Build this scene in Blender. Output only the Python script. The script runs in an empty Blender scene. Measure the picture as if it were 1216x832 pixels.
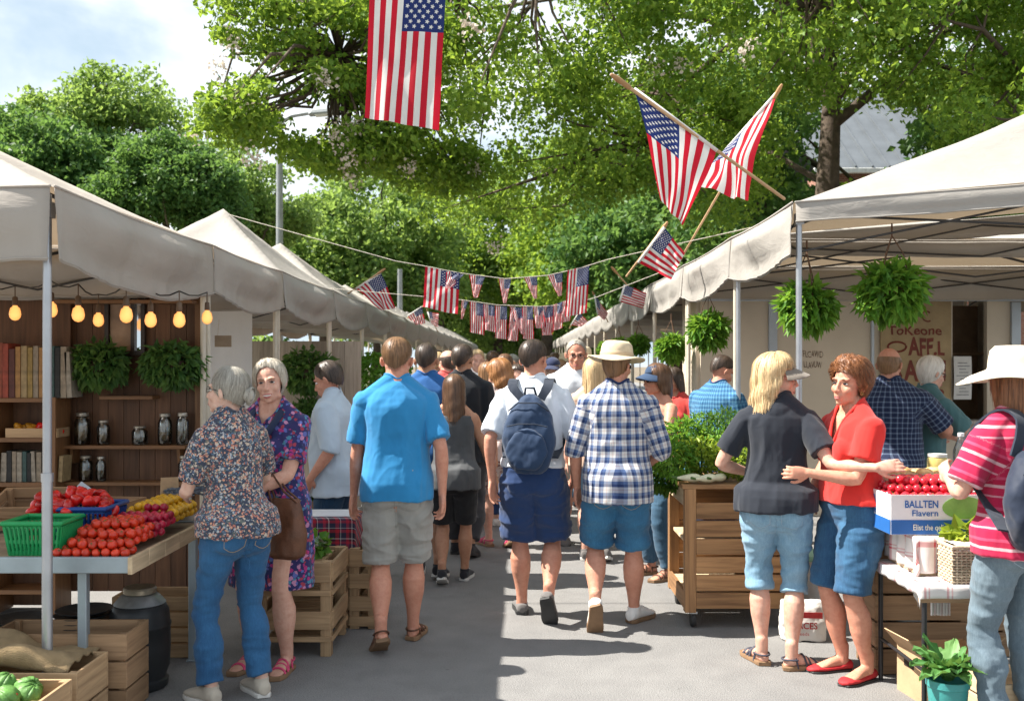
import bpy, bmesh, math, random
import numpy as np
from mathutils import Vector, Matrix, Euler
R = math.radians
PI = math.pi
random.seed(7)
rng = np.random.default_rng(11)
sc = bpy.context.scene
COL = sc.collection
F, CX, CY, EYE = 1182.0, 617.0, 428.0, 1.67


def at(px, py, Y):
    """measured photo position -> world point standing Y metres down the street"""
    return Vector(((px - CX) / F * Y, Y, EYE - (py - CY) / F * Y))


# ------------------------------------------------------------------ materials
def nd(nt, typ, ins=None, **props):
    n = nt.nodes.new(typ)
    for k, v in props.items():
        setattr(n, k, v)
    for k, v in (ins or {}).items():
        s = n.inputs[k]
        if isinstance(v, bpy.types.NodeSocket):
            nt.links.new(v, s)
        elif isinstance(v, (tuple, list)) and len(v) == 3 and s.type == 'RGBA':
            s.default_value = (*v, 1)
        else:
            s.default_value = v
    return n


def math_(nt, op, a, b=0.0, c=None):
    n = nt.nodes.new('ShaderNodeMath'); n.operation = op
    for i, v in enumerate((a, b) if c is None else (a, b, c)):
        if isinstance(v, bpy.types.NodeSocket): nt.links.new(v, n.inputs[i])
        else: n.inputs[i].default_value = v
    return n.outputs[0]


def mixc(nt, fac, a, b, blend='MIX'):
    n = nt.nodes.new('ShaderNodeMix'); n.data_type = 'RGBA'; n.blend_type = blend
    for i, v in ((0, fac), (6, a), (7, b)):
        if isinstance(v, bpy.types.NodeSocket): nt.links.new(v, n.inputs[i])
        elif i == 0: n.inputs[0].default_value = v
        else: n.inputs[i].default_value = (*v[:3], 1)
    return n.outputs[2]


def ramp(nt, fac, stops, interp='LINEAR'):
    n = nt.nodes.new('ShaderNodeValToRGB'); cr = n.color_ramp; cr.interpolation = interp
    while len(cr.elements) < len(stops): cr.elements.new(0.5)
    for e, (p, c) in zip(cr.elements, stops):
        e.position = p; e.color = (*c, 1)
    nt.links.new(fac, n.inputs[0])
    return n.outputs[0]


def new_mat(name):
    m = bpy.data.materials.new(name); m.use_nodes = True
    nt = m.node_tree; nt.nodes.clear()
    out = nt.nodes.new('ShaderNodeOutputMaterial')
    return m, nt, out


def finish(nt, out, col, rough=0.6, metal=0.0, bump=None, bstr=0.2, bdist=0.01, transl=0.0, tcol=None, spec=0.4, sheen=0.0, sss=0.0, transm=0.0, coat=0.0, emit=None, estr=0.0):
    p = nd(nt, 'ShaderNodeBsdfPrincipled')
    def put(k, v):
        if isinstance(v, bpy.types.NodeSocket): nt.links.new(v, p.inputs[k])
        elif isinstance(v, (tuple, list)): p.inputs[k].default_value = (*v[:3], 1)
        else: p.inputs[k].default_value = v
    put('Base Color', col); put('Roughness', rough); put('Metallic', metal)
    put('Specular IOR Level', spec)
    if sheen: put('Sheen Weight', sheen); put('Sheen Roughness', 0.6)
    if sss:
        put('Subsurface Weight', sss); p.inputs['Subsurface Radius'].default_value = (0.012, 0.005, 0.003); put('Subsurface Scale', 0.6)
    if transm: put('Transmission Weight', transm)
    if coat: put('Coat Weight', coat); put('Coat Roughness', 0.1)
    if emit is not None: put('Emission Color', emit); put('Emission Strength', estr)
    sh = p.outputs[0]
    if bump is not None:
        b = nd(nt, 'ShaderNodeBump', {'Height': bump, 'Strength': bstr, 'Distance': bdist})
        nt.links.new(b.outputs[0], p.inputs['Normal'])
    if transl:
        t = nd(nt, 'ShaderNodeBsdfTranslucent')
        c = tcol if tcol is not None else col
        if isinstance(c, bpy.types.NodeSocket): nt.links.new(c, t.inputs[0])
        else: t.inputs[0].default_value = (*c[:3], 1)
        mx = nd(nt, 'ShaderNodeMixShader', {0: transl, 1: sh, 2: t.outputs[0]})
        sh = mx.outputs[0]
    nt.links.new(sh, out.inputs[0])
    return p


def coords(nt, kind='Object'):
    if kind in ('gc', 'puv'):
        return nd(nt, 'ShaderNodeAttribute', attribute_name=kind).outputs['Vector']
    return nd(nt, 'ShaderNodeTexCoord').outputs[kind]


def noise(nt, vec, scale, detail=3.0, rough=0.55, dist=0.0, out=0):
    return nd(nt, 'ShaderNodeTexNoise', {'Vector': vec, 'Scale': scale, 'Detail': detail, 'Roughness': rough, 'Distortion': dist}).outputs[out]


def scaled(nt, vec, s):
    return nd(nt, 'ShaderNodeVectorMath', {0: vec, 1: s}, operation='MULTIPLY').outputs[0]


_cache = {}
def mat(name, col, rough=0.6, var=0.18, scale=9.0, bump=0.15, bscale=60.0, rnd=0.0, island=0.0, hue2=None, metal=0.0, **kw):
    """general surface: colour with worn variation, optional second tone, fine bump, per-object or per-piece variation"""
    if name in _cache: return _cache[name]
    m, nt, out = new_mat(name)
    v = coords(nt)
    f = noise(nt, v, scale, 4.0)
    lo = tuple(c * (1 - var) for c in col); hi = tuple(min(1, c * (1 + var)) for c in (hue2 or col))
    c = ramp(nt, f, [(0.3, lo), (0.7, hi)])
    if rnd or island:
        r = nd(nt, 'ShaderNodeObjectInfo').outputs['Random'] if rnd else nd(nt, 'ShaderNodeNewGeometry').outputs['Random Per Island']
        a = rnd or island
        k = math_(nt, 'MULTIPLY_ADD', r, 2 * a, 1 - a)
        c = nd(nt, 'ShaderNodeVectorMath', {0: c, 'Scale': k}, operation='SCALE').outputs[0]
    b = noise(nt, v, bscale, 3.0) if bump else None
    finish(nt, out, c, rough, metal, b, bump, **kw)
    _cache[name] = m
    return m


def wood(name, c1, c2, rough=0.65, fine=1.0, dirt=0.25):
    if name in _cache: return _cache[name]
    m, nt, out = new_mat(name)
    v = coords(nt, 'gc')
    isl = nd(nt, 'ShaderNodeNewGeometry').outputs['Random Per Island']
    off = nd(nt, 'ShaderNodeCombineXYZ', {0: math_(nt, 'MULTIPLY', isl, 37.0), 1: math_(nt, 'MULTIPLY', isl, 11.0), 2: 0.0}).outputs[0]
    v = nd(nt, 'ShaderNodeVectorMath', {0: v, 1: off}, operation='ADD').outputs[0]
    g = noise(nt, scaled(nt, v, (2.2 * fine, 38 * fine, 38 * fine)), 1.0, 5.0, 0.6, 0.6)
    g2 = noise(nt, scaled(nt, v, (1.0, 6, 6)), 1.5, 2.0)
    c = ramp(nt, g, [(0.28, c2), (0.55, c1), (0.78, tuple(min(1, x * 1.25) for x in c1))])
    k = math_(nt, 'MULTIPLY_ADD', isl, 0.5, 0.72)
    k = math_(nt, 'MULTIPLY', k, math_(nt, 'MULTIPLY_ADD', g2, 2 * dirt, 1 - dirt))
    c = nd(nt, 'ShaderNodeVectorMath', {0: c, 'Scale': k}, operation='SCALE').outputs[0]
    finish(nt, out, c, rough, 0, g, 0.35, 0.004)
    _cache[name] = m
    return m


# ------------------------------------------------------------------ mesh builder
class MB:
    def __init__(s):
        s.v, s.f, s.g, s.uv, s.mi, s.n = [], [], [], [], [], 0

    def add(s, verts, faces, gc=None, uv=None, mi=0):
        verts = np.asarray(verts, float).reshape(-1, 3)
        k = s.n
        s.v.append(verts)
        s.g.append(np.asarray(gc, float) if gc is not None else verts)
        s.uv.append(np.asarray(uv, float) if uv is not None else np.zeros((len(verts), 2)))
        if isinstance(faces, np.ndarray): faces = faces.tolist()
        s.f.extend([[i + k for i in f] for f in faces])
        s.mi.extend([mi] * len(faces))
        s.n += len(verts)
        return s

    def box(s, c, size, rot=None, mi=0, taper=None):
        sx, sy, sz = (x / 2 for x in size)
        v = np.array([(x, y, z) for z in (-sz, sz) for y in (-sy, sy) for x in (-sx, sx)])
        if taper: v[4:, 0] *= taper[0]; v[4:, 1] *= taper[1]
        order = np.argsort([-a for a in size], kind='stable')
        gc = v[:, order] + rng.uniform(-5, 5, 3)
        f = [(0, 2, 3, 1), (4, 5, 7, 6), (0, 1, 5, 4), (2, 6, 7, 3), (0, 4, 6, 2), (1, 3, 7, 5)]
        if rot is not None:
            m = np.array(rot if isinstance(rot, Matrix) else Euler(rot).to_matrix()); v = v @ m.T
        return s.add(v + np.array(c), f, gc, mi=mi)

    def loft(s, rings, cap=True, mi=0, closed=False, uv=False):
        rings = np.asarray(rings, float); K, N, _ = rings.shape
        v = rings.reshape(-1, 3); f = []
        for k in range(K - 1 if not closed else K):
            a, b = k * N, ((k + 1) % K) * N
            for i in range(N):
                j = (i + 1) % N
                f.append((a + i, a + j, b + j, b + i))
        if cap and not closed:
            f.append(tuple(range(N - 1, -1, -1))); f.append(tuple(range((K - 1) * N, K * N)))
        return s.add(v, f, mi=mi)

    def tube(s, pts, rad, seg=10, mi=0, round_=True, flat=1.0, up=None):
        pts = [Vector(p) for p in pts]
        if not hasattr(rad, '__len__'): rad = [rad] * len(pts)
        rings = []
        t0 = (pts[1] - pts[0]).normalized()
        u = Vector(up) if up is not None else (Vector((0, 0, 1)) if abs(t0.z) < 0.9 else Vector((0, 1, 0)))
        P, Rr = [], []
        if round_:
            d = (pts[0] - pts[1]).normalized(); r = rad[0]
            for a in (0.15, 0.55, 0.85): P.append(pts[0] + d * r * math.cos(a * PI / 2)); Rr.append(r * math.sin(a * PI / 2))
        P += pts; Rr += list(rad)
        if round_ is True:
            d = (pts[-1] - pts[-2]).normalized(); r = rad[-1]
            for a in (0.85, 0.55, 0.15): P.append(pts[-1] + d * r * math.cos(a * PI / 2)); Rr.append(r * math.sin(a * PI / 2))
        for i, (p, r) in enumerate(zip(P, Rr)):
            a, b = P[max(0, i - 1)], P[min(len(P) - 1, i + 1)]
            t = (b - a).normalized()
            x = u.cross(t)
            if x.length < 1e-4: x = Vector((1, 0, 0)).cross(t)
            x.normalize(); y = t.cross(x); 
            if up is None: u = y
            rings.append([p + x * r * math.cos(2 * PI * k / seg) + y * r * flat * math.sin(2 * PI * k / seg) for k in range(seg)])
        # grain along the tube
        K = len(rings); v = np.array([[tuple(q) for q in r] for r in rings])
        L = np.concatenate([[0], np.cumsum([(P[i + 1] - P[i]).length for i in range(K - 1)])])
        gc = np.zeros((K, seg, 3)); gc[:, :, 0] = L[:, None]
        an = np.arange(seg) * 2 * PI / seg
        gc[:, :, 1] = np.cos(an) * rad[0]; gc[:, :, 2] = np.sin(an) * rad[0]
        k0, n0 = s.n, len(s.f)
        s.loft(v, True, mi)
        s.g[-1] = gc.reshape(-1, 3)
        return s

    def ell(s, c, r, rot=None, nu=16, nv=10, mi=0):
        c = np.array(c, float); rings = []
        m = None if rot is None else np.array(rot if isinstance(rot, Matrix) else Euler(rot).to_matrix())
        for k in range(nv + 1):
            a = PI * max(0.02, min(0.98, k / nv)) - PI / 2
            ring = np.array([(math.cos(a) * math.cos(2 * PI * i / nu) * r[0], math.cos(a) * math.sin(2 * PI * i / nu) * r[1], math.sin(a) * r[2]) for i in range(nu)])
            if m is not None: ring = ring @ m.T
            rings.append(ring + c)
        return s.loft(rings, True, mi)

    def lathe(s, prof, c=(0, 0, 0), seg=20, mi=0, cap=True, rot=None):
        rings = np.array([[(r * math.cos(2 * PI * i / seg), r * math.sin(2 * PI * i / seg), z) for i in range(seg)] for r, z in prof])
        if rot is not None: rings = rings @ np.array(Euler(rot).to_matrix()).T
        return s.loft(rings + np.array(c), cap, mi)

    def grid(s, fn, nu, nv, mi=0):
        """sheet: fn(u,v) -> point, u,v in 0..1"""
        v, uv = [], []
        for j in range(nv + 1):
            for i in range(nu + 1):
                v.append(tuple(fn(i / nu, j / nv))); uv.append((i / nu, j / nv))
        f = [(j * (nu + 1) + i, j * (nu + 1) + i + 1, (j + 1) * (nu + 1) + i + 1, (j + 1) * (nu + 1) + i) for j in range(nv) for i in range(nu)]
        return s.add(v, f, uv=uv, mi=mi)

    def mesh(s, name, mats=(), smooth=False):
        me = bpy.data.meshes.new(name)
        V = np.concatenate(s.v) if s.v else np.zeros((0, 3))
        sizes = np.array([len(f) for f in s.f], np.int32)
        loops = np.fromiter((i for f in s.f for i in f), np.int32)
        me.vertices.add(len(V)); me.vertices.foreach_set('co', V.astype(np.float32).ravel())
        me.loops.add(len(loops)); me.loops.foreach_set('vertex_index', loops)
        me.polygons.add(len(sizes))
        me.polygons.foreach_set('loop_start', np.concatenate([[0], np.cumsum(sizes)[:-1]]).astype(np.int32))
        me.polygons.foreach_set('loop_total', sizes)
        me.polygons.foreach_set('material_index', np.array(s.mi, np.int32))
        me.polygons.foreach_set('use_smooth', np.full(len(sizes), bool(smooth)))
        for m in mats: me.materials.append(m)
        me.update(calc_edges=True)
        g = me.attributes.new('gc', 'FLOAT_VECTOR', 'POINT'); g.data.foreach_set('vector', np.concatenate(s.g).astype(np.float32).ravel())
        UV = np.concatenate(s.uv)
        if np.any(UV):
            l = me.uv_layers.new(name='UVMap'); l.data.foreach_set('uv', UV[loops].astype(np.float32).ravel())
        me.validate()
        return me

    def build(s, name, mats, parent=None, smooth=False, bevel=0.0, auto=None, **tags):
        if not isinstance(mats, (list, tuple)): mats = [mats]
        o = bpy.data.objects.new(name, s.mesh(name, mats, smooth))
        COL.objects.link(o)
        if parent is not None: o.parent = parent
        if bevel:
            b = o.modifiers.new('edge', 'BEVEL'); b.width = bevel; b.segments = 2; b.limit_method = 'ANGLE'; b.angle_limit = R(40); b.use_clamp_overlap = True
        if auto is not None:
            o.data.set_sharp_from_angle(angle=R(auto))
        tag(o, **tags)
        return o


def tag(o, label=None, cat=None, group=None, kind=None):
    if label: o['label'] = label
    if cat: o['category'] = cat
    if group: o['group'] = group
    if kind: o['kind'] = kind
    return o


def thing(name, label, cat, loc=(0, 0, 0), rz=0.0, group=None):
    o = bpy.data.objects.new(name, None); COL.objects.link(o)
    o.empty_display_size = 0.1
    o.location = loc; o.rotation_euler = (0, 0, rz)
    return tag(o, label, cat, group)


def dup(root, loc=None, rz=None, label=None, scale=None, group=None):
    r = root.copy(); COL.objects.link(r)
    if loc is not None: r.location = loc
    if rz is not None: r.rotation_euler = rz if hasattr(rz, '__len__') else (0, 0, rz)
    if scale is not None: r.scale = scale if hasattr(scale, '__len__') else (scale,) * 3
    if label: r['label'] = label
    if group: r['group'] = group
    for ch in list(root.children):
        c = ch.copy(); COL.objects.link(c); c.parent = r
        for g in list(ch.children):
            d = g.copy(); COL.objects.link(d); d.parent = c
    return r


# vectorised value noise (used to give cloth real folds)
_tab = np.random.default_rng(3).random((64, 64, 64))
def vnoise(p):
    i = np.floor(p).astype(int); f = p - i; f = f * f * (3 - 2 * f)
    def h(a, b, c): return _tab[(i[:, 0] + a) & 63, (i[:, 1] + b) & 63, (i[:, 2] + c) & 63]
    x, y, z = f.T
    l = lambda a, b, t: a + (b - a) * t
    return l(l(l(h(0, 0, 0), h(1, 0, 0), x), l(h(0, 1, 0), h(1, 1, 0), x), y), l(l(h(0, 0, 1), h(1, 0, 1), x), l(h(0, 1, 1), h(1, 1, 1), x), y), z)


def fnoise(p, oct=3):
    return sum(vnoise(p * 2 ** k + 17 * k) * 0.5 ** k for k in range(oct)) / sum(0.5 ** k for k in range(oct))


def get_co(me):
    a = np.empty(len(me.vertices) * 3, np.float32); me.vertices.foreach_get('co', a); return a.reshape(-1, 3).astype(float)


def get_no(me):
    a = np.empty(len(me.vertices) * 3, np.float32); me.vertices.foreach_get('normal', a); return a.reshape(-1, 3).astype(float)


def set_co(me, co):
    me.vertices.foreach_set('co', co.astype(np.float32).ravel()); me.update()


def remesh(mb, voxel, smooth_it=3, fac=0.5):
    """fuse the pieces of a builder into ONE continuous surface"""
    o = bpy.data.objects.new('fuse', mb.mesh('fuse')); COL.objects.link(o)
    m = o.modifiers.new('r', 'REMESH'); m.mode = 'VOXEL'; m.voxel_size = voxel; m.adaptivity = 0.0
    if smooth_it:
        q = o.modifiers.new('s', 'SMOOTH'); q.factor = fac; q.iterations = smooth_it
    dg = bpy.context.evaluated_depsgraph_get(); dg.update()
    me = bpy.data.meshes.new_from_object(o.evaluated_get(dg))
    old = o.data
    bpy.data.objects.remove(o); bpy.data.meshes.remove(old)
    me.polygons.foreach_set('use_smooth', np.ones(len(me.polygons), bool))
    me.materials.clear()
    return me


def link_mesh(name, me, mats, parent=None, **tags):
    me.name = name
    if not isinstance(mats, (list, tuple)): mats = [mats]
    for m in mats: me.materials.append(m)
    o = bpy.data.objects.new(name, me); COL.objects.link(o)
    if parent is not None: o.parent = parent
    return tag(o, **tags)


def text_mesh(mb, s, origin, size, xdir, ydir, mi=0, depth=0.002, offset=0.0, jitter=0.0, width=None, shear=0.0):
    """letters as real geometry, appended to a builder"""
    cu = bpy.data.curves.new('t', 'FONT'); cu.body = s; cu.size = 1.0; cu.extrude = 0.0; cu.offset = offset; cu.resolution_u = 3; cu.shear = shear
    o = bpy.data.objects.new('t', cu); COL.objects.link(o)
    dg = bpy.context.evaluated_depsgraph_get(); dg.update()
    me = bpy.data.meshes.new_from_object(o.evaluated_get(dg))
    co = get_co(me); faces = [tuple(p.vertices) for p in me.polygons]
    bpy.data.objects.remove(o); bpy.data.curves.remove(cu); bpy.data.meshes.remove(me)
    if not len(co): return
    if width: co[:, 0] *= width / size / max(1e-6, co[:, 0].max())
    if jitter:
        co[:, 1] += jitter * np.sin(co[:, 0] * 5.3 + 1) ; co[:, 0] += jitter * 0.6 * np.sin(co[:, 1] * 7 + co[:, 0] * 3)
    xd, yd = Vector(xdir).normalized(), Vector(ydir).normalized(); n = xd.cross(yd)
    P = np.array(origin) + size * (co[:, :1] * np.array(xd) + co[:, 1:2] * np.array(yd)) + np.array(n) * depth
    mb.add(P, faces, mi=mi)
# ================================================================== PEOPLE
def skin_mat(name, col, tan=0.0):
    if name in _cache: return _cache[name]
    m, nt, out = new_mat(name)
    v = coords(nt)
    f = noise(nt, v, 14, 4); f2 = noise(nt, v, 90, 2)
    c = ramp(nt, f, [(0.3, tuple(a * b for a, b in zip(col, (0.88, 0.8, 0.78)))), (0.6, col), (0.8, tuple(min(1, a * 1.1) for a in col))])
    mot = noise(nt, v, 45, 4, .65)
    c = mixc(nt, .38, c, ramp(nt, mot, [(.34, tuple(a * b for a, b in zip(col, (.86, .62, .56)))), (.52, col), (.68, tuple(min(1, a * 1.16) for a in col))]))
    pore = noise(nt, v, 420, 2)
    h = math_(nt, 'ADD', math_(nt, 'MULTIPLY', f2, .6), math_(nt, 'MULTIPLY', pore, .4))
    ro = nd(nt, 'ShaderNodeMapRange', {0: mot, 1: .3, 2: .7, 3: .42, 4: .66}).outputs[0]
    finish(nt, out, c, ro, 0, h, 0.30, 0.003, sss=0.12, spec=0.35)
    _cache[name] = m
    return m


SKIN = [skin_mat('skin_fair', (0.62, 0.36, 0.27)), skin_mat('skin_ruddy', (0.58, 0.28, 0.19)), skin_mat('skin_tan', (0.47, 0.25, 0.155)), skin_mat('skin_pale', (0.70, 0.46, 0.36))]


def hair_mat(name, c1, c2):
    if name in _cache: return _cache[name]
    m, nt, out = new_mat(name)
    isl = nd(nt, 'ShaderNodeNewGeometry').outputs['Random Per Island']
    f = noise(nt, scaled(nt, coords(nt, 'gc'), (1, 1, 0.12)), 160, 2)
    k = math_(nt, 'ADD', math_(nt, 'MULTIPLY', isl, 0.55), math_(nt, 'MULTIPLY', f, 0.5))
    c = ramp(nt, k, [(0.2, c1), (0.8, c2)])
    finish(nt, out, c, 0.42, 0, f, 0.5, 0.003, spec=0.45)
    _cache[name] = m
    return m


def cloth_h(nt, weave):
    v = coords(nt)
    a = noise(nt, scaled(nt, v, (1, 1, .7)), 8, 2, .5, .7)
    r = math_(nt, 'SUBTRACT', 1.0, math_(nt, 'MULTIPLY', math_(nt, 'ABSOLUTE', math_(nt, 'SUBTRACT', a, .5)), 5.0))
    r = nd(nt, 'ShaderNodeMapRange', {0: r, 1: .2, 2: 1.0}, interpolation_type='SMOOTHSTEP').outputs[0]
    m = nd(nt, 'ShaderNodeMapRange', {0: noise(nt, v, 3.1, 2), 1: .42, 2: .68}).outputs[0]
    return math_(nt, 'ADD', math_(nt, 'MULTIPLY', math_(nt, 'MULTIPLY', r, m), 1.0), math_(nt, 'MULTIPLY', weave, .10))


def cloth_mat(name, col, rough=0.85, var=0.1, weave=420, sheen=0.15, transl=0.0):
    if name in _cache: return _cache[name]
    m, nt, out = new_mat(name)
    v = coords(nt)
    f = noise(nt, v, 6, 3); w = noise(nt, v, weave, 2)
    lo = tuple(c * (1 - var) for c in col); hi = tuple(min(1, c * (1 + var)) for c in col)
    c = mixc(nt, 0.25, ramp(nt, f, [(0.3, lo), (0.7, hi)]), ramp(nt, w, [(0.35, lo), (0.65, hi)]))
    finish(nt, out, c, rough, 0, cloth_h(nt, w), .38, .008, sheen=sheen, spec=0.2, transl=transl)
    _cache[name] = m
    return m


def denim_mat(name, dark, light, fade=0.5):
    if name in _cache: return _cache[name]
    m, nt, out = new_mat(name)
    v = coords(nt)
    f = noise(nt, scaled(nt, v, (1, 1, 0.5)), 5, 3); w = noise(nt, scaled(nt, v, (1, 1, 0.25)), 700, 2); g = noise(nt, scaled(nt, v, (1, 1, 0.15)), 120, 2)
    c = ramp(nt, f, [(0.35, dark), (0.72, light)])
    c = mixc(nt, 0.35, c, ramp(nt, w, [(0.35, dark), (0.68, light)]))
    c = mixc(nt, 0.2, c, ramp(nt, g, [(0.4, dark), (0.7, light)]))
    finish(nt, out, c, 0.8, 0, cloth_h(nt, w), .40, .009, sheen=0.1, spec=0.2)
    _cache[name] = m
    return m


def bands(nt, x, period, stops):
    """repeating hard stripes: stops = [(pos, value)]"""
    f = math_(nt, 'FRACT', math_(nt, 'DIVIDE', x, period))
    return ramp(nt, f, stops, 'CONSTANT')


def plaid_mat(name, base, c1, c2, pu, pv, w1=0.5, fine=None):
    """woven checks: two yarn sets crossing on the cloth's own coordinates"""
    if name in _cache: return _cache[name]
    m, nt, out = new_mat(name)
    sx = nd(nt, 'ShaderNodeSeparateXYZ', {0: coords(nt, 'puv')})
    wob = math_(nt, 'MULTIPLY', noise(nt, coords(nt), 6, 2), 0.012)
    u = math_(nt, 'ADD', sx.outputs[0], wob); v = math_(nt, 'ADD', sx.outputs[1], wob)
    def yarn(x, p):
        return bands(nt, x, p, [(0.0, c1), (w1 * 0.5, c2), (w1, base), (w1 + (1 - w1) * 0.45, fine or base), (w1 + (1 - w1) * 0.6, base)])
    a, b = yarn(u, pu), yarn(v, pv)
    w = noise(nt, coords(nt), 500, 2)
    c = mixc(nt, 0.5, a, b)
    c = mixc(nt, 0.45, c, mixc(nt, 1.0, a, b, 'MULTIPLY'))
    finish(nt, out, c, 0.85, 0, cloth_h(nt, w), .35, .008, sheen=0.1, spec=0.2)
    _cache[name] = m
    return m


def floral_mat(name, base, cols, scale=60, dens=0.5):
    if name in _cache: return _cache[name]
    m, nt, out = new_mat(name)
    v = coords(nt)
    d = nd(nt, 'ShaderNodeVectorMath', {0: v, 1: scaled(nt, noise(nt, v, scale * 0.8, 2, out=1), (0.02, 0.02, 0.02))}, operation='ADD').outputs[0]
    vo = nd(nt, 'ShaderNodeTexVoronoi', {'Vector': d, 'Scale': scale})
    pick = nd(nt, 'ShaderNodeSeparateColor', {0: vo.outputs['Color']})
    n = len(cols)
    c = ramp(nt, pick.outputs[0], [(i / n, cc) for i, cc in enumerate(cols)], 'CONSTANT')
    mask = math_(nt, 'LESS_THAN', vo.outputs['Distance'], math_(nt, 'MULTIPLY_ADD', pick.outputs[1], 0.35, dens * 0.6))
    big = noise(nt, v, scale * 0.12, 2)
    mask = math_(nt, 'MULTIPLY', mask, math_(nt, 'GREATER_THAN', math_(nt, 'ADD', big, math_(nt, 'MULTIPLY', pick.outputs[2], 0.5)), 0.55))
    col = mixc(nt, mask, base, c)
    finish(nt, out, col, 0.8, 0, cloth_h(nt, noise(nt, v, 400, 2)), .35, .008, sheen=0.1, spec=0.2)
    _cache[name] = m
    return m


def stripe_mat(name, cols, period=0.16):
    if name in _cache: return _cache[name]
    m, nt, out = new_mat(name)
    sx = nd(nt, 'ShaderNodeSeparateXYZ', {0: coords(nt, 'puv')})
    v = math_(nt, 'ADD', sx.outputs[1], math_(nt, 'MULTIPLY', noise(nt, coords(nt), 9, 2), 0.012))
    c = bands(nt, v, period, cols)
    finish(nt, out, c, 0.85, 0, cloth_h(nt, noise(nt, coords(nt), 420, 2)), .35, .008, sheen=0.1, spec=0.2)
    _cache[name] = m
    return m


ZP = [.44, .465, .50, .53, .57, .61, .66, .71, .76, .795, .82, .84, .86, .89]
PROF = {
    'M': ([.10, .140, .168, .178, .170, .162, .168, .178, .186, .182, .158, .098, .062, .057],
          [.05, .080, .100, .110, .108, .108, .114, .124, .120, .100, .080, .062, .055, .053],
          [.06, .092, .118, .124, .106, .096, .102, .112, .118, .110, .094, .080, .066, .060]),
    'F': ([.10, .145, .178, .186, .168, .146, .145, .153, .160, .156, .132, .082, .052, .048],
          [.05, .080, .100, .110, .102, .092, .100, .112, .104, .085, .068, .052, .048, .046],
          [.06, .095, .126, .130, .102, .086, .090, .100, .103, .096, .080, .068, .056, .052])}


def ik(a, b, l1, l2, pole):
    a, b, pole = Vector(a), Vector(b), Vector(pole)
    d = b - a; L = min(d.length, (l1 + l2) * 0.999); u = d.normalized()
    x = (l1 * l1 - l2 * l2 + L * L) / (2 * L); h = math.sqrt(max(0, l1 * l1 - x * x))
    p = pole - u * pole.dot(u)
    p = p.normalized() if p.length > 1e-5 else Vector((0, 1, 0))
    return a + u * x + p * h, a + u * L


SHOE = dict(y=[-.178, -.168, -.135, -.09, -.045, 0, .045, .078, .097], w=[.016, .031, .037, .036, .039, .046, .045, .034, .010])


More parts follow.
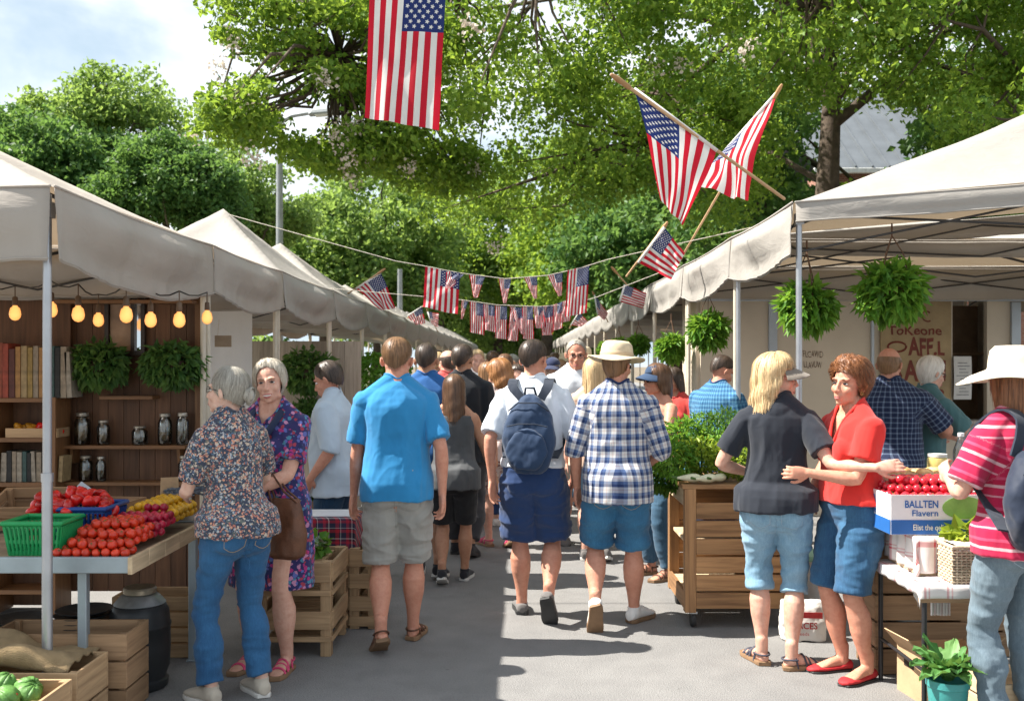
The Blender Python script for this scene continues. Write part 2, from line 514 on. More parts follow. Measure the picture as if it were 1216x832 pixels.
class Body:
    def __init__(s, sp):
        s.sp = sp; g = sp.get
        s.H = H = g('H', 1.75); s.k = H / 1.75; s.sex = g('sex', 'M'); s.w = g('w', 1.0); s.belly = g('belly', 0.0); s.hipw = g('hip', 1.0); s.deep = g('deep', 1.0)
        s.lean = R(g('lean', 2)); s.twist = R(g('twist', 0)); s.sway = g('sway', 0.0); s.voxel = g('voxel', 0.0055)
        s.armk = g('arm', 1.0); s.legk = g('leg', 1.0)
        s.pel = Vector((0, 0, .52 * H))
        s.joints()

    def T(s, p):
        """bend the upright torso into the pose"""
        p = Vector(p); t = (p.z - s.pel.z) / (0.3 * s.H); t = max(0, min(1.2, t))
        a = s.twist * t
        x, y = p.x * math.cos(a) - p.y * math.sin(a), p.x * math.sin(a) + p.y * math.cos(a)
        if p.z > s.pel.z:
            dz = p.z - s.pel.z
            return Vector((x + s.sway * t, y * math.cos(s.lean) + dz * math.sin(s.lean), s.pel.z + dz * math.cos(s.lean) - y * math.sin(s.lean)))
        return Vector((x, y, p.z))

    def prof(s, zf):
        hw, fr, bk = (np.interp(zf, ZP, q) * s.k for q in PROF[s.sex])
        ga = math.exp(-((zf - .60) / .075) ** 2)
        hip = math.exp(-((zf - .52) / .05) ** 2)
        sh = 0 if zf < .82 else min(1, (zf - .82) / .03)
        wm = s.w * (1 - sh) + (0.5 + 0.5 * s.w) * sh
        return (hw * wm * (1 + (s.hipw - 1) * hip) + s.belly * .45 * ga, (fr * s.deep * (1 - sh) + fr * sh) + s.belly * ga, bk * (s.deep * (1 - sh) + sh) * (1 + (s.hipw - 1) * hip) + s.belly * .2 * ga)

    def ring(s, zf, off=0.0, drape=False, n=32, flare=0.0):
        hw, fr, bk = s.prof(zf)
        if drape:
            for z2 in np.arange(zf, .765, .02):
                a, b, c = s.prof(z2); hw = max(hw, a * .95); fr = max(fr, b * .95); bk = max(bk, c * .90)
            if zf < .575: q = s.k * s.hipw * (.45 + .55 * s.w); bk = max(bk, .120 * q + .024 * min(1, (.575 - zf) / .03)); hw = max(hw, s.prof(.52)[0] + .010)
        out = []
        for i in range(n):
            a = 2 * PI * i / n; c, q = math.cos(a), math.sin(a); e = 0.86
            x = math.copysign(abs(c) ** e, c) * (hw + off + flare); y = math.copysign(abs(q) ** e, q) * ((fr if q > 0 else bk) + off + flare)
            out.append(s.T((x, y, zf * s.H)))
        return out

    def joints(s):
        H, g = s.H, s.sp.get; s.S, s.E, s.W, s.Hd, s.hip, s.kn, s.an, s.ff = {}, {}, {}, {}, {}, {}, {}, {}
        shx = (.172 if s.sex == 'M' else .150) * s.k * (0.4 + .6 * s.w) + .012
        for sd, sg in (('l', -1), ('r', 1)):
            S = s.T((sg * shx, -.005, .793 * H)); s.S[sd] = S
            w = Vector(g(sd + 'h', (sg * (shx + .085), .03, .475 * H)))
            pole = Vector(g(sd + 'e', (sg * .35, -1, 0)))
            s.E[sd], s.W[sd] = ik(S, w, .168 * H * s.armk, .148 * H * s.armk, pole)
            hp = Vector((sg * .088 * s.k * s.hipw * (0.5 + .5 * s.w), 0, .505 * H)); s.hip[sd] = hp
            fx, fy, pit, yaw, lift = g(sd + 'f', (sg * .11, 0, 0, sg * 8, 0))
            y = R(-yaw); pit = R(pit)
            fwd = Vector((-math.sin(y), math.cos(y), 0)); side = Vector((fwd.y, -fwd.x, 0)); up = Vector((0, 0, 1))
            ball = Vector((fx, fy, lift)) + fwd * .12 * s.k
            f2 = fwd * math.cos(pit) - up * math.sin(pit); u2 = up * math.cos(pit) + fwd * math.sin(pit)
            M = Matrix((side, f2, u2)).transposed().to_4x4(); M.translation = ball
            s.ff[sd] = M
            A = M @ Vector((0, -.12 * s.k, .088 * s.k))
            kp = Vector(g(sd + 'k', (sg * .12, 1, 0)))
            s.kn[sd], s.an[sd] = ik(hp, A, .242 * H * s.legk, .226 * H * s.legk, kp)
        nb = s.T((0, -.012 * s.k, .855 * H))
        hy, hp, hr = (R(a) for a in g('head', (0, 0, 0)))
        rot = Euler((-hp, hr, 0)).to_matrix(); rot = Matrix.Rotation(-hy, 3, 'Z') @ rot
        s.hrot = rot; hs = s.k * g('hs', 1.0); s.hs = hs
        top = s.T((0, .010 * s.k, H - .123 * hs)); s.hc = top + Vector((0, .0, 0))
        s.M = Matrix.Translation(s.hc) @ rot.to_4x4() @ Matrix.Scale(hs, 4)
        s.nb = nb

    def hm(s, p): return s.M @ Vector(p)

    def head(s, mb):
        fem = s.sex == 'F'; hs = s.hs; rot = s.hrot
        fat = s.sp.get('fat', 0.0)
        E = lambda c, r, ro=None: mb.ell(s.hm(c), [a * hs for a in r], rot if ro is None else rot @ Euler(ro).to_matrix(), 20, 14)
        E((0, -.014, .034), (.076, .094, .088))
        E((0, .022, -.022), (.062 + fat, .068, .082))
        E((0, .036, -.070), (.046 + fat, .046 + fat * .5, .040)); E((0, .070, -.098), (.022, .018, .016) if not fem else (.018, .018, .014))
        E((0, .074, -.06), (.030, .026, .030))
        for sg in (-1, 1):
            E((sg * .036, .054, -.026), (.026 + fat, .028, .027)); E((sg * .044, .012, -.072), (.017 + fat, .034, .022))
            E((sg * .030, .074, .026), (.022, .016, .009))
            E((sg * .083, -.010, -.006), (.008, .018, .030), (R(-8), sg * R(12), sg * R(30)))
            E((sg * .0115, .098, -.035), (.0085, .011, .008))
        mb.tube([s.hm((0, .082, .020)), s.hm((0, .095, -.008)), s.hm((0, .1065, -.032))], [.009 * hs, .0095 * hs, .0112 * hs], 10)
        E((0, .089, -.063), (.020, .010, .007)); E((0, .087, -.075), (.017, .010, .007))

    def hand(s, mb, sd):
        sg = -1 if sd == 'l' else 1; g = s.sp.get; k = s.k * g('hk', 1.0) * (1.0 if s.sex == 'M' else .92)
        fore = (s.W[sd] - s.E[sd]).normalized()
        d = Vector(g(sd + 'd', fore)).normalized()
        n = Vector(g(sd + 'n', (-sg, 0.15, 0))); n = (n - d * n.dot(d)).normalized()
        sT = n.cross(d).normalized()          # thumb side
        if sd == 'l': sT = d.cross(n).normalized()
        if g(sd + 'flip'): sT = -sT
        W = s.W[sd]; curl = g(sd + 'c', 22)
        P = lambda a, b, c: W + d * a * k + sT * b * k + n * c * k
        rings = []
        for a, hw, th in ((-.012, .026, .021), (.01, .030, .019), (.04, .038, .017), (.07, .041, .014), (.088, .039, .011), (.094, .034, .008)):
            rings.append([P(a, math.cos(t) * hw, math.sin(t) * th) for t in np.arange(16) * 2 * PI / 16])
        mb.loft(rings)
        for b, L, r, c2 in ((.031, .068, .0088, 0), (.0105, .078, .0092, 3), (-.0105, .072, .0088, 6), (-.031, .056, .0078, 10)):
            p0 = Vector((.080, b * .95, .0)); pts = [p0]; a = R(curl * .5 + c2); sp = b * 1.2
            for j, f in enumerate((.46, .30, .24)):
                q = pts[-1]; pts.append(Vector((q.x + math.cos(a) * L * f, q.y + sp * L * f * 2.2, q.z + math.sin(a) * L * f))); a += R(curl + c2)
            mb.tube([P(*q) for q in pts], [r * 1.05 * k, r * k, r * .95 * k, r * .8 * k], 9)
        th = [Vector((.012, .026, .006)), Vector((.040, .050, .016)), Vector((.066, .060, .024)), Vector((.088, .060, .030))]
        mb.tube([P(*q) for q in th], [.014 * k, .0122 * k, .0105 * k, .0085 * k], 9)

    def arm_tube(s, mb, sd, off, t0, t1, flare=0.0, n=9, drop=0.0):
        """tube along shoulder-elbow-wrist; t in 0..1 upper arm, 1..2 forearm"""
        S, E, W = s.S[sd], s.E[sd], s.W[sd]; m = (0.45 + .55 * s.w) * s.k * (1.0 if s.sex == 'M' else .88) * s.sp.get('armr', 1.0)
        ts = [0, .12, .3, .5, .75, .95, 1.05, 1.25, 1.5, 1.75, 2.0]; rr = [.058, .060, .055, .050, .046, .041, .041, .043, .037, .030, .0255]
        pts, rad = [], []
        for t in np.linspace(t0, t1, n):
            p = S.lerp(E, t) if t <= 1 else E.lerp(W, t - 1)
            if t > .85 and t < 1.15:  # soften the elbow
                p = p.lerp((S.lerp(E, .85) + E.lerp(W, .15)) / 2, 0.25 * (1 - abs(t - 1) / .15))
            f = (t - t0) / max(1e-6, t1 - t0)
            pts.append(p + Vector((0, 0, -drop * f))); rad.append(float(np.interp(t, ts, rr)) * m + off + flare * f)
        mb.tube(pts, rad, 18, round_=True if off == 0 else 'start')

    def leg_tube(s, mb, sd, off, t0, t1, flare=0.0, n=11, minr=0.0):
        Hp, K, A = s.hip[sd], s.kn[sd], s.an[sd]; m = (0.4 + .6 * s.w) * s.k * s.sp.get('legr', 1.0)
        ts = [0, .2, .45, .7, .9, 1.0, 1.12, 1.3, 1.5, 1.75, 1.92, 2.0]; rr = [.094, .094, .083, .067, .058, .055, .054, .068, .064, .044, .036, .036]
        if s.sex == 'F': rr = [.094, .093, .080, .063, .053, .050, .049, .060, .056, .039, .032, .033]
        fwd = (K - (Hp + A) / 2); back = Vector((0, -1, 0))
        pts, rad = [], []
        for t in np.linspace(t0, t1, n):
            p = Hp.lerp(K, t) if t <= 1 else K.lerp(A, t - 1)
            if .85 < t < 1.15: p = p.lerp((Hp.lerp(K, .85) + K.lerp(A, .15)) / 2, .25 * (1 - abs(t - 1) / .15))
            cb = math.exp(-((t - 1.33) / .2) ** 2) * .016 * s.k
            f = (t - t0) / max(1e-6, t1 - t0)
            pts.append(p + back * cb + Vector((0, 0, 0))); rad.append(max(minr, float(np.interp(t, ts, rr)) * m + off + flare * f))
        mb.tube(pts, rad, 20, round_=(off == 0))

    def seat(s, mb, sd, off):
        sg = -1 if sd == 'l' else 1; q = s.k * s.hipw * (.45 + .55 * s.w)
        mb.ell((sg * .074 * q, -.050 * q, .498 * s.H), [.084 * q + off, .070 * q + off, .086 * q + off])
        mb.ell((sg * .040 * q, -.005, .462 * s.H), [.060 * q + off, .075 * q + off, .05 * q + off])

    def foot(s, mb, sd):
        k = s.k * s.sp.get('footk', 1.0)
        M = s.ff[sd]; rings = []
        hts = [.045, .066, .078, .086, .074, .054, .038, .027, .018]
        for y, w, h in zip(SHOE['y'], SHOE['w'], hts):
            rings.append([M @ Vector((math.cos(a) * w * .86 * k, y * .93 * k, (.016 + (h - .016) / 2 + math.sin(a) * (h - .016) / 2) * k)) for a in np.arange(16) * 2 * PI / 16])
        mb.loft(rings)
        mb.tube([s.an[sd] + Vector((0, 0, .05)), s.an[sd], M @ Vector((0, -.115 * k, .05 * k))], [.036 * s.k, .035 * s.k, .036 * s.k], 14)

    def body(s, parent, mat_):
        mb = MB()
        mb.loft([s.ring(z, -.009 if z < .8 else -.004) for z in ZP])
        for sd in 'lr':
            sg = -1 if sd == 'l' else 1
            s.arm_tube(mb, sd, 0, 0, 2.0, n=21); s.leg_tube(mb, sd, 0, 0, 2.0, n=21); s.hand(mb, sd); s.foot(mb, sd)
            mb.tube([s.T((sg * .03, -.02 * s.k, .868 * s.H)), s.S[sd] + Vector((-sg * .02, 0, .012))], [.040 * s.k, .046 * s.k], 12)
            s.seat(mb, sd, -.014)
            if s.sex == 'F': mb.ell(s.T((sg * .072 * s.k, .092 * s.k, .715 * s.H)), [.058 * s.k * s.sp.get('bust', 1)] * 3)
        r = (.059 if s.sex == 'M' else .050) * s.k * s.sp.get('neck', 1)
        mb.tube([s.nb - Vector((0, 0, .05)), s.nb, s.nb.lerp(s.hc, .6), s.hm((0, -.015, -.02))], [r * 1.15, r, r * .97, r], 16)
        s.head(mb)
        me = remesh(mb, s.voxel, 2, 0.5)
        # press in the eye sockets, mouth corners and philtrum
        co = get_co(me); Mi = np.array(s.M.inverted()); h = co @ Mi[:3, :3].T + Mi[:3, 3]
        d = np.zeros_like(co); f = np.array(s.hrot)[:, 1] * s.hs
        for sg in (-1, 1):
            q = np.exp(-(((h[:, 0] - sg * .031) / .017) ** 2 + ((h[:, 1] - .085) / .03) ** 2 + ((h[:, 2] - .004) / .011) ** 2)); d -= q[:, None] * f * .008
            q = np.exp(-(((h[:, 0] - sg * .026) / .007) ** 2 + ((h[:, 1] - .088) / .02) ** 2 + ((h[:, 2] + .068) / .008) ** 2)); d -= q[:, None] * f * .005
        q = np.exp(-((h[:, 0] / .02) ** 2 + ((h[:, 1] - .1) / .02) ** 2 + ((h[:, 2] + .069) / .0035) ** 2)); d -= q[:, None] * f * .004
        set_co(me, co + d)
        s.bodyo = link_mesh('body', me, mat_, parent)
        return s.bodyo

    # ---------------------------------------------------------- face
    def face(s, parent, iris=(0.12, 0.16, 0.2), brow=(0.2, 0.13, 0.08), lip=(0.5, 0.16, 0.14), smile=False, teeth=False, lids=None):
        em = mat('eye_white', (0.72, 0.70, 0.67), 0.2, 0.02, bump=0); im = mat('iris_%d' % int(iris[2] * 100), (0.02, 0.02, 0.025), 0.1, 0.1, bump=0)
        for sg in (-1, 1):
            mb = MB()
            c = Vector((sg * .031, .0735, .0045))
            rings = [];
            for kk in range(13):
                a = PI * max(.02, min(.98, kk / 12)); rr = .0118 * math.sin(a); y = .0105 * math.cos(a)
                rings.append([s.hm((c.x + rr * math.cos(t) * 1.25, c.y + y, c.z + rr * math.sin(t) * (.50 if smile else .62))) for t in -np.arange(16) * 2 * PI / 16])
            k0 = len(mb.f); mb.loft(rings)
            for i in range(k0, len(mb.f)):
                if (i - k0) < 16 * 3 or i == len(mb.f) - 2: mb.mi[i] = 1
            e = mb.build('eye', [em, im], s.bodyo, True)
            mb = MB()
            mb.tube([s.hm((sg * .014, .0905, .0225)), s.hm((sg * .030, .0915, .0285)), s.hm((sg * .048, .078, .0235))], [.0022 * s.hs, .0030 * s.hs, .0014 * s.hs], 8)
            mb.build('eyebrow', mat('brow_%d' % int(brow[0] * 100), brow, 0.8, 0.2), s.bodyo, True)
            mb = MB()
            mb.tube([s.hm((sg * .017, .0815, .0085)), s.hm((sg * .031, .0862, .0122)), s.hm((sg * .0465, .0765, .0085))], [.0012 * s.hs, .0018 * s.hs, .0012 * s.hs], 6)
            mb.build('eyelid', mat('lash', (0.10, 0.05, 0.035), 0.7, 0.1), s.bodyo, True)
        lm = mat('lips_%d' % int(lip[0] * 100), lip, 0.4, 0.1)
        u = .007 if smile else .0
        w = .026 if smile else .021
        op = .0055 if teeth else .0012
        mb = MB()
        mb.tube([s.hm((-w, .0845, -.068 + u)), s.hm((-w * .5, .0965, -.066 + op)), s.hm((0, .0992, -.0675 + op)), s.hm((w * .5, .0965, -.066 + op)), s.hm((w, .0845, -.068 + u))], [a * s.hs for a in (.0012, .0030, .0032, .0030, .0012)], 8)
        mb.tube([s.hm((-w, .0845, -.0685 + u)), s.hm((-w * .5, .0957, -.072 - op)), s.hm((0, .0982, -.0735 - op)), s.hm((w * .5, .0957, -.072 - op)), s.hm((w, .0845, -.0685 + u))], [a * s.hs for a in (.0012, .0034, .0040, .0034, .0012)], 8)
        o = mb.build('mouth', lm, s.bodyo, True)
        if teeth:
            mb = MB(); mb.tube([s.hm((-w * .75, .0895, -.0675)), s.hm((0, .0968, -.069)), s.hm((w * .75, .0895, -.0675))], [.0035 * s.hs, .0055 * s.hs, .0035 * s.hs], 8)
            mb.build('teeth', mat('teeth', (0.75, 0.72, 0.66), 0.25, 0.03, bump=0), o, True)

    def glasses(s, parent, col=(0.02, 0.02, 0.02), dark=False):
        m = mat('frame_dark', col, 0.3, 0.05, bump=0); mb = MB()
        for sg in (-1, 1):
            pts = [s.hm((sg * .032 + .021 * math.cos(a), .097 - .010 * abs(math.cos(a)) * (1 if math.cos(a) * sg > 0 else .2), .004 + .016 * math.sin(a))) for a in np.linspace(0, 2 * PI, 17)]
            mb.tube(pts, .0016 * s.hs, 6)
            mb.tube([s.hm((sg * .053, .088, .008)), s.hm((sg * .079, .03, .012)), s.hm((sg * .083, -.01, .006)), s.hm((sg * .080, -.028, -.012))], .0018 * s.hs, 6)
        mb.tube([s.hm((-.012, .099, .008)), s.hm((0, .104, .010)), s.hm((.012, .099, .008))], .0015 * s.hs, 6)
        o = mb.build('glasses', m, parent, True)
        if dark:
            mb = MB()
            for sg in (-1, 1):
                mb.loft([[s.hm((sg * .032 + .0205 * math.cos(a) * q, .0965 + z - .010 * abs(math.cos(a)) * (1 if math.cos(a) * sg > 0 else .2), .004 + .0155 * math.sin(a) * q)) for a in np.arange(18) * 2 * PI / 18] for q, z in ((1, -.001), (1, .0015))])
            mb.build('lens', mat('dark_lens', (0.015, 0.012, 0.012), 0.08, 0.02, bump=0), o, True)

    # ---------------------------------------------------------- hair
    def hair(s, parent, m, zb, vol=.012, strands=500, seed=1, fringe=0.0, wave=0.0, top=90, flare=0.0, part=0.0, lenj=.02, wid=.0045, curl=0.0):
        r = random.Random(seed); AZ = [0, 35, 60, 80, 105, 135, 180]
        zc, rx, ry, rz, cy = .034, .0785, .097, .0905, -.013
        A7 = np.arange(720) * 2 * PI / 720; o7 = np.full(720, .5)
        jt = vnoise(np.stack([np.sin(A7) * 7 + 20 + seed, np.cos(A7) * 7 + 20, o7], 1)) - .5 + .6 * (vnoise(np.stack([np.sin(A7) * 19 + 20, np.cos(A7) * 19 + 20, o7 + seed], 1)) - .5)
        TAB = np.interp(np.abs((np.degrees(A7) + 180) % 360 - 180), AZ, zb) + jt * (.010 if flare is None else .020)
        def bottom(az):
            return float(TAB[int(az / (2 * PI) * 720) % 720])
        def path(az, q, out):
            """q: 0 crown .. 1 edge; returns head-space point pushed OUT metres"""
            b = bottom(az); up0 = R(top); Lu = up0 * rz
            if b >= zc:
                a_end = math.asin(min(1, (b - zc) / rz)); ang = up0 + (a_end - up0) * q
                rho, z, nz = math.cos(ang), zc + rz * math.sin(ang), math.sin(ang)
            else:
                Ld = zc - b; L = q * (Lu + Ld)
                if L < Lu: ang = up0 - L / rz; rho, z, nz = math.cos(ang), zc + rz * math.sin(ang), math.sin(ang)
                else:
                    dz = L - Lu; z = zc - dz; nz = 0
                    if flare is None: rho = math.sqrt(max(.35, 1 - (dz / (rz * 1.5)) ** 2))
                    else: rho = 1 + flare * dz
            o = out + wave * math.sin(z * 60 + az * 3) * q
            x = (rx * rho + o * max(.15, math.cos(math.asin(min(1, max(-1, nz)))))) * math.sin(az)
            y = cy + (ry * rho + o * max(.15, math.cos(math.asin(min(1, max(-1, nz)))))) * math.cos(az)
            return Vector((x, y, z + o * nz))
        mb = MB(); NA, NS = 72, 22
        V = []
        for j in range(NS + 1):
            q = j / NS
            for i in range(NA):
                az = 2 * PI * i / NA
                th = vol * (0.55 + 0.45 * math.sin(PI * min(1, q * 1.05)) ** .5) * (1 if q < .93 else .55)
                if flare is None: th *= 1 - .8 * q ** 3
                if top != 90: th *= min(1, .1 + 3 * q)
                n = vnoise(np.array([[math.sin(az) * 5 + 9, math.cos(az) * 5 + 9, q * 2.5 + seed], [math.sin(az) * 16 + 9, math.cos(az) * 16 + 9, q * 3 + seed * 3]]))
                th *= .75 + .4 * n[0] + .25 * n[1]
                if curl: th += curl * (vnoise(np.array([[math.sin(az) * 4 + 30, math.cos(az) * 4 + 30, q * 9 + seed]]))[0] - .4)
                V.append(tuple(s.hm(path(az, q, th + .001))))
        f = [(j * NA + i, j * NA + (i + 1) % NA, (j + 1) * NA + (i + 1) % NA, (j + 1) * NA + i) for j in range(NS) for i in range(NA)]
        f = [t[::-1] for t in f]
        if top == 90: f.append(tuple(range(NA)))
        Vn = np.array(V)
        gc = np.array([(math.sin(2 * PI * i / NA) * .1, math.cos(2 * PI * i / NA) * .1, j / NS * .2) for j in range(NS + 1) for i in range(NA)])
        mb.add(Vn, f, gc)
        for _ in range(strands):
            az = r.uniform(0, 2 * PI); b = bottom(az)
            if b > .06 and r.random() < .4 and not fringe: continue
            q0 = r.uniform(0.02, .6); q1 = min(1.06, q0 + r.uniform(.25, .7)) + r.uniform(-.02, lenj)
            o0 = vol * r.uniform(.75, 1.15) * ((1 - .55 * q1 ** 3) if flare is None else 1); w = wid * r.uniform(.6, 1.3); vs = []
            da = r.uniform(-.10, .10) * (2.2 if flare is None else 1); lift = r.uniform(-.001, .005 if flare is not None else .008); ph = r.uniform(0, 6)
            NQ = 9
            for j in range(NQ):
                t = j / (NQ - 1); q = q0 + (q1 - q0) * t
                a = az + da * t + (curl * 9 * math.sin(t * 9 + ph) if curl else 0)
                o = o0 + lift * math.sin(PI * t) - (.003 if t in (0, 1) else 0) + (curl * .6 * math.sin(t * 7 + ph) if curl else 0)
                ww = w * (1 if 0 < j < NQ - 1 else .3) * (1 - .5 * t)
                da2 = ww / .09
                vs += [tuple(s.hm(path(a - da2 / 2, q, o))), tuple(s.hm(path(a + da2 / 2, q, o)))]
            mb.add(vs, [(2 * j, 2 * j + 1, 2 * j + 3, 2 * j + 2) for j in range(NQ - 1)])
        return mb.build('hair', m, parent, True)

    # ---------------------------------------------------------- clothes
    def fit(s, name, mb, mats, parent, fold=0.006, fs=(9, 9, 4), seed=0, voxel=None, smooth_it=3, puv=True, hem=None):
        me = remesh(mb, voxel or max(.007, s.voxel * 1.3), smooth_it)
        co = get_co(me); no = get_no(me)
        p = co * np.array(fs) + seed * 7.3 + 20
        warp = (fnoise(p * .6, 2) - .5)[:, None] * np.array([1.6, 1.6, 1.2])
        n1 = 1 - np.abs(2 * fnoise(p + warp, 2) - 1) * 1.6
        n2 = fnoise(p * .45 + 40, 2)
        n3 = 1 - np.abs(2 * fnoise(p * np.array([.55, .55, 1.7]) + 70 + warp, 2) - 1) * 1.6
        d = fold * 1.5 * ((n1 - .55) * (0.3 + 1.2 * n2) + .6 * (n3 - .55) * (1.3 - 1.2 * n2))
        n4 = 1 - np.abs(2 * fnoise(p * np.array([1.9, 1.9, 2.3]) + 90 + warp * 1.5, 2) - 1) * 1.6
        d = d + fold * .55 * (n4 - .55) * (.2 + 1.3 * n2)
        d *= np.clip((.85 * s.H - co[:, 2]) / (.06 * s.H), .12, 1)
        set_co(me, co + no * d[:, None])
        if puv:
            co = get_co(me); u = co[:, 0] + (co[:, 1] + .1) * .85 * np.tanh(co[:, 0] / .07); v = co[:, 2].copy()
            for sd in 'lr':
                S, E = np.array(s.S[sd]), np.array(s.E[sd]); ax = (E - S) / np.linalg.norm(E - S); rel = co - S; t = rel @ ax
                sg = -1 if sd == 'l' else 1
                axx = (S + t[:, None] * ax)[:, 0]; msk = (t > .03) & (sg * (co[:, 0] - axx) > -.058)
                e1 = np.cross(ax, [0, 1, 0]); e1 /= np.linalg.norm(e1); e2 = np.cross(ax, e1)
                u = np.where(msk, np.arctan2(rel @ e1, rel @ e2) * .075, u); v = np.where(msk, -t + 2, v)
            a = me.attributes.new('puv', 'FLOAT_VECTOR', 'POINT'); a.data.foreach_set('vector', np.stack([u, v, 0 * u], 1).astype(np.float32).ravel())
        o = link_mesh(name, me, mats, parent)
        return o

    def neckline(s, garment, m, rx=.072, ry=.066, yc=-.004, v=0.0, band=.0075):
        """open the garment at the neck and sew a band round the opening"""
        from mathutils.bvhtree import BVHTree
        me = garment.data; k = s.k; c = s.T((0, yc * k, .845 * s.H))
        bm = bmesh.new(); bm.from_mesh(me); bv = BVHTree.FromBMesh(bm)
        def edge(a):
            x, y = math.cos(a) * rx * k, math.sin(a) * ry * k
            if v and y > 0: y += v * k * math.sin(a) ** 2.0; x *= 1 - .45 * math.sin(a) ** 3
            return c.x + x, c.y + y
        pts = []
        for i in range(48):
            x, y = edge(2 * PI * i / 48); hit = bv.ray_cast(Vector((x, y, s.H * 1.1)), Vector((0, 0, -1)))
            pts.append(Vector((x, y, hit[0].z if hit[0] and hit[0].z > .70 * s.H else .80 * s.H)))
        z = np.array([p.z for p in pts]); z = (np.roll(z, 1) + np.roll(z, -1) + np.roll(z, 2) + np.roll(z, -2) + z) / 5
        for p, q in zip(pts, z): p.z = q + .001
        kill = []
        A = np.arange(48) * 2 * PI / 48; E = np.array([edge(a) for a in A]); rad = np.hypot(E[:, 0] - c.x, E[:, 1] - c.y)
        ang = np.arctan2(E[:, 1] - c.y, E[:, 0] - c.x); o = np.argsort(ang)
        for q in bm.verts:
            if q.co.z > .74 * s.H:
                dx, dy = q.co.x - c.x, q.co.y - c.y
                if math.hypot(dx, dy) < np.interp(math.atan2(dy, dx), ang[o], rad[o], period=2 * PI): kill.append(q)
        bmesh.ops.delete(bm, geom=kill, context='VERTS'); bm.to_mesh(me); bm.free()
        mb = MB(); pts = pts[-2:] + pts + pts[:2]; mb.tube(pts, band, 8, round_=False); mb.build('collar', m, garment, True)

    def shoulder(s, mb, sd, off):
        sg = -1 if sd == 'l' else 1; m = (.45 + .55 * s.w) * s.k * (1 if s.sex == 'M' else .88)
        S = s.S[sd]
        mb.tube([s.T((sg * .03, -.02 * s.k, .862 * s.H)), S + Vector((-sg * .02, 0, .012)), S], [.040 * s.k + off * .9, .046 * s.k + off, .058 * m + off + .003], 14)
        if sd == 'l': mb.ell(s.T((0, -.038 * s.k, .814 * s.H)), [.095 * s.k, .058 * s.k + off, .055 * s.H])

    def shirt(s, parent, m, hem=.47, sleeve=.62, off=.012, neck=.845, flare=.012, fold=.009, name='shirt', seed=0, sflare=.022, tuck=False, voxel=None, puv=True, hole=None, trim=None):
        mb = MB(); zs = [z for z in np.linspace(hem, neck, 16)]
        mb.loft([s.ring(z, off + (.004 if z < .8 else .002), drape=not tuck, flare=flare * max(0, 1 - (z - hem) / .2)) for z in zs])
        for sd in 'lr':
            sg = -1 if sd == 'l' else 1
            if sleeve > 0:
                s.arm_tube(mb, sd, off, 0, sleeve, sflare, n=7 if sleeve < 1 else 14)
                s.shoulder(mb, sd, off)
            if s.sex == 'F': mb.ell(s.T((sg * .070 * s.k, .094 * s.k, .715 * s.H)), [.060 * s.k * s.sp.get('bust', 1) + off] * 3)
        o = s.fit(name, mb, m, parent, fold, (8, 8, 3.2), seed, voxel, puv=puv)
        if neck > .8:
            kw = dict(rx=.070, ry=.064) if s.sex == 'M' else dict(rx=.076, ry=.070, yc=.004)
            kw.update(hole or {}); s.neckline(o, trim or m, **kw)
        return o

    def legs(s, parent, m, end=.95, off=.014, flare=.02, waist=.60, fold=.008, name='shorts', seed=3, minr=0.0, voxel=None, fs=(6, 6, 9), cuff=0.0):
        mb = MB(); mb.loft([s.ring(z, off * .8) for z in np.linspace(.462, waist, 8)])
        for sd in 'lr': s.seat(mb, sd, off * .9)
        for sd in 'lr':
            s.leg_tube(mb, sd, off, -.05, end, flare, n=14, minr=minr)
            if cuff: s.leg_tube(mb, sd, off + flare * .9 + .006, end - cuff, end - .004, .002, n=4, minr=minr + .006 if minr else 0)
        return s.fit(name, mb, m, parent, fold, fs, seed, voxel, puv=False)

    def pockets(s, garment, m, thread, z=.515, w=.125, h=.135, x=.085, seam=True):
        """sewn patch pockets and the centre seam, laid on the garment's own surface"""
        from mathutils.bvhtree import BVHTree
        bm = bmesh.new(); bm.from_mesh(garment.data); bv = BVHTree.FromBMesh(bm); bm.free()
        def on(xx, zz, out):
            hit = bv.ray_cast(Vector((xx, -.6, zz)), Vector((0, 1, 0)))
            return (hit[0] + Vector((0, -out, 0))) if hit[0] else Vector((xx, -.12, zz))
        k = s.k; zz = z * s.H
        for sg in (-1, 1):
            mb = MB(); cx = sg * x * k; W, Hh = w * k, h * k
            def fn(u, v):
                xx = cx + (u - .5) * W; q = abs(u - .5) * 2; z0 = -Hh / 2 + .022 * k * (q ** 1.3); z1 = Hh / 2 + .008 * sg * (u - .5)
                return on(xx, zz + z0 + (z1 - z0) * v, .004 if 0 < u < 1 and 0 < v < 1 else .001)
            mb.grid(fn, 12, 12); o = mb.build('back_pocket', m, garment, True)
            mb = MB(); pts = [fn(.06, 1), fn(.06, .6), fn(.07, .12), fn(.3, .05), fn(.5, .045), fn(.7, .05), fn(.93, .12), fn(.94, .6), fn(.94, 1)]
            mb.tube([p + Vector((0, -.001, 0)) for p in pts], .0014, 5); mb.tube([fn(i / 6, .93) + Vector((0, -.001, 0)) for i in range(7)], .0014, 5); mb.build('stitching', thread, o, True)
        if seam:
            mb = MB(); mb.tube([on(0, zz + Hh * .75 - i * .02, .0005) for i in range(13)], .0026, 6); mb.build('centre_seam', m, garment, True)

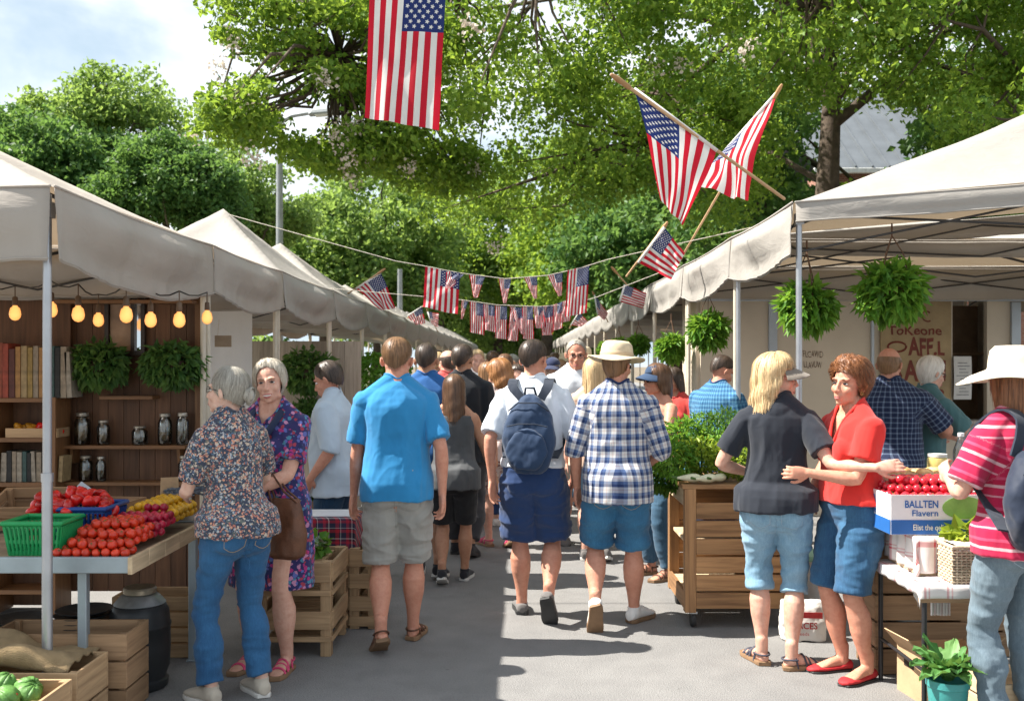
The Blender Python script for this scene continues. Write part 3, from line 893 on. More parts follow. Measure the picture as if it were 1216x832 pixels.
    def skirt(s, parent, m, end=.3, off=.014, flare=.05, waist=.60, fold=.014, name='skirt', seed=5, top=None, sleeve=0, neck=.84):
        """dress or skirt: torso rings carried down to END (fraction of height)"""
        mb = MB(); rings = []
        lo = s.ring(.515, off)
        for t in np.linspace(1, 0, 8)[:-1]:
            z = .515 - (.515 - end) * t
            rings.append([Vector((p.x * (1 + flare * 3 * t), p.y * (1 + flare * 3 * t), z * s.H)) for p in lo])
        rings += [s.ring(z, off, drape=False) for z in np.linspace(.515, top or waist, 12)]
        mb.loft(rings)
        if top:
            for sd in 'lr':
                sg = -1 if sd == 'l' else 1
                if sleeve: s.arm_tube(mb, sd, off, 0, sleeve, .018, n=7); s.shoulder(mb, sd, off)
                mb.ell(s.T((sg * .070 * s.k, .094 * s.k, .715 * s.H)), [.060 * s.k + off] * 3)
        o = s.fit(name, mb, m, parent, fold, (9, 9, 2.2), seed)
        if top: s.neckline(o, m, rx=.074, ry=.070, yc=.006, v=.03)
        return o

    def shoes(s, parent, upper, sole, kind='sneaker', lace=None):
        k = s.k * s.sp.get('footk', 1.0)
        for sd in 'lr':
            M = s.ff[sd]
            hts = {'sneaker': [.062, .084, .094, .102, .090, .068, .056, .046, .032], 'flat': [.045, .062, .062, .040, .036, .036, .042, .034, .024], 'loafer': [.05, .07, .078, .078, .072, .062, .05, .04, .028]}.get(kind)
            sh = .026 if kind != 'flat' else .012
            o = None
            if kind != 'sandal':
                mb = MB(); rings = []
                for y, w, h in zip(SHOE['y'], SHOE['w'], hts):
                    rings.append([M @ Vector((math.copysign(abs(math.cos(a)) ** .8, math.cos(a)) * (w + .004) * k, y * k, (sh * .6 + (h - sh * .6) / 2 + math.sin(a) * (h - sh * .6) / 2) * k)) for a in np.arange(18) * 2 * PI / 18])
                if kind == 'sneaker': mb.tube([s.an[sd] + Vector((0, 0, -.03)), s.an[sd] + (s.kn[sd] - s.an[sd]).normalized() * .012], [.040 * k, .042 * k], 16, round_=False)
                mb.loft(rings)
                o = link_mesh('shoe', remesh(mb, .0055, 3), upper, parent)
                if lace:
                    mb = MB()
                    for i in range(4):
                        y = -.05 + i * .019; h = float(np.interp(y, SHOE['y'], hts)) * k
                        for sg in (-1, 1): mb.tube([M @ Vector((-.021 * sg * k, y * k, h - .004)), M @ Vector((0, (y + .008) * k, h + .004)), M @ Vector((.021 * sg * k, (y + .016) * k, h - .006))], .0022 * k, 6)
                    mb.build('lace', lace, o, True)
            else:
                mb = MB()
                for y, h, q in ((.02, .048, .012), (-.045, .078, .010), (-.10, .088, .009), (-.02, .062, .009)):
                    pts = [M @ Vector((math.cos(a) * .044 * k * (1 if y > -.03 else .9), (y - .012 * math.sin(a)) * k, (.018 + math.sin(a) * (h - .014)) * k)) for a in np.linspace(0, PI, 9)]
                    mb.tube(pts, q * .55, 8, flat=1.6)
                pts = [M @ Vector((math.sin(a) * .042 * k, (-.105 - math.cos(a) * .072) * k, .062 * k)) for a in np.linspace(-PI / 2, PI / 2, 9)]
                mb.tube(pts, .0055, 8)
                o = mb.build('sandal', upper, parent, True)
            mb = MB(); n = 28; out = []
            ys = np.array(SHOE['y']); ws = np.array(SHOE['w'])
            yy = np.concatenate([np.linspace(-.182, .102, 14), np.linspace(.102, -.182, 14)[1:-1]])
            sgn = [1] * 14 + [-1] * 12
            ring = [(sg * (np.interp(y, ys, ws) + .006), y) for y, sg in zip(yy, sgn)]
            mb.loft([[M @ Vector((x * q * k, y * q * k, z * k)) for x, y in ring] for z, q in ((.0, .95), (.004, 1), (sh - .004, 1.0), (sh, .96))])
            mb.build('sole', sole, o, False, auto=30)

    # ---------------------------------------------------------- hats
    def cap(s, parent, m, dirz=0.0, name='cap', tilt=0):
        mb = MB(); rings = []
        Rz = Matrix.Rotation(-R(dirz), 3, 'Z')
        for j in range(11):
            a = R(90 - j * 8.6); q = max(.03, math.cos(a))
            rings.append([s.hm(Rz @ Vector((.090 * q * math.cos(t), -.010 + .106 * q * math.sin(t), .050 + .086 * math.sin(a)))) for t in -np.arange(32) * 2 * PI / 32])
        mb.loft(rings)
        o = mb.build(name, m, parent, True)
        mb = MB(); top, bot = [], []
        NV = 12
        for e in (0, 1):
            for j in range(4):
                v = j / 3
                for i in range(NV + 1):
                    a = R(25 + 130 * i / NV); r = .100 + v * .075 * math.sin(a)
                    x = r * math.cos(a) * (.90 + .04 * v); y = -.010 + r * math.sin(a) * (1.05); z = .058 - .030 * v - 2.4 * x * x - .004 * e
                    top.append(s.hm(Rz @ Vector((x, y, z))))
        f = []; n1 = NV + 1; half = 4 * n1
        for j in range(3):
            for i in range(NV):
                q = (j * n1 + i, j * n1 + i + 1, (j + 1) * n1 + i + 1, (j + 1) * n1 + i); f += [q, tuple(x + half for x in q[::-1])]
        for i in range(NV): f.append((3 * n1 + i, 3 * n1 + i + 1, half + 3 * n1 + i + 1, half + 3 * n1 + i))
        for j in range(3): f += [(j * n1, (j + 1) * n1, half + (j + 1) * n1, half + j * n1), (j * n1 + NV, half + j * n1 + NV, half + (j + 1) * n1 + NV, (j + 1) * n1 + NV)]
        mb.add([tuple(p) for p in top], f); mb.build('visor', m, o, True, auto=50)
        return o

    def brim_hat(s, parent, m, brim=.085, crown=.105, droop=.02, band=None, flop=.0, crease=.0, back=0.0):
        mb = MB(); rings = []; N = 56
        prof = [(1.0 + brim / .1, -droop - .002), (1.0 + brim / .1, -droop + .003), (1.0 + brim * .55 / .1, -droop * .35 + .004), (1.04, .008), (1.0, .016), (.97, crown * .45), (.90, crown * .8), (.70, crown * .99), (.40, crown * 1.03 - crease * .6), (.03, crown * 1.0 - crease)]
        for i, (q, z) in enumerate(prof):
            ring = []
            for t in np.arange(N) * 2 * PI / N:
                wob = 0
                if q > 1.05: wob = (flop * math.sin(2 * t + .6) + flop * .5 * math.sin(3 * t + 2)) * (q - 1) / (brim / .1)
                ring.append(s.hm(Vector((.099 * q * math.cos(t), -.010 + .119 * q * math.sin(t), .052 + z + wob + back * math.sin(t) * (q - 1)))))
            rings.append(ring)
        inner = [[s.hm(Vector((.095 * q * math.cos(t), -.010 + .115 * q * math.sin(t), .052 + z))) for t in np.arange(N) * 2 * PI / N] for q, z in ((1.0, .002),)]
        mb.loft(inner + rings)
        o = mb.build('hat', m, parent, True)
        if band:
            mb = MB()
            mb.loft([[s.hm(Vector((.1015 * q * math.cos(t), -.010 + .1215 * q * math.sin(t), .052 + z))) for t in np.arange(N) * 2 * PI / N] for q, z in ((.99, .012), (1.0, .014), (.985, .034), (.965, .036))], cap=False)
            mb.build('hat_band', band, o, True)
        return o
# ================================================================== CAMERA, SKY, SUN
cam = bpy.data.cameras.new('camera'); cam_o = bpy.data.objects.new('camera', cam); COL.objects.link(cam_o)
cam_o.location = (0, 0, EYE); cam_o.rotation_euler = (R(90), 0, 0); cam.lens = 35; cam.sensor_width = 36
cam.shift_x = -9 / 1216; cam.shift_y = 12 / 1216; cam.clip_start = .05; cam.clip_end = 600; sc.camera = cam_o
cam.dof.use_dof = True; cam.dof.focus_distance = 6.0; cam.dof.aperture_fstop = 4.0
SUN = Vector((-.80, .03, 1.0)).normalized()
EL, ROT = math.asin(SUN.z), math.atan2(SUN.x, SUN.y)
wld = bpy.data.worlds.new('World'); sc.world = wld; wld.use_nodes = True
nt = wld.node_tree; nt.nodes.clear()
out = nt.nodes.new('ShaderNodeOutputWorld')
sky = nd(nt, 'ShaderNodeTexSky', sky_type='NISHITA', sun_disc=False, sun_elevation=EL, sun_rotation=ROT, air_density=1.0, dust_density=1.6, ozone_density=1.0)
gen = nd(nt, 'ShaderNodeTexCoord').outputs['Generated']
cl = noise(nt, scaled(nt, gen, (1.0, 1.0, 2.6)), 2.3, 6.0, 0.55, 0.4)
cm = nd(nt, 'ShaderNodeMapRange', {0: cl, 1: .36, 2: .66}, interpolation_type='SMOOTHSTEP').outputs[0]
hz = nd(nt, 'ShaderNodeSeparateXYZ', {0: gen}).outputs[2]
lowsky = nd(nt, 'ShaderNodeMapRange', {0: hz, 1: 0.0, 2: .55, 3: .82, 4: .52}).outputs[0]
skyc = mixc(nt, lowsky, sky.outputs[0], (7.4, 9.2, 10.6))
skyc = mixc(nt, math_(nt, 'MULTIPLY', cm, .80), skyc, (14, 14.2, 14.4))
bg = nd(nt, 'ShaderNodeBackground', {0: skyc, 1: 0.044})
nt.links.new(bg.outputs[0], out.inputs[0])
sl = bpy.data.lights.new('sun', 'SUN'); sl.energy = 5.0; sl.angle = R(.53); sl.color = (1.0, .945, .86)
so = bpy.data.objects.new('sun', sl); COL.objects.link(so); so.rotation_euler = (-SUN).to_track_quat('-Z', 'Y').to_euler(); so.location = (-20, 0, 30)
vs = sc.view_settings; vs.view_transform = 'Standard'; vs.look = 'None'; vs.gamma = 1.0; vs.exposure = 1.32; vs.use_curve_mapping = False
sc.cycles.use_denoising = True; sc.cycles.max_bounces = 7; sc.cycles.diffuse_bounces = 3; sc.cycles.transparent_max_bounces = 8
sc.cycles.sample_clamp_indirect = 6.0

# ================================================================== GROUND
def asphalt():
    m, nt, out = new_mat('asphalt')
    v = coords(nt)
    big = noise(nt, v, .55, 5, .6); mid = noise(nt, v, 5, 4); fine = noise(nt, v, 130, 3, .7)
    vo = nd(nt, 'ShaderNodeTexVoronoi', {'Vector': v, 'Scale': 150.0})
    c = ramp(nt, big, [(.3, (.165, .165, .166)), (.55, (.205, .203, .200)), (.75, (.232, .229, .224))])
    c = mixc(nt, .35, c, ramp(nt, mid, [(.35, (.13, .125, .12)), (.7, (.27, .262, .25))]))
    c = mixc(nt, .40, c, ramp(nt, fine, [(.35, (.10, .10, .10)), (.62, (.30, .29, .28))]))
    st = nd(nt, 'ShaderNodeMapRange', {0: noise(nt, v, 1.9, 3), 1: .62, 2: .74}).outputs[0]
    c = mixc(nt, math_(nt, 'MULTIPLY', st, .35), c, (.11, .105, .10))
    gum = nd(nt, 'ShaderNodeTexVoronoi', {'Vector': v, 'Scale': 3.2})
    c = mixc(nt, math_(nt, 'MULTIPLY', math_(nt, 'LESS_THAN', gum.outputs['Distance'], .055), .5), c, (.10, .097, .093))
    h = math_(nt, 'ADD', fine, math_(nt, 'MULTIPLY', vo.outputs['Distance'], .8))
    finish(nt, out, c, .88, 0, h, .55, .006, spec=.3)
    return m


mb = MB(); mb.grid(lambda u, v: (-160 + 320 * u, -60 + 320 * v, -.006), 4, 4)
mb.build('ground', mat('packed_earth', (.16, .13, .09), .95, .3, .4, .4, 30), kind='structure')
mb = MB(); mb.grid(lambda u, v: (-9 + 18 * u, -8 + 120 * v, 0), 6, 20)
mb.build('street', asphalt(), kind='structure')

# ================================================================== TENTS
def canvas(name, col, tr=.22, warm=(.80, .62, .42)):
    m, nt, out = new_mat(name)
    v = coords(nt)
    f = noise(nt, v, 1.3, 5, .6); g = noise(nt, scaled(nt, v, (1, 1, .25)), 7, 4); w = noise(nt, v, 330, 2)
    c = ramp(nt, f, [(.3, tuple(a * .90 for a in col)), (.6, col), (.8, tuple(min(1, a * 1.07) for a in col))])
    c = mixc(nt, .20, c, ramp(nt, g, [(.35, tuple(a * .80 for a in col)), (.6, col)]))
    wr = nd(nt, 'ShaderNodeMapRange', {0: noise(nt, scaled(nt, v, (1.3, 1.3, 3)), 3.2, 4, .6, 1.2), 1: .3, 2: .8}).outputs[0]
    h = math_(nt, 'ADD', math_(nt, 'MULTIPLY', wr, 6.0), w)
    finish(nt, out, c, .75, 0, h, .16, .006, transl=tr, tcol=tuple(a * b for a, b in zip(col, warm)), spec=.25)
    return m


CANVAS = canvas('tent_canvas', (.49, .445, .395)); CANVAS_W = canvas('tent_canvas_pale', (.43, .405, .37))
STEEL = mat('pole_steel', (.42, .44, .47), .38, .12, 6, .06, 90, metal=.75); CREAMP = mat('pole_cream', (.56, .50, .40), .55, .16, 5, .1, 60)
DARKBAR = mat('frame_black', (.035, .033, .032), .5, .2)


def tent(label, xs, xb, y0, y1, eave, vbot, peak, side, front_v=None, seed=0, sag=.09, seg=1, near=True, pole_m=None, pole_first=None, group=None, cm=None, pole_in=0.0, rise=0.0):
    """side -1: row whose street edge xs faces +X; +1: street edge faces -X"""
    cx, cy = (xs + xb) / 2, (y0 + y1) / 2
    hx, hy = abs(xs - xb) / 2, (y1 - y0) / 2 - .012
    t = thing('market_tent', label, 'tent', (cx, cy, 0), 0, group)
    n = 30 if near else 10
    rr = np.random.default_rng(seed)
    cm = cm or CANVAS
    def roof(u, v):
        a, b = 2 * u - 1, 2 * v - 1; d = max(abs(a), abs(b)); e = min(abs(a), abs(b))
        z = eave + (peak - eave) * (1 - d) ** 1.06
        mid = 1 - (e / d) ** 2 if d > 1e-6 else 0
        z -= mid * .055 * math.sin(PI * d) ** .7
        if near:
            q = vnoise(np.array([[a * 3.1 + seed + 9, b * 3.1 + 9, 1.5], [a * 9 + 9 + seed, b * 9 + 9, 4.5]])); z += (q[0] - .5) * .035 * min(1, (1 - d) * 6) + (q[1] - .5) * .012 * min(1, (1 - d) * 6)
        return (a * hx, b * hy, z)
    mb = MB(); mb.grid(roof, n, n); mb.build('canopy', cm, t, near)
    front_v = front_v if front_v is not None else eave - vbot
    sides = [((-side * hx, -hy), (-side * hx, hy), (-side, 0), eave - vbot, sag, seg), ((-hx, -hy), (hx, -hy), (0, -1), front_v, sag * .35, 1)]
    if near: sides += [((side * hx, -hy), (side * hx, hy), (side, 0), eave - vbot, sag, 1), ((-hx, hy), (hx, hy), (0, 1), front_v, sag * .35, 1)]
    for k, (a, b, nr, hgt, sg, ns) in enumerate(sides):
        L = math.hypot(b[0] - a[0], b[1] - a[1]); nu = (44 if near else 10) * (1 if ns == 1 else ns)
        def val(u, v):
            w = (u * ns) % 1.0 if u < 1 else 1.0
            s1 = math.sin(PI * w)
            x, y = a[0] + (b[0] - a[0]) * u, a[1] + (b[1] - a[1]) * u
            q = vnoise(np.array([[u * L * 2.3 + seed * 3 + k * 9, v * 1.6 + 5, 2.5], [u * L * 7 + seed + k * 5, v * 2.5 + 3, 7.5], [u * L * 17 + seed, v * 2 + 3, 3.5]]))
            bul = .012 + ((.095 if side < 0 else .050) * s1 * math.sin(PI * min(1, v * 1.35)) * (.3 + 1.3 * q[0]) + (.045 if side < 0 else .030) * (q[1] - .5) * v + .030 * (q[2] - .5) * v) * (1 if hgt > .2 else .35) + .02 * v
            roll = .022 * math.exp(-((v - .28 - .1 * (q[0] - .5)) / .10) ** 2) * s1 * (1 if hgt > .2 else 0)
            z = eave - v * (hgt + sg * s1 * (.8 + .4 * q[0]) + .02 * (q[1] - .5)) - .018 * s1 * (1 - v)
            return (x + nr[0] * (bul + roll), y + nr[1] * (bul + roll), z)
        mb = MB(); mb.grid(val, nu, 14 if near else 5)
        o = mb.build('valance', cm, t, True)
        sm = o.modifiers.new('cloth', 'SOLIDIFY'); sm.thickness = .004
        if near:
            mb = MB(); mb.tube([(p[0] + nr[0] * .004, p[1] + nr[1] * .004, p[2]) for p in (val(i / nu, 0) for i in range(nu + 1))], .007, 6); mb.build('edge_seam', cm, o, True)
            mb = MB(); mb.tube([(p[0] + nr[0] * .003, p[1] + nr[1] * .003, p[2]) for p in (val(i / nu, .965) for i in range(nu + 1))], .0055, 6); mb.build('hem', cm, o, True)
    inset = .035 + pole_in
    for i, (px_, py_) in enumerate(((-side, -1), (-side, 1), (side, -1), (side, 1))):
        if not near and i in (1, 3): continue
        mb = MB(); x, y = px_ * (hx - inset), py_ * (hy - inset)
        mb.tube([(x, y, .012), (x, y, 1.15)], .0225, 14, round_=False); mb.tube([(x, y, 1.15), (x, y, eave - .03)], .019, 14, round_=False)
        if near: mb.tube([(x, y, 1.13), (x, y, 1.17)], .026, 14, round_=False); mb.box((x, y, .006), (.10, .10, .012)); mb.box((x, y, eave - .10), (.052, .052, .07))
        mb.build('pole', (pole_first if (i == 0 and pole_first) else pole_m or CREAMP), t, True, auto=35)
    if near:
        pk = (0, 0, peak - .12); zt = eave - .07; zb = eave - .30
        for sx, sy in ((-1, -1), (1, -1), (-1, 1), (1, 1)):
            mb = MB(); mb.tube([(sx * (hx - .05), sy * (hy - .05), zt), (sx * hx * .5, sy * hy * .5, (zt + peak) / 2 - .10), pk], .013, 8, flat=1.0); mb.build('roof_rafter', DARKBAR, t, True)
        for a, b in (((-1, -1), (1, -1)), ((-1, 1), (1, 1)), ((-1, -1), (-1, 1)), ((1, -1), (1, 1))):
            mb = MB(); P = lambda f, z: (a[0] * (hx - .05) * (1 - f) + b[0] * (hx - .05) * f, a[1] * (hy - .05) * (1 - f) + b[1] * (hy - .05) * f, z)
            for f0, f1 in ((0, .5), (.5, 1)):
                mb.tube([P(f0, zt), P(f1, zb)], .008, 6); mb.tube([P(f0, zb), P(f1, zt)], .008, 6)
            mb.build('scissor_brace', DARKBAR, t, True)
    if rise:
        for o in t.children_recursive:
            co = get_co(o.data); co[:, 2] += rise * np.clip((co[:, 0] + hx) / (2 * hx), 0, 1) * np.clip(co[:, 2] / eave, 0, 1); set_co(o.data, co)
    return t


GL, GR = 'cream canopies in the row with the bulb lit stall', 'cream canopies in the row with the hanging baskets'
LX = -2.07
tent('large cream canopy tent with deep valance over the bulb lit produce stall', LX, -4.33, 4.39, 6.67, 2.44, 2.11, 2.98, -1, seed=1, pole_first=STEEL, group=GL, sag=.10)
tent('low peaked cream tent just behind the bulb lit stall', LX, -4.3, 6.67, 8.62, 2.44, 2.12, 2.88, -1, seed=2, group=GL)
tent('tall peaked cream tent rising behind the bulb lit stall roof', LX, -3.77, 8.62, 11.0, 2.44, 2.12, 3.16, -1, seed=3, group=GL, cm=CANVAS_W)
tent('cream tent with a low peak beside the street lamp pole', LX, -3.77, 11.0, 13.3, 2.44, 2.12, 3.10, -1, seed=4, group=GL, cm=CANVAS_W)
y = 13.3
for i in range(15):
    tent('cream canopy tent far along the row with the bulb lit stall', LX, -3.8, y, y + 2.3, 2.44, 2.12, 2.95, -1, seed=5 + i, near=i < 2, group=GL, cm=CANVAS_W); y += 2.3
RX = 1.69
tent('nearest cream canopy of the basket row with a thin front edge and black braces', RX, 5.6, 6.1, 7.9, 2.64, 2.31, 3.27, 1, front_v=.125, rise=.34, seed=30, sag=.07, pole_m=STEEL, group=GR, cm=CANVAS_W)
tent('second cream canopy of the basket row in front of the food kiosk', RX, 5.6, 7.9, 10.2, 2.64, 2.31, 3.0, 1, front_v=.12, seed=31, sag=.10, group=GR, cm=CANVAS_W)
y = 10.2
for i in range(16):
    lab = 'cream canopy tent over the food kiosk roof' if i == 0 else 'cream canopy tent far along the row with the hanging baskets'
    tent(lab, RX, 5.7 if i == 0 else 4.6, y, y + 2.5, 2.64, 2.31, 3.0, 1, seed=32 + i, near=i < 2, group=GR, cm=CANVAS_W); y += 2.5

# ================================================================== TREES
def leaf_mat(name, dark, mid, light, tr=.42, tc=(.20, .30, .03)):
    m, nt, out = new_mat(name)
    isl = nd(nt, 'ShaderNodeNewGeometry').outputs['Random Per Island']
    f = noise(nt, coords(nt), .8, 2)
    k = math_(nt, 'ADD', math_(nt, 'MULTIPLY', isl, .65), math_(nt, 'MULTIPLY', f, .38))
    c = ramp(nt, k, [(.15, dark), (.55, mid), (.92, light)])
    t = mixc(nt, .5, c, tc)
    finish(nt, out, c, .5, 0, transl=tr, tcol=t, spec=.35)
    return m


LEAF_A = leaf_mat('leaf_maple', (.050, .138, .018), (.125, .250, .030), (.265, .375, .058), .55, (.44, .56, .06))
LEAF_B = leaf_mat('leaf_dark', (.036, .110, .030), (.072, .172, .044), (.145, .250, .062), .48, (.27, .43, .08))
LEAF_C = leaf_mat('leaf_far', (.085, .175, .050), (.160, .275, .070), (.27, .37, .098), .54, (.42, .56, .10))
LEAF_H = leaf_mat('leaf_herb', (.050, .160, .016), (.105, .275, .030), (.215, .40, .055), .42, (.36, .52, .05))
PETAL = leaf_mat('petal', (.50, .42, .36), (.62, .55, .47), (.70, .66, .60), .35, (.6, .5, .4))
BARK = mat('bark', (.085, .062, .045), .9, .35, 9, .8, 28)


def leaves(mb, C, size, rg, up=.35, droop=0.25, wid=.72, mi=0, spread=None):
    """one small bent leaf at every point of C"""
    N = len(C)
    d = rg.normal(size=(N, 3)); d[:, 2] -= droop * 1.6
    if spread is not None: d += spread
    d /= np.linalg.norm(d, axis=1, keepdims=True)
    n = rg.normal(size=(N, 3)); n[:, 2] += up * 3
    s = np.cross(d, n); s /= np.linalg.norm(s, axis=1, keepdims=True) + 1e-9
    n = np.cross(s, d)
    L = size * rg.uniform(.6, 1.25, (N, 1)); W = L * wid
    v = np.stack([C, C + d * L * .45 + s * W * .5 + n * L * .10, C + d * L - n * L * .12, C + d * L * .45 - s * W * .5 + n * L * .10], 1).reshape(-1, 3)
    i = np.arange(N)[:, None] * 4
    mb.add(v, np.concatenate([i + np.array([[0, 1, 2]]), i + np.array([[0, 2, 3]])]), mi=mi)


def proj(p): return CX + F * p[0] / p[1], CY - F * (p[2] - EYE) / p[1]


def tree(name, label, base, crowns, nclump, rcl, nleaf, lsize, lm, trunk_r, fork, seed, group=None, keep=None, nlimb=10, blossom=0, sub=None, leader=0.0, flat=.65, cat='tree', twigs=True, lean=(0, 0)):
    rg = np.random.default_rng(seed)
    t = thing(name, label, cat, (base[0], base[1], 0), 0, group)
    B = np.array([base[0], base[1], 0.0])
    wts = np.array([c[1][0] * c[1][1] * c[1][2] for c in crowns]) ** .75; wts /= wts.sum()
    cl, par = [], []
    wsub = [1] * len(crowns)
    while len(cl) < nclump:
        c, r = crowns[rg.choice(len(crowns), p=wts)]
        d = rg.normal(size=3); d /= np.linalg.norm(d); q = rg.uniform(.35, 1) ** .45
        p = np.array(c) + d * np.array(r) * q
        if p[2] < .2 or (keep and not keep(p)): continue
        cl.append(p)
    par = [(rcl, nleaf, flat)] * len(cl)
    if sub:
        scr, sn, sr, sl, sf, sk = sub; k0 = len(cl)
        while len(cl) < k0 + sn:
            c, r = scr[rg.choice(len(scr))]; d = rg.normal(size=3); d /= np.linalg.norm(d); p = np.array(c) + d * np.array(r) * rg.uniform(.2, 1) ** .5
            if sk(p): cl.append(p); par.append((sr, sl, sf))
    cl = np.array(cl)
    mb = MB()
    C = []
    for p, (rcl_, nl_, fl_) in zip(cl, par):
        k = int(nl_ * rg.uniform(.55, 1.35)); g = rg.normal(size=(k, 3)); g /= np.linalg.norm(g, axis=1, keepdims=True)
        rad = rcl_ * rg.uniform(.6, 1.3)
        C.append(p + g * (rg.uniform(.1, 1, (k, 1)) ** .5) * np.array([rad, rad, rad * fl_]))
    C = np.concatenate(C)
    leaves(mb, C - B, lsize, rg)
    crown = mb.build('crown', lm, t)
    # trunk and limbs
    top = np.array([fork[0], fork[1], fork[2]])
    mb = MB(); P = [B * 1.0 - B]
    pts = [np.array([0, 0, -.05]), (top - B) * .33 + rg.normal(size=3) * .06, (top - B) * .68 + rg.normal(size=3) * .08, top - B]
    mb.tube(pts, [trunk_r * 1.35, trunk_r * 1.02, trunk_r * .95, trunk_r * .85], 14)
    far = cl[np.argsort(-np.linalg.norm(cl - top, axis=1))]
    limbs = []
    pick = [far[0]]
    while len(pick) < nlimb:     # spread the limb ends
        dmin = np.min([np.linalg.norm(cl - q, axis=1) for q in pick], axis=0); pick.append(cl[np.argmax(dmin)])
    nodes = [top]
    if leader: mb.tube([top - B, top - B + np.array([.12, .1, leader * .5]), top - B + np.array([.05, .2, leader])], [trunk_r * .84, trunk_r * .62, trunk_r * .35], 12)
    for e in pick:
        s = top + np.array([0, 0, rg.uniform(0, leader) if leader else rg.uniform(-.25, .0) * (top[2] * .3)])
        m1 = s + (e - s) * .35 + np.array([0, 0, .12 * np.linalg.norm(e - s)]) + rg.normal(size=3) * .15; m2 = s + (e - s) * .7 + np.array([0, 0, .10 * np.linalg.norm(e - s)]) + rg.normal(size=3) * .2
        ln = np.linalg.norm(e - s); r0 = min(trunk_r * .5, .03 + ln * .011)
        mb.tube([s - B, m1 - B, m2 - B, e - B], [r0, r0 * .68, r0 * .4, r0 * .15], 8)
        nodes += [s + (m1 - s) * f for f in (.5, 1)] + [m1 + (m2 - m1) * f for f in (.5, 1)] + [m2 + (e - m2) * .5]
    if twigs:
        nodes = np.array(nodes)
        for p in cl[::2]:
            dd = np.linalg.norm(nodes - p, axis=1); a = nodes[np.argmin(dd)]; L = dd.min()
            if L < .3 or L > 4: continue
            m = (a + p) / 2 + rg.normal(size=3) * .12 * L
            mb.tube([a - B, m - B, p - B], [.012 + .012 * L, .010 + .006 * L, .006], 5)
    mb.build('trunk', BARK, t, True)
    if blossom:
        mb = MB(); idx = rg.choice(len(cl), blossom)
        vis = sorted(range(len(cl)), key=lambda i: cl[i][1])[:len(cl)]
        C = np.concatenate([cl[i] + np.array([rg.normal() * rcl * .5, -rcl * .75 + rg.normal() * .1, rg.normal() * rcl * .4]) + rg.normal(size=(46, 3)) * .075 for i in idx])
        leaves(mb, C - B, .055, rg, up=.2, wid=.9); mb.build('blossom', PETAL, t)
    return t


def gap(p):
    x, y = proj(p)
    if 942 < x < 1098 and 112 < y < 228 and p[1] < 24: return False      # window in the crown towards the house
    if y > 300 and p[1] < 22 and x > 620: return False
    return True


def keepmaple(p):
    x, y = proj(p)
    if x < 430 and 60 < y < 78 and rng.random() < .8: return False
    if x < 235 + 20 or (x < 335 and (y > 150 or 28 < y < 78)) or (x < 400 and y > 172) or (x < 480 and y > 205): return False
    if 340 < x < 372 and 150 < y < 260: return False
    return gap(p) and y < 262


def e(px, py, Y, rx, ry, rz): return (tuple(at(px, py, Y)), (rx, ry, rz))


tree('maple_tree', 'big spreading maple arching over the market street behind the crossed flags', (5.45, 17.5), [((2.6, 16.2, 8.8), (6.2, 4.6, 4.4)), ((6.5, 17, 9), (4.5, 4, 4.5)), e(640, 150, 14.2, 2.6, 2, 1.3), e(800, 110, 14, 2.6, 2, 1.6), e(560, 30, 14, 2.4, 2, 1.4), e(900, 20, 13.6, 2.4, 2, 1.6), e(780, 215, 15.5, 1.8, 1.6, .9), e(560, 210, 16, 1.6, 1.5, .8), e(920, 120, 15.5, 1.2, 1.2, 1.2)],
     520, .56, 235, .095, LEAF_A, .24, (5.35, 17.3, 4.7), 21, keep=keepmaple, nlimb=15, leader=3.6, blossom=85, sub=([e(330, 20, 13.4, 1.1, 1, .55), e(400, 60, 13.4, 1.3, 1.2, .7), e(320, 122, 13, .95, 1, .36), e(420, 130, 13.6, 1.2, 1, .55), e(300, 142, 13.2, .7, .8, .2), e(450, 175, 14.5, 1.0, .9, .35), e(400, 180, 13.8, .9, .9, .26), e(470, 30, 13.6, 1.2, 1.2, .8), e(520, 200, 15, 1., 1, .35), ((-4.8, 14.6, 9.2), (3.2, 2.4, 1.7))], 225, .40, 118, .5, lambda p: (proj(p)[0] > 250 or proj(p)[1] < -40) and not (312 < proj(p)[0] < 408 and 112 < proj(p)[1] < 172)))
tree('maple_tree', 'leafy tree with pale blossom above the peak of the nearest basket row canopy', (9.6, 14.8), [e(1190, 60, 13, 1.6, 1.6, 1.9), e(1150, 20, 15, 2, 1.5, 1.6), e(1250, 150, 14, 1.5, 1.5, 1.3), ((9, 15, 8), (3, 3, 3))], 170, .55, 220, .098, LEAF_A, .24, (9.2, 14.8, 4.5), 23, keep=gap, nlimb=9, blossom=30)
tree('dark_tree', 'dark dense tree standing behind the basket row canopies beside the brick house', (8.8, 21), [e(905, 235, 21, 1.7, 2, 2.3), e(1120, 200, 20, 1.6, 1.8, 1.5), e(1000, 270, 21, 3, 2, 1.2), e(1130, 130, 21, 1.3, 1.5, 1.2), e(840, 180, 23, 2, 2, 2.2)], 230, .75, 150, .17, LEAF_B, .22, (8.4, 21, 3.4), 24, keep=gap, nlimb=8)
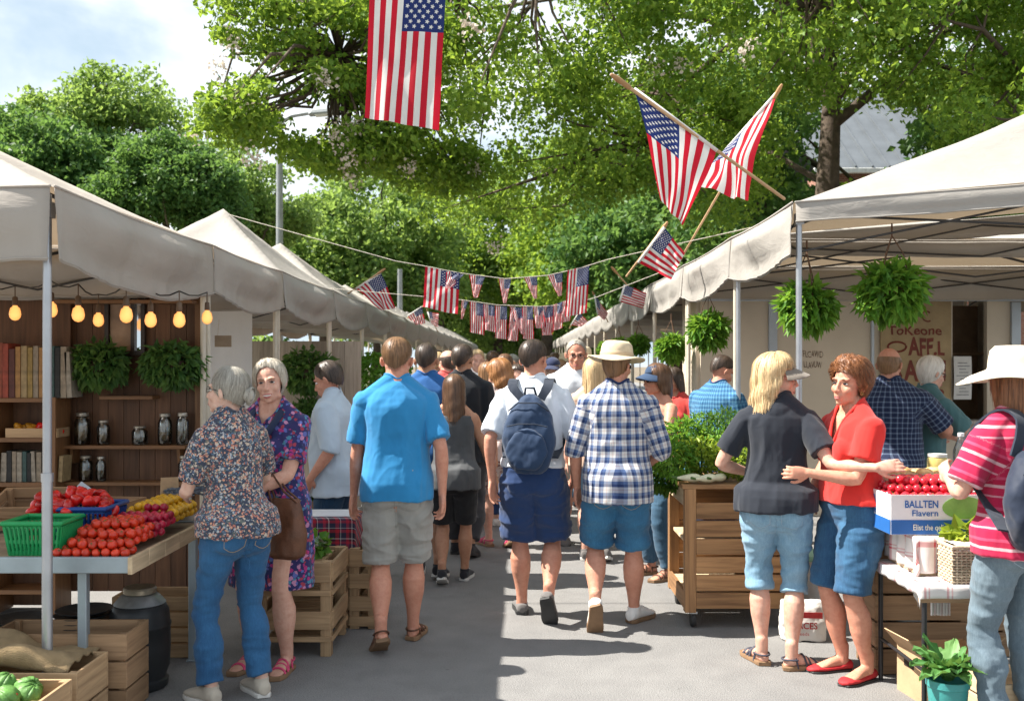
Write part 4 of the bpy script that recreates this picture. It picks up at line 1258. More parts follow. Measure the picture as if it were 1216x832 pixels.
# trees of the far background
GT = 'tall trees beyond the bulb lit row'
tree('broadleaf_tree', 'tall green tree with feathery top and bare fanning branches in the sky', (-13.6, 31), [e(130, 185, 31, 2.6, 2.5, 1.7), e(90, 135, 31, 1.5, 1.6, .9), e(145, 112, 31, 1.5, 1.5, .7), e(60, 190, 31, 2.2, 2.2, 1.6), e(195, 135, 31, .7, .8, .45)], 170, .60, 130, .17, LEAF_C, .3, (-12.8, 31, 4.6), 25, GT, nlimb=16, flat=.9)
tree('broadleaf_tree', 'dark rounded tree at the edge of the sky above the stall roof', (-15.6, 29), [e(15, 195, 29, 2.3, 2.4, 1.6), e(15, 225, 28, 2.6, 2.4, 1.8), e(80, 215, 29, 2, 2, 1.6)], 190, .70, 190, .18, LEAF_B, .28, (-15.4, 29, 4), 26, GT)
tree('broadleaf_tree', 'round dense tree with yellowish upper leaves between the tall tree and the lamp', (-9.2, 27), [e(205, 215, 27, 1.5, 1.6, 1.15), e(190, 185, 27, 1.0, 1., .5), e(240, 235, 27, 1.1, 1.3, .9), e(150, 245, 27, 1.2, 1.3, .9)], 190, .50, 190, .14, LEAF_B, .22, (-9.2, 27, 3.4), 27, GT)
tree('broadleaf_tree', 'lighter tree with thin foliage just behind the street lamp pole', (-10.4, 36), [e(290, 215, 36, 1.7, 1.7, 1.5), e(270, 255, 36, 2, 2, 1.4), e(330, 262, 36, 1.4, 1.3, .8)], 120, .65, 150, .17, LEAF_C, .2, (-10.2, 36, 3.6), 28, GT)
GB = 'trees closing the end of the street'
for i, (px, py, Y, rx, rz, lb, lm) in enumerate([(385, 300, 44, 3.0, 2.6, 'pale sunlit tree beyond the lamp at the end of the bulb lit row', LEAF_C), (450, 280, 46, 3.4, 3.2, 'yellow green tree behind the small slanting flags of the bulb lit row', LEAF_C), (520, 275, 52, 4.0, 3.6, 'bright green tree behind the first bunting string', LEAF_C), (590, 290, 60, 5.0, 4.2, 'hazy green tree closing the middle of the street', LEAF_C),
                                             (650, 260, 50, 3.8, 4.0, 'broad green tree behind the bunting flags over the crowd', LEAF_A), (725, 265, 40, 3.2, 3.6, 'deep green tree behind the pole flags of the basket row', LEAF_A), (800, 250, 34, 3.2, 3.2, 'dark tree close behind the canopies of the basket row', LEAF_B), (560, 370, 66, 5.5, 2.2, 'low far tree under the second bunting string', LEAF_C), (655, 375, 62, 4.6, 2.2, 'low far tree where the basket row canopies end', LEAF_C), (480, 340, 58, 4.5, 2.8, 'low far tree behind the thin grey pole', LEAF_C)]):
    c = at(px, py, Y)
    tree('broadleaf_tree', lb, (c.x, Y), [(tuple(c), (rx, rx * .8, rz)), ((c.x - rx * .4, Y, c.z - rz * .5), (rx * .8, rx * .7, rz * .7)), ((c.x + rx * .4, Y, c.z - rz * .6), (rx * .8, rx * .7, rz * .7))], 170, .95, 120, .26, lm, .28, (c.x, Y, max(1.5, c.z - rz * .6)), 40 + i, GB, twigs=False)
# clipped shrub behind the second stall
rg = np.random.default_rng(4); mb = MB(); g = rg.normal(size=(5200, 3)); g /= np.linalg.norm(g, axis=1, keepdims=True)
leaves(mb, g * np.array([.75, .5, .85]) * rg.uniform(.6, 1, (5200, 1)) ** .4 + np.array([0, 0, .95]), .075, rg); t = thing('shrub', 'sunlit green shrub behind the posts of the second stall', 'shrub', at(438, 0, 13.0).xy.to_3d()); mb.build('foliage', LEAF_H, t)
mb = MB(); [mb.tube([(0, 0, 0), (a * .2, b * .15, .5), (a * .4, b * .3, 1.1)], [.03, .02, .008], 6) for a, b in ((1, 1), (-1, .5), (.2, -1), (-.5, -.6))]; mb.build('stem', BARK, t, True)

# ================================================================== HOUSE, LAMP, KIOSK
def brick():
    m, nt, out = new_mat('brick')
    v = coords(nt); sx = nd(nt, 'ShaderNodeSeparateXYZ', {0: v})
    c2 = nd(nt, 'ShaderNodeCombineXYZ', {0: math_(nt, 'ADD', sx.outputs[0], sx.outputs[1]), 1: sx.outputs[2], 2: 0.0}).outputs[0]
    b = nd(nt, 'ShaderNodeTexBrick', {'Vector': c2, 'Scale': 4.3, 'Color1': (.22, .085, .055, 1), 'Color2': (.30, .13, .085, 1), 'Mortar': (.34, .30, .26, 1), 'Mortar Size': .02})
    finish(nt, out, b.outputs[0], .9, 0, b.outputs[1], .4, -.01); return m


hx0 = at(978, 0, 27).x
t = thing('brick_house', 'brick house with a pale ribbed metal roof seen through the maple crown', 'house', (hx0, 27, 0))
mb = MB(); mb.box((3.6, 4, 3.4), (7.2, 8, 6.8)); mb.build('wall', brick(), t)
RIB = mat('roof_metal', (.13, .145, .16), .45, .12, 2, .1, 40, metal=.3)
mb = MB()
for s in (-1, 1):
    q = Vector((3.6, 4 + s * 2.3, 8.42)); mb.box(q, (8.0, 5.75, .08), (R(-s * 36), 0, 0))
    for i in range(18): mb.box((-.25 + i * .45, 4 + s * 2.32, 8.485), (.04, 5.75, .06), (R(-s * 36), 0, 0))
mb.build('roof', RIB, t)
mb = MB(); mb.box((3.6, -.60, 6.70), (8.1, .12, .14)); mb.build('gutter', mat('gutter_white', (.6, .6, .58), .5), t, bevel=.02)
for i in range(2):
    mb = MB(); mb.box((1.6 + i * 3.4, -.01, 4.4), (1.1, .12, 1.5)); w = mb.build('window', mat('window_white', (.7, .7, .68), .5), t, bevel=.01)
    mb = MB(); mb.box((1.6 + i * 3.4, -.075, 4.4), (.95, .02, 1.35)); mb.build('pane', mat('glass_dark', (.03, .04, .05), .08, .1, bump=0), w)

p = at(332, 428, 20)
t = thing('street_lamp', 'grey street lamp with a short arm among the maple leaves', 'street lamp', (p.x, 20, 0))
mb = MB(); mb.tube([(0, 0, 0), (0, 0, 3.4), (0, 0, 6.6)], [.085, .072, .062], 14, round_=False); mb.lathe([(.14, 0), (.14, .25), (.09, .32)]); mb.build('post', mat('lamp_grey', (.30, .32, .33), .5, .12, metal=.4), t, True, auto=40)
mb = MB(); mb.tube([(0, 0, 6.45), (.25, 0, 6.58), (.75, 0, 6.66)], [.045, .04, .035], 10); mb.build('arm', _cache['lamp_grey'], t, True)
mb = MB(); mb.box((.95, 0, 6.67), (.75, .26, .11), (0, R(-5), 0), taper=(.8, .7)); h = mb.build('lamp_head', _cache['lamp_grey'], t, bevel=.03)
mb = MB(); mb.box((.97, 0, 6.605), (.5, .18, .03), (0, R(-5), 0)); mb.build('lens', mat('lamp_lens', (.6, .6, .55), .25), h, bevel=.008)
p = at(475, 428, 33)
t = thing('utility_pole', 'thin grey pole behind the first bunting string', 'pole', (p.x, 33, 0))
mb = MB(); mb.tube([(0, 0, 0), (0, 0, 4.7)], [.11, .08], 12, round_=False); mb.build('post', _cache['lamp_grey'], t, True, auto=40)
mb = MB(); mb.box((0, -.02, 4.55), (.16, .06, .10)); mb.build('bracket', _cache['lamp_grey'], t, bevel=.01)

KY = 10.72
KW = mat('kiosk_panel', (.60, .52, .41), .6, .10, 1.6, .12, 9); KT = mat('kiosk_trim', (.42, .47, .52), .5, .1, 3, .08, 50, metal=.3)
t = thing('food_kiosk', 'cream panelled food kiosk with a blue grey roof edge behind the canopies', 'kiosk', (1.95, KY, 0))
x1, x2, x3 = at(1131, 0, KY).x - 1.95, at(1172, 0, KY).x - 1.95, at(1208, 0, KY).x - 1.95
mb = MB(); mb.box((x1 / 2, .04, 1.19), (x1, .08, 2.38)); mb.box(((x2 + x3) / 2, .04, 1.19), (x3 - x2, .08, 2.38)); mb.box(((x1 + x2) / 2, .04, .5), (x2 - x1 - .004, .078, 1.0)); mb.build('front_wall', KW, t)
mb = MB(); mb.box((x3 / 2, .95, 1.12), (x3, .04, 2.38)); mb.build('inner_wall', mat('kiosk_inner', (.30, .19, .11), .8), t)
for xx in (-.02, x3 + .02):
    mb = MB(); mb.box((xx, .5, 1.19), (.04, .9, 2.38)); mb.build('side_wall', KW, t)
mb = MB(); mb.box((x3 / 2, .38, 2.44), (x3 + .3, 1.35, .07)); mb.build('roof', KT, t, bevel=.01)
mb = MB(); mb.box((x3 / 2, -.325, 2.39), (x3 + .34, .05, .20)); mb.box((x3 / 2, -.36, 2.46), (x3 + .36, .02, .035)); mb.box((x3 / 2, -.36, 2.32), (x3 + .36, .02, .03)); mb.box((x3 / 2, -.36, 2.39), (x3 + .36, .02, .02)); mb.build('roof_edge', KT, t, bevel=.006)
for xx, w_ in ((at(917, 0, KY).x - 1.95, .09), (at(1035, 0, KY).x - 1.95, .03), (x3 - .03, .10)):
    mb = MB(); mb.box((xx, -.022, 1.15), (w_, .04, 2.3)); mb.build('post', KT, t, bevel=.005)
mb = MB(); mb.box(((x1 + x2) / 2, -.10, 1.02), (x2 - x1 + .5, .30, .035)); mb.build('counter', mat('kiosk_counter', (.35, .33, .30), .4), t, bevel=.005)
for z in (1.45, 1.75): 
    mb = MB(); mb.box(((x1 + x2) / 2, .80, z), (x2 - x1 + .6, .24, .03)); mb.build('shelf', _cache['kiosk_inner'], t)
# painted words on the kiosk panel
mb = MB(); p = at(953, 424, KY - .004)
text_mesh(mb, 'FLCAWD', (p.x - 1.95, -.003, p.z), .10, (1, 0, 0), (0, 0, 1), jitter=.05, width=.22); text_mesh(mb, 'LLAVUW', (p.x - 1.95 + .01, -.003, p.z - .115), .10, (1, 0, 0), (0, 0, 1), jitter=.06, width=.20)
mb.build('painted_lettering', mat('paint_brown', (.16, .10, .07), .7), t)

# the hand painted menu board
p0, p1 = at(1046, 356, KY - .05), at(1130, 487, KY - .05)
t = thing('menu_sign', 'tan hand painted food sign with dark red lettering on the kiosk wall', 'sign', (p0.x, KY - .03, p1.z))
W_, H_ = p1.x - p0.x, p0.z - p1.z
mb = MB(); mb.box((W_ / 2, 0, H_ / 2), (W_, .025, H_)); mb.build('board', mat('sign_tan', (.36, .27, .15), .8, .2, 4, .2, 30), t, bevel=.003)
mb = MB(); S = lambda s, x, y, h, w, off=.0, j=.03: text_mesh(mb, s, (x * W_, -.0145, y * H_), h * H_, (1, 0, 0), (0, 0, 1), offset=off, jitter=j, width=w * W_)
S('C', .56, .80, .15, .14, .0); S('ToKeone', .10, .685, .115, .76, .02); S('AFF', .40, .50, .22, .34, .035); S('L', .80, .50, .17, .10, .03); S('.', .74, .50, .17, .05, .03)
S('ATHI', .34, .27, .25, .58, .03); S('S', .14, .27, .25, .16, .03); S('JET', .42, .085, .145, .34, .03); S('?', .80, .085, .145, .10, .03); S('H', .15, .085, .145, .15, .03)
for q in (0, 1):
    pts = [((.23 + .13 * math.cos(a)) * W_, -.0155, (.575 + .045 * math.sin(a)) * H_) for a in np.linspace(.5, 2 * PI + .1, 20)]
mb.tube(pts, .011, 6); mb.build('lettering', mat('paint_red', (.17, .035, .022), .65, .25), t)
t = thing('paper_notice', 'white printed notice sheet pinned in the kiosk window beside the menu sign', 'notice', at(1130, 474, KY - .07))
mb = MB(); mb.grid(lambda u, v: (.02 + .19 * u, -.002 - .012 * math.sin(PI * v), .46 * v), 4, 10); mb.build('sheet', mat('paper', (.62, .62, .60), .8, .05), t)
mb = MB(); [mb.box((.05 + .065 * (i % 2) * .2 + .06, -.016 - .0 * i, .05 + i * .034), (.13 - .03 * (i % 3), .002, .006)) for i in range(11)]; mb.build('print', mat('ink', (.10, .10, .12), .8), t)
# ------------------------------------------------------------------ the people themselves
SK_F, SK_R, SK_T, SK_P = SKIN
H_GREY = hair_mat('hair_grey', (0.16, 0.145, 0.12), (0.46, 0.43, 0.37)); H_SILV = hair_mat('hair_silver', (0.30, 0.26, 0.20), (0.66, 0.60, 0.50))
H_BROWN = hair_mat('hair_brown', (0.045, 0.022, 0.012), (0.17, 0.085, 0.042)); H_DARK = hair_mat('hair_dark', (0.010, 0.007, 0.006), (0.095, 0.064, 0.046))
H_GING = hair_mat('hair_ginger', (0.17, 0.065, 0.02), (0.46, 0.22, 0.085)); H_BLND = hair_mat('hair_blond', (0.34, 0.21, 0.09), (0.80, 0.60, 0.34))
H_RUSS = hair_mat('hair_russet', (0.085, 0.03, 0.012), (0.32, 0.13, 0.05)); H_WHITE = hair_mat('hair_white', (0.5, 0.46, 0.4), (0.84, 0.80, 0.73))
H_SAND = hair_mat('hair_sandy', (0.085, 0.042, 0.018), (0.30, 0.165, 0.08))
RUB_W = mat('rubber_white', (0.62, 0.60, 0.56), 0.7, 0.15); RUB_B = mat('rubber_black', (0.03, 0.03, 0.03), 0.7, 0.2); RUB_T = mat('rubber_tan', (0.22, 0.13, 0.07), 0.7, 0.2)
LEATH_B = mat('leather_brown', (0.10, 0.045, 0.025), 0.45, 0.25, 20, 0.2, 120); CANV_W = cloth_mat('canvas_white', (0.72, 0.70, 0.67)); CANV_G = cloth_mat('canvas_grey', (0.14, 0.13, 0.125)); CANV_S = cloth_mat('canvas_sand', (0.48, 0.42, 0.34)); CANV_K = cloth_mat('canvas_black', (0.02, 0.02, 0.025))
RED_SH = mat('red_suede', (0.42, 0.02, 0.025), 0.7, 0.15); PINK_SH = mat('pink_strap', (0.62, 0.06, 0.16), 0.5, 0.2); STRAP_D = mat('strap_dark', (0.05, 0.05, 0.07), 0.6, 0.2)
SHORT_TOP = [.088, .080, .045, .030, .022, -.020, -.050]
THREAD = cloth_mat('thread_tan', (.45, .30, .14)); THREAD_W = cloth_mat('thread_pale', (.30, .38, .45))
COUNT = {'n': 0}


def person(px, Y, rz, label, z=0.0, **sp):
    x = (px - CX) / F * Y
    r = thing('person', label, 'person', (x, Y, z), R(rz))
    b = Body(sp); b.body(r, sp.get('skin', SK_F))
    return r, b


GROUND = 0.0
# woman with the bun, at the end of the produce table
r, b = person(281, 4.9, 46, 'woman with grey bun, glasses, floral blouse and blue jeans beside the produce table', H=1.635, sex='F', w=.86, hip=1.12, belly=.025, lean=3, sway=-.02, legr=.95, head=(-30, -6, 0), skin=SK_P,
    lh=(-.12, .30, 1.0), rh=(.13, .30, .95), le=(-.5, -.8, -.2), re=(.9, -.7, 0), lf=(-.12, .03, 0, -6, 0), rf=(.12, -.03, 0, 8, 0), ld=(.5, .8, 0), rd=(-.5, .8, 0), hs=1.04)
b.hair(r, H_GREY, [.082, .06, .0, -.02, -.03, -.045, -.06], .010, 1000, 3, flare=None, wid=.0028)
mb = MB(); mb.ell(b.hm((0, -.118, .0)), (.034, .026, .036), b.hrot); mb.ell(b.hm((.004, -.122, -.020)), (.022, .018, .034), b.hrot)
for i in range(26):
    a = i * .61; q = [b.hm((.036 * math.cos(a + t), -.118 - .012 * math.sin(t * 2) - .008, .002 + .036 * math.sin(a + t * 1.2))) for t in np.linspace(0, 1.6, 6)]
    mb.tube(q, .0028, 5)
mb.build('hair_bun', H_GREY, r, True)
b.face(r); b.glasses(r)
FLOR1 = floral_mat('blouse_floral', (0.045, 0.055, 0.085), [(0.60, 0.30, 0.20), (0.55, 0.45, 0.36), (0.10, 0.16, 0.24), (0.42, 0.16, 0.12), (0.40, 0.42, 0.44), (0.12, 0.14, 0.13)], 98, .62)
b.shirt(r, FLOR1, .50, .80, .012, .832, .014, .010, 'blouse', 1, .016)
J1 = denim_mat('denim_blue', (0.012, 0.060, 0.155), (0.045, 0.165, 0.33))
g = b.legs(r, J1, 1.93, .010, .012, .55, .009, 'jeans', 2, minr=.062); b.pockets(g, J1, THREAD, .495)
b.shoes(r, CANV_S, RUB_W, 'sneaker')
# smiling woman in the floral dress
r, b = person(323, 5.42, 166, 'smiling woman with short silver blond hair in a purple and blue floral dress', H=1.665, sex='F', w=1.16, hip=1.0, belly=.02, lean=1, head=(-14, 0, 5), skin=SK_F,
    lh=(.02, .26, .97), rh=(.20, .30, .98), le=(-1, -.6, -.3), re=(1, -.6, 0), lf=(-.10, .02, 0, -6, 0), rf=(.11, 0, 0, 8, 0), ld=(.9, .3, 0), rd=(-.6, .6, .1), voxel=.005)
b.hair(r, H_SILV, [.096, .082, .030, -.055, -.072, -.082, -.088], .019, 1200, 5, wave=.003, flare=None, fringe=1, wid=.003)
b.face(r, smile=True, teeth=True, brow=(.3, .2, .13), lip=(.48, .13, .13))
FLOR2 = floral_mat('dress_floral', (0.028, 0.025, 0.11), [(0.36, 0.03, 0.16), (0.10, 0.12, 0.36), (0.45, 0.20, 0.34), (0.02, 0.03, 0.10), (0.06, 0.20, 0.30), (0.30, 0.04, 0.07)], 50, .7)
dr = b.skirt(r, FLOR2, .27, .014, .035, .6, .011, 'dress', 5, top=.825, sleeve=.70)
mb = MB()
for sg in (-1, 1): mb.tube([b.T((sg * .070, -.01, .862 * b.H)), b.T((sg * .082, .07, .825 * b.H)), b.T((sg * .045, .128, .775 * b.H)), b.T((sg * .020, .150, .735 * b.H))], [.016, .024, .022, .008], 10, flat=.4)
mb.build('lapel', cloth_mat('collar_navy', (0.012, 0.022, 0.06)), dr, True)
b.shoes(r, PINK_SH, RUB_T, 'sandal')
HB = b, r
# man in the pale shirt looking into the second stall
r, b = person(401, 7.05, 84, 'man in a pale blue shirt and dark jeans looking down beside the second stall', H=1.665, sex='M', w=1.06, belly=.055, lean=5, head=(4, 22, 0), skin=SK_R,
    lh=(-.25, .12, .86), rh=(.27, .10, .80), ld=(.3, .5, -.8), voxel=.006, hs=1.1)
b.hair(r, H_DARK, [.092, .07, .03, .0, -.03, -.06, -.07], .007, 260, 6, flare=None); b.face(r, brow=(.06, .04, .03))
PALE = cloth_mat('shirt_pale', (0.44, 0.52, 0.60))
b.shirt(r, PALE, .44, 1.05, .02, .848, .018, .011, 'shirt', 11, .014, puv=False)
b.legs(r, denim_mat('denim_deep', (0.008, 0.025, 0.06), (0.02, 0.07, 0.14)), 1.95, .014, .018, .55, .006, 'jeans', 4, minr=.06); b.shoes(r, CANV_K, RUB_B, 'loafer')
# big man in the blue tee
r, b = person(471, 5.82, 2, 'sandy haired man in a bright blue tee and grey shorts, seen from behind', H=1.80, sex='M', w=.92, belly=.035, deep=1.1, lean=3, twist=6, armr=.94, head=(3, 2, 0), skin=SK_R, neck=1.15, fat=.006,
    lh=(-.262, .10, .875), rh=(.268, -.03, .89), le=(-.6, -1, 0), re=(.6, -1, 0), lf=(-.060, -.20, 30, -16, .0), rf=(.085, .16, 0, 10, 0), voxel=.0055, ln=(.9, -.4, 0), rn=(-.9, -.4, 0), lc=28, rc=30, hs=1.03)
b.hair(r, H_SAND, SHORT_TOP, .010, 1100, 7, flare=None, wid=.003); b.face(r)
b.shirt(r, cloth_mat('tee_blue', (0.022, 0.215, 0.46)), .480, .80, .016, .85, .014, .010, 'tee_shirt', 21, .016, puv=False)
g = b.legs(r, cloth_mat('shorts_grey', (0.33, 0.325, 0.30)), .99, .020, .028, .58, .012, 'shorts', 22); b.pockets(g, _cache['shorts_grey'], _cache['shorts_grey'], .475, .13, .11); b.shoes(r, LEATH_B, RUB_T, 'sandal')
# man in blue beyond him
r, b = person(506, 7.7, 0, 'man with cropped dark hair and a royal blue shirt behind the bright blue tee', H=1.80, w=1.05, skin=SK_T, voxel=.008, head=(4, 0, 0), lf=(-.06, .12, 0, -8, 0), rf=(.10, -.12, 10, 10, 0), hs=1.05)
b.hair(r, H_DARK, SHORT_TOP, .006, 160, 8, flare=None)
b.shirt(r, cloth_mat('tee_royal', (0.015, 0.10, 0.30)), .45, .8, .016, .85, name='tee_shirt', seed=31, puv=False); b.legs(r, denim_mat('denim_mid', (0.02, 0.07, 0.16), (0.06, 0.17, 0.3)), 1.0, .018, .02, .56, .006, 'shorts', 32); b.shoes(r, CANV_K, RUB_W, 'sneaker')
# woman in the grey tank top
r, b = person(538, 7.45, -4, 'brunette woman in a grey tank top and black knee shorts walking away', H=1.56, sex='F', w=1.04, hip=1.03, skin=SK_T, lean=3, head=(-12, 6, 0), voxel=.006, lf=(-.07, -.10, 22, -6, 0), rf=(.07, .14, 0, 6, 0), rh=(.32, .13, .74), lh=(-.27, -.02, .74), hs=1.04)
b.hair(r, H_BROWN, [.085, .07, -.04, -.20, -.235, -.25, -.26], .013, 1000, 9, flare=.15, wave=.003, wid=.003); b.face(r)
b.shirt(r, cloth_mat('tank_grey', (0.075, 0.078, 0.082), var=.3), .46, 0, .012, .805, .012, .008, 'tank_top', 41, puv=False)
b.legs(r, cloth_mat('shorts_black', (0.012, 0.012, 0.014)), .93, .014, .02, .58, .006, 'shorts', 42); b.shoes(r, CANV_K, RUB_W, 'sneaker', CANV_W)
# man in the black shirt
r, b = person(549, 8.5, -6, 'dark haired man in a black short sleeved shirt walking beyond the tank top woman', H=1.80, w=1.04, skin=SK_T, voxel=.008, head=(14, 0, 0), hs=1.04, lf=(-.08, .12, 0, -6, 0), rf=(.08, -.12, 15, 8, 0))
b.hair(r, H_DARK, SHORT_TOP, .013, 240, 10, flare=None)
b.shirt(r, cloth_mat('shirt_black', (0.012, 0.014, 0.018)), .45, .85, .016, .85, name='shirt', seed=51, puv=False); b.legs(r, cloth_mat('shorts_char', (0.04, 0.04, 0.045)), 1.9, .016, .02, .56, .006, 'trousers', 52, minr=.06); b.shoes(r, CANV_K, RUB_B, 'sneaker')
# ginger woman in the pale tee
r, b = person(594, 8.9, 24, 'woman with wavy strawberry blond hair and a pale blush tee, walking away in the sun', H=1.67, sex='F', w=1.0, skin=SK_F, voxel=.008, head=(-38, 14, 0), hs=1.05, lf=(-.07, .10, 0, -6, 0), rf=(.07, -.12, 24, 6, 0))
b.hair(r, H_GING, [.085, .07, -.03, -.12, -.15, -.16, -.16], .026, 620, 12, flare=.25, wave=.007); b.face(r)
b.shirt(r, cloth_mat('tee_blush', (0.62, 0.52, 0.50)), .47, .8, .015, .838, name='tee_shirt', seed=61, puv=False); b.legs(r, floral_mat('skirt_print', (0.5, 0.4, 0.38), [(0.25, 0.1, 0.1), (0.55, 0.5, 0.45)], 40), .9, .02, .02, .58, .006, 'shorts', 62); b.shoes(r, PINK_SH, RUB_T, 'sandal')
# man with the rucksack
r, b = person(633, 6.42, -3, 'man in a white shirt and navy shorts carrying a dark blue rucksack on his back', H=1.80, w=.94, belly=.025, lean=4, twist=-7, armr=.94, skin=SK_R, head=(24, 3, 0), voxel=.0055, fat=.003,
    lh=(-.262, -.04, .90), rh=(.262, .16, .93), le=(-.7, -1, 0), re=(.7, -1, 0), lf=(-.080, .16, 0, -8, 0), rf=(.085, -.26, 52, 10, .05), ln=(.8, -.5, 0), rn=(-.9, -.3, 0), lc=24, rc=34)
b.hair(r, H_DARK, SHORT_TOP, .011, 1100, 13, flare=None, wid=.003); b.face(r, brow=(.04, .03, .02)); b.glasses(r)
b.shirt(r, cloth_mat('shirt_white', (0.70, 0.74, 0.80)), .548, .86, .012, .852, .006, .010, 'shirt', 71, .018, puv=False)
b.legs(r, cloth_mat('shorts_navy', (0.016, 0.042, 0.125)), .92, .028, .045, .565, .013, 'shorts', 72); b.shoes(r, CANV_G, RUB_B, 'loafer')
BP = b, r
# man in the plaid shirt and sun hat
r, b = person(733, 6.2, -6, 'man in a blue white plaid shirt, denim shorts and a cream sun hat', H=1.76, w=.98, belly=.04, lean=5, twist=7, armr=.95, skin=SK_R, head=(28, 5, 0), voxel=.0055, fat=.004,
    lh=(-.255, .10, .87), rh=(.20, .24, 1.0), le=(-.7, -1, 0), re=(.5, -1, -.2), lf=(-.12, -.24, 58, -6, .04), rf=(.105, .18, 0, 34, 0), ln=(.8, -.5, 0), rn=(-.9, -.3, 0), lc=26, rc=30)
b.hair(r, H_SAND, [.05, .05, .02, -.012, -.045, -.07, -.075], .007, 200, 14, flare=None); b.face(r); b.glasses(r, dark=True)
STRAW = mat('straw_cream', (0.66, 0.54, 0.37), 0.85, 0.12, 20, 0.5, 260)
b.brim_hat(r, STRAW, .072, .105, .012, mat('band_tan', (0.50, 0.38, 0.25), 0.8, 0.1), .012, .02)
PLAID1 = plaid_mat('plaid_blue', (0.66, 0.66, 0.66), (0.018, 0.045, 0.15), (0.10, 0.17, 0.34), .062, .070, .5, (0.62, 0.50, 0.46))
b.shirt(r, PLAID1, .452, 1.12, .014, .852, .014, .010, 'plaid_shirt', 81, .012)
g = b.legs(r, denim_mat('denim_bright', (0.016, 0.085, 0.185), (0.06, 0.215, 0.37)), .93, .022, .026, .57, .011, 'shorts', 82, cuff=.07); b.pockets(g, _cache['denim_bright'], THREAD, .465); b.shoes(r, CANV_W, RUB_T, 'sneaker', CANV_W)
# people half hidden between the last two
r, b = person(706, 8.3, -4, 'woman with straight pale blond hair and a peach top behind the plaid shirt', H=1.69, sex='F', w=1.0, skin=SK_F, voxel=.008, head=(0, 0, 0), hs=1.08, lf=(-.08, .05, 0, 0, 0), rf=(.09, -.08, 16, 6, 0))
b.hair(r, H_BLND, [.085, .07, -.05, -.17, -.20, -.22, -.23], .016, 560, 15, flare=.1); b.shirt(r, cloth_mat('top_peach', (0.66, 0.46, 0.34)), .47, .5, .013, .83, name='top', seed=91, puv=False); b.legs(r, denim_mat('denim_light', (0.06, 0.14, 0.24), (0.2, 0.33, 0.45)), .9, .015, .02, .58, .006, 'shorts', 92); b.shoes(r, CANV_G, RUB_W, 'sneaker')
r, b = person(683, 9.1, 190, 'tall ruddy man in a white open necked shirt coming towards the camera', H=1.86, w=1.06, belly=.03, skin=SK_R, voxel=.007, head=(10, 8, 0), hs=1.06, lf=(-.09, .12, 0, -6, 0), rf=(.09, -.1, 14, 6, 0))
b.hair(r, H_GREY, [.10, .09, .05, .0, -.03, -.06, -.07], .005, 140, 16, flare=None); b.face(r); b.glasses(r); b.shirt(r, cloth_mat('shirt_ice', (0.66, 0.70, 0.74)), .46, .9, .018, .85, name='shirt', seed=101, puv=False); b.legs(r, cloth_mat('shorts_stone', (0.35, 0.31, 0.25)), .95, .02, .025, .57, .007, 'shorts', 102); b.shoes(r, CANV_G, RUB_B, 'loafer')
# woman in the navy cap
r, b = person(784, 7.7, 118, 'woman in a navy cap, sunglasses and strapless floral top in profile with jeans', H=1.64, sex='F', w=1.05, skin=SK_R, voxel=.0065, head=(10, 2, 0), hs=1.05, lh=(-.13, .30, .97), rh=(.26, .16, .96), le=(-1, -.5, 0))
b.hair(r, H_BROWN, [.06, .06, -.02, -.10, -.13, -.145, -.15], .014, 420, 17, flare=.2, wave=.003); b.face(r); b.glasses(r, dark=True); b.cap(r, cloth_mat('cap_navy', (0.018, 0.045, 0.10)))
b.shirt(r, floral_mat('top_floral', (0.012, 0.018, 0.04), [(0.06, 0.2, 0.22), (0.4, 0.35, 0.3), (0.3, 0.08, 0.1)], 45, .5), .52, 0, .012, .765, .0, .006, 'strapless_top', 111, puv=False)
b.legs(r, denim_mat('denim_slate', (0.02, 0.06, 0.11), (0.08, 0.17, 0.26)), 1.94, .011, .015, .58, .006, 'jeans', 112, minr=.055); b.shoes(r, LEATH_B, RUB_T, 'sandal')
# man in blue gingham behind the herbs
r, b = person(842, 8.0, -52, 'dark haired man in a blue gingham shirt bending over the greens behind the cart', H=1.72, w=1.1, skin=SK_R, lean=12, head=(18, 26, 0), voxel=.007, lh=(-.1, .35, 1.0), rh=(.18, .35, .98))
b.hair(r, H_DARK, SHORT_TOP, .011, 340, 18, flare=None); b.face(r)
b.shirt(r, plaid_mat('gingham_blue', (0.10, 0.30, 0.46), (0.02, 0.10, 0.24), (0.04, 0.18, 0.34), .034, .034, .5, (0.30, 0.48, 0.58)), .45, 1.1, .018, .85, name='gingham_shirt', seed=121); b.legs(r, denim_mat('denim_deep', (0, 0, 0), (0, 0, 0)), 1.95, .014, .018, .55, .006, 'jeans', 122, minr=.06); b.shoes(r, CANV_K, RUB_B, 'loafer')
r, b = person(801, 9.2, 150, 'dark haired woman in a coral red top between the navy cap and the gingham shirt', H=1.60, sex='F', w=1.0, skin=SK_T, voxel=.009, head=(20, 10, 0))
b.hair(r, H_DARK, [.085, .07, -.05, -.13, -.15, -.15, -.15], .012, 200, 19, flare=.1); b.shirt(r, cloth_mat('top_coral', (0.60, 0.06, 0.05)), .47, .8, .014, .835, name='top', seed=131, puv=False); b.legs(r, CANV_K, 1.9, .012, .015, .56, .005, 'trousers', 132, minr=.05); b.shoes(r, CANV_K, RUB_B, 'loafer')
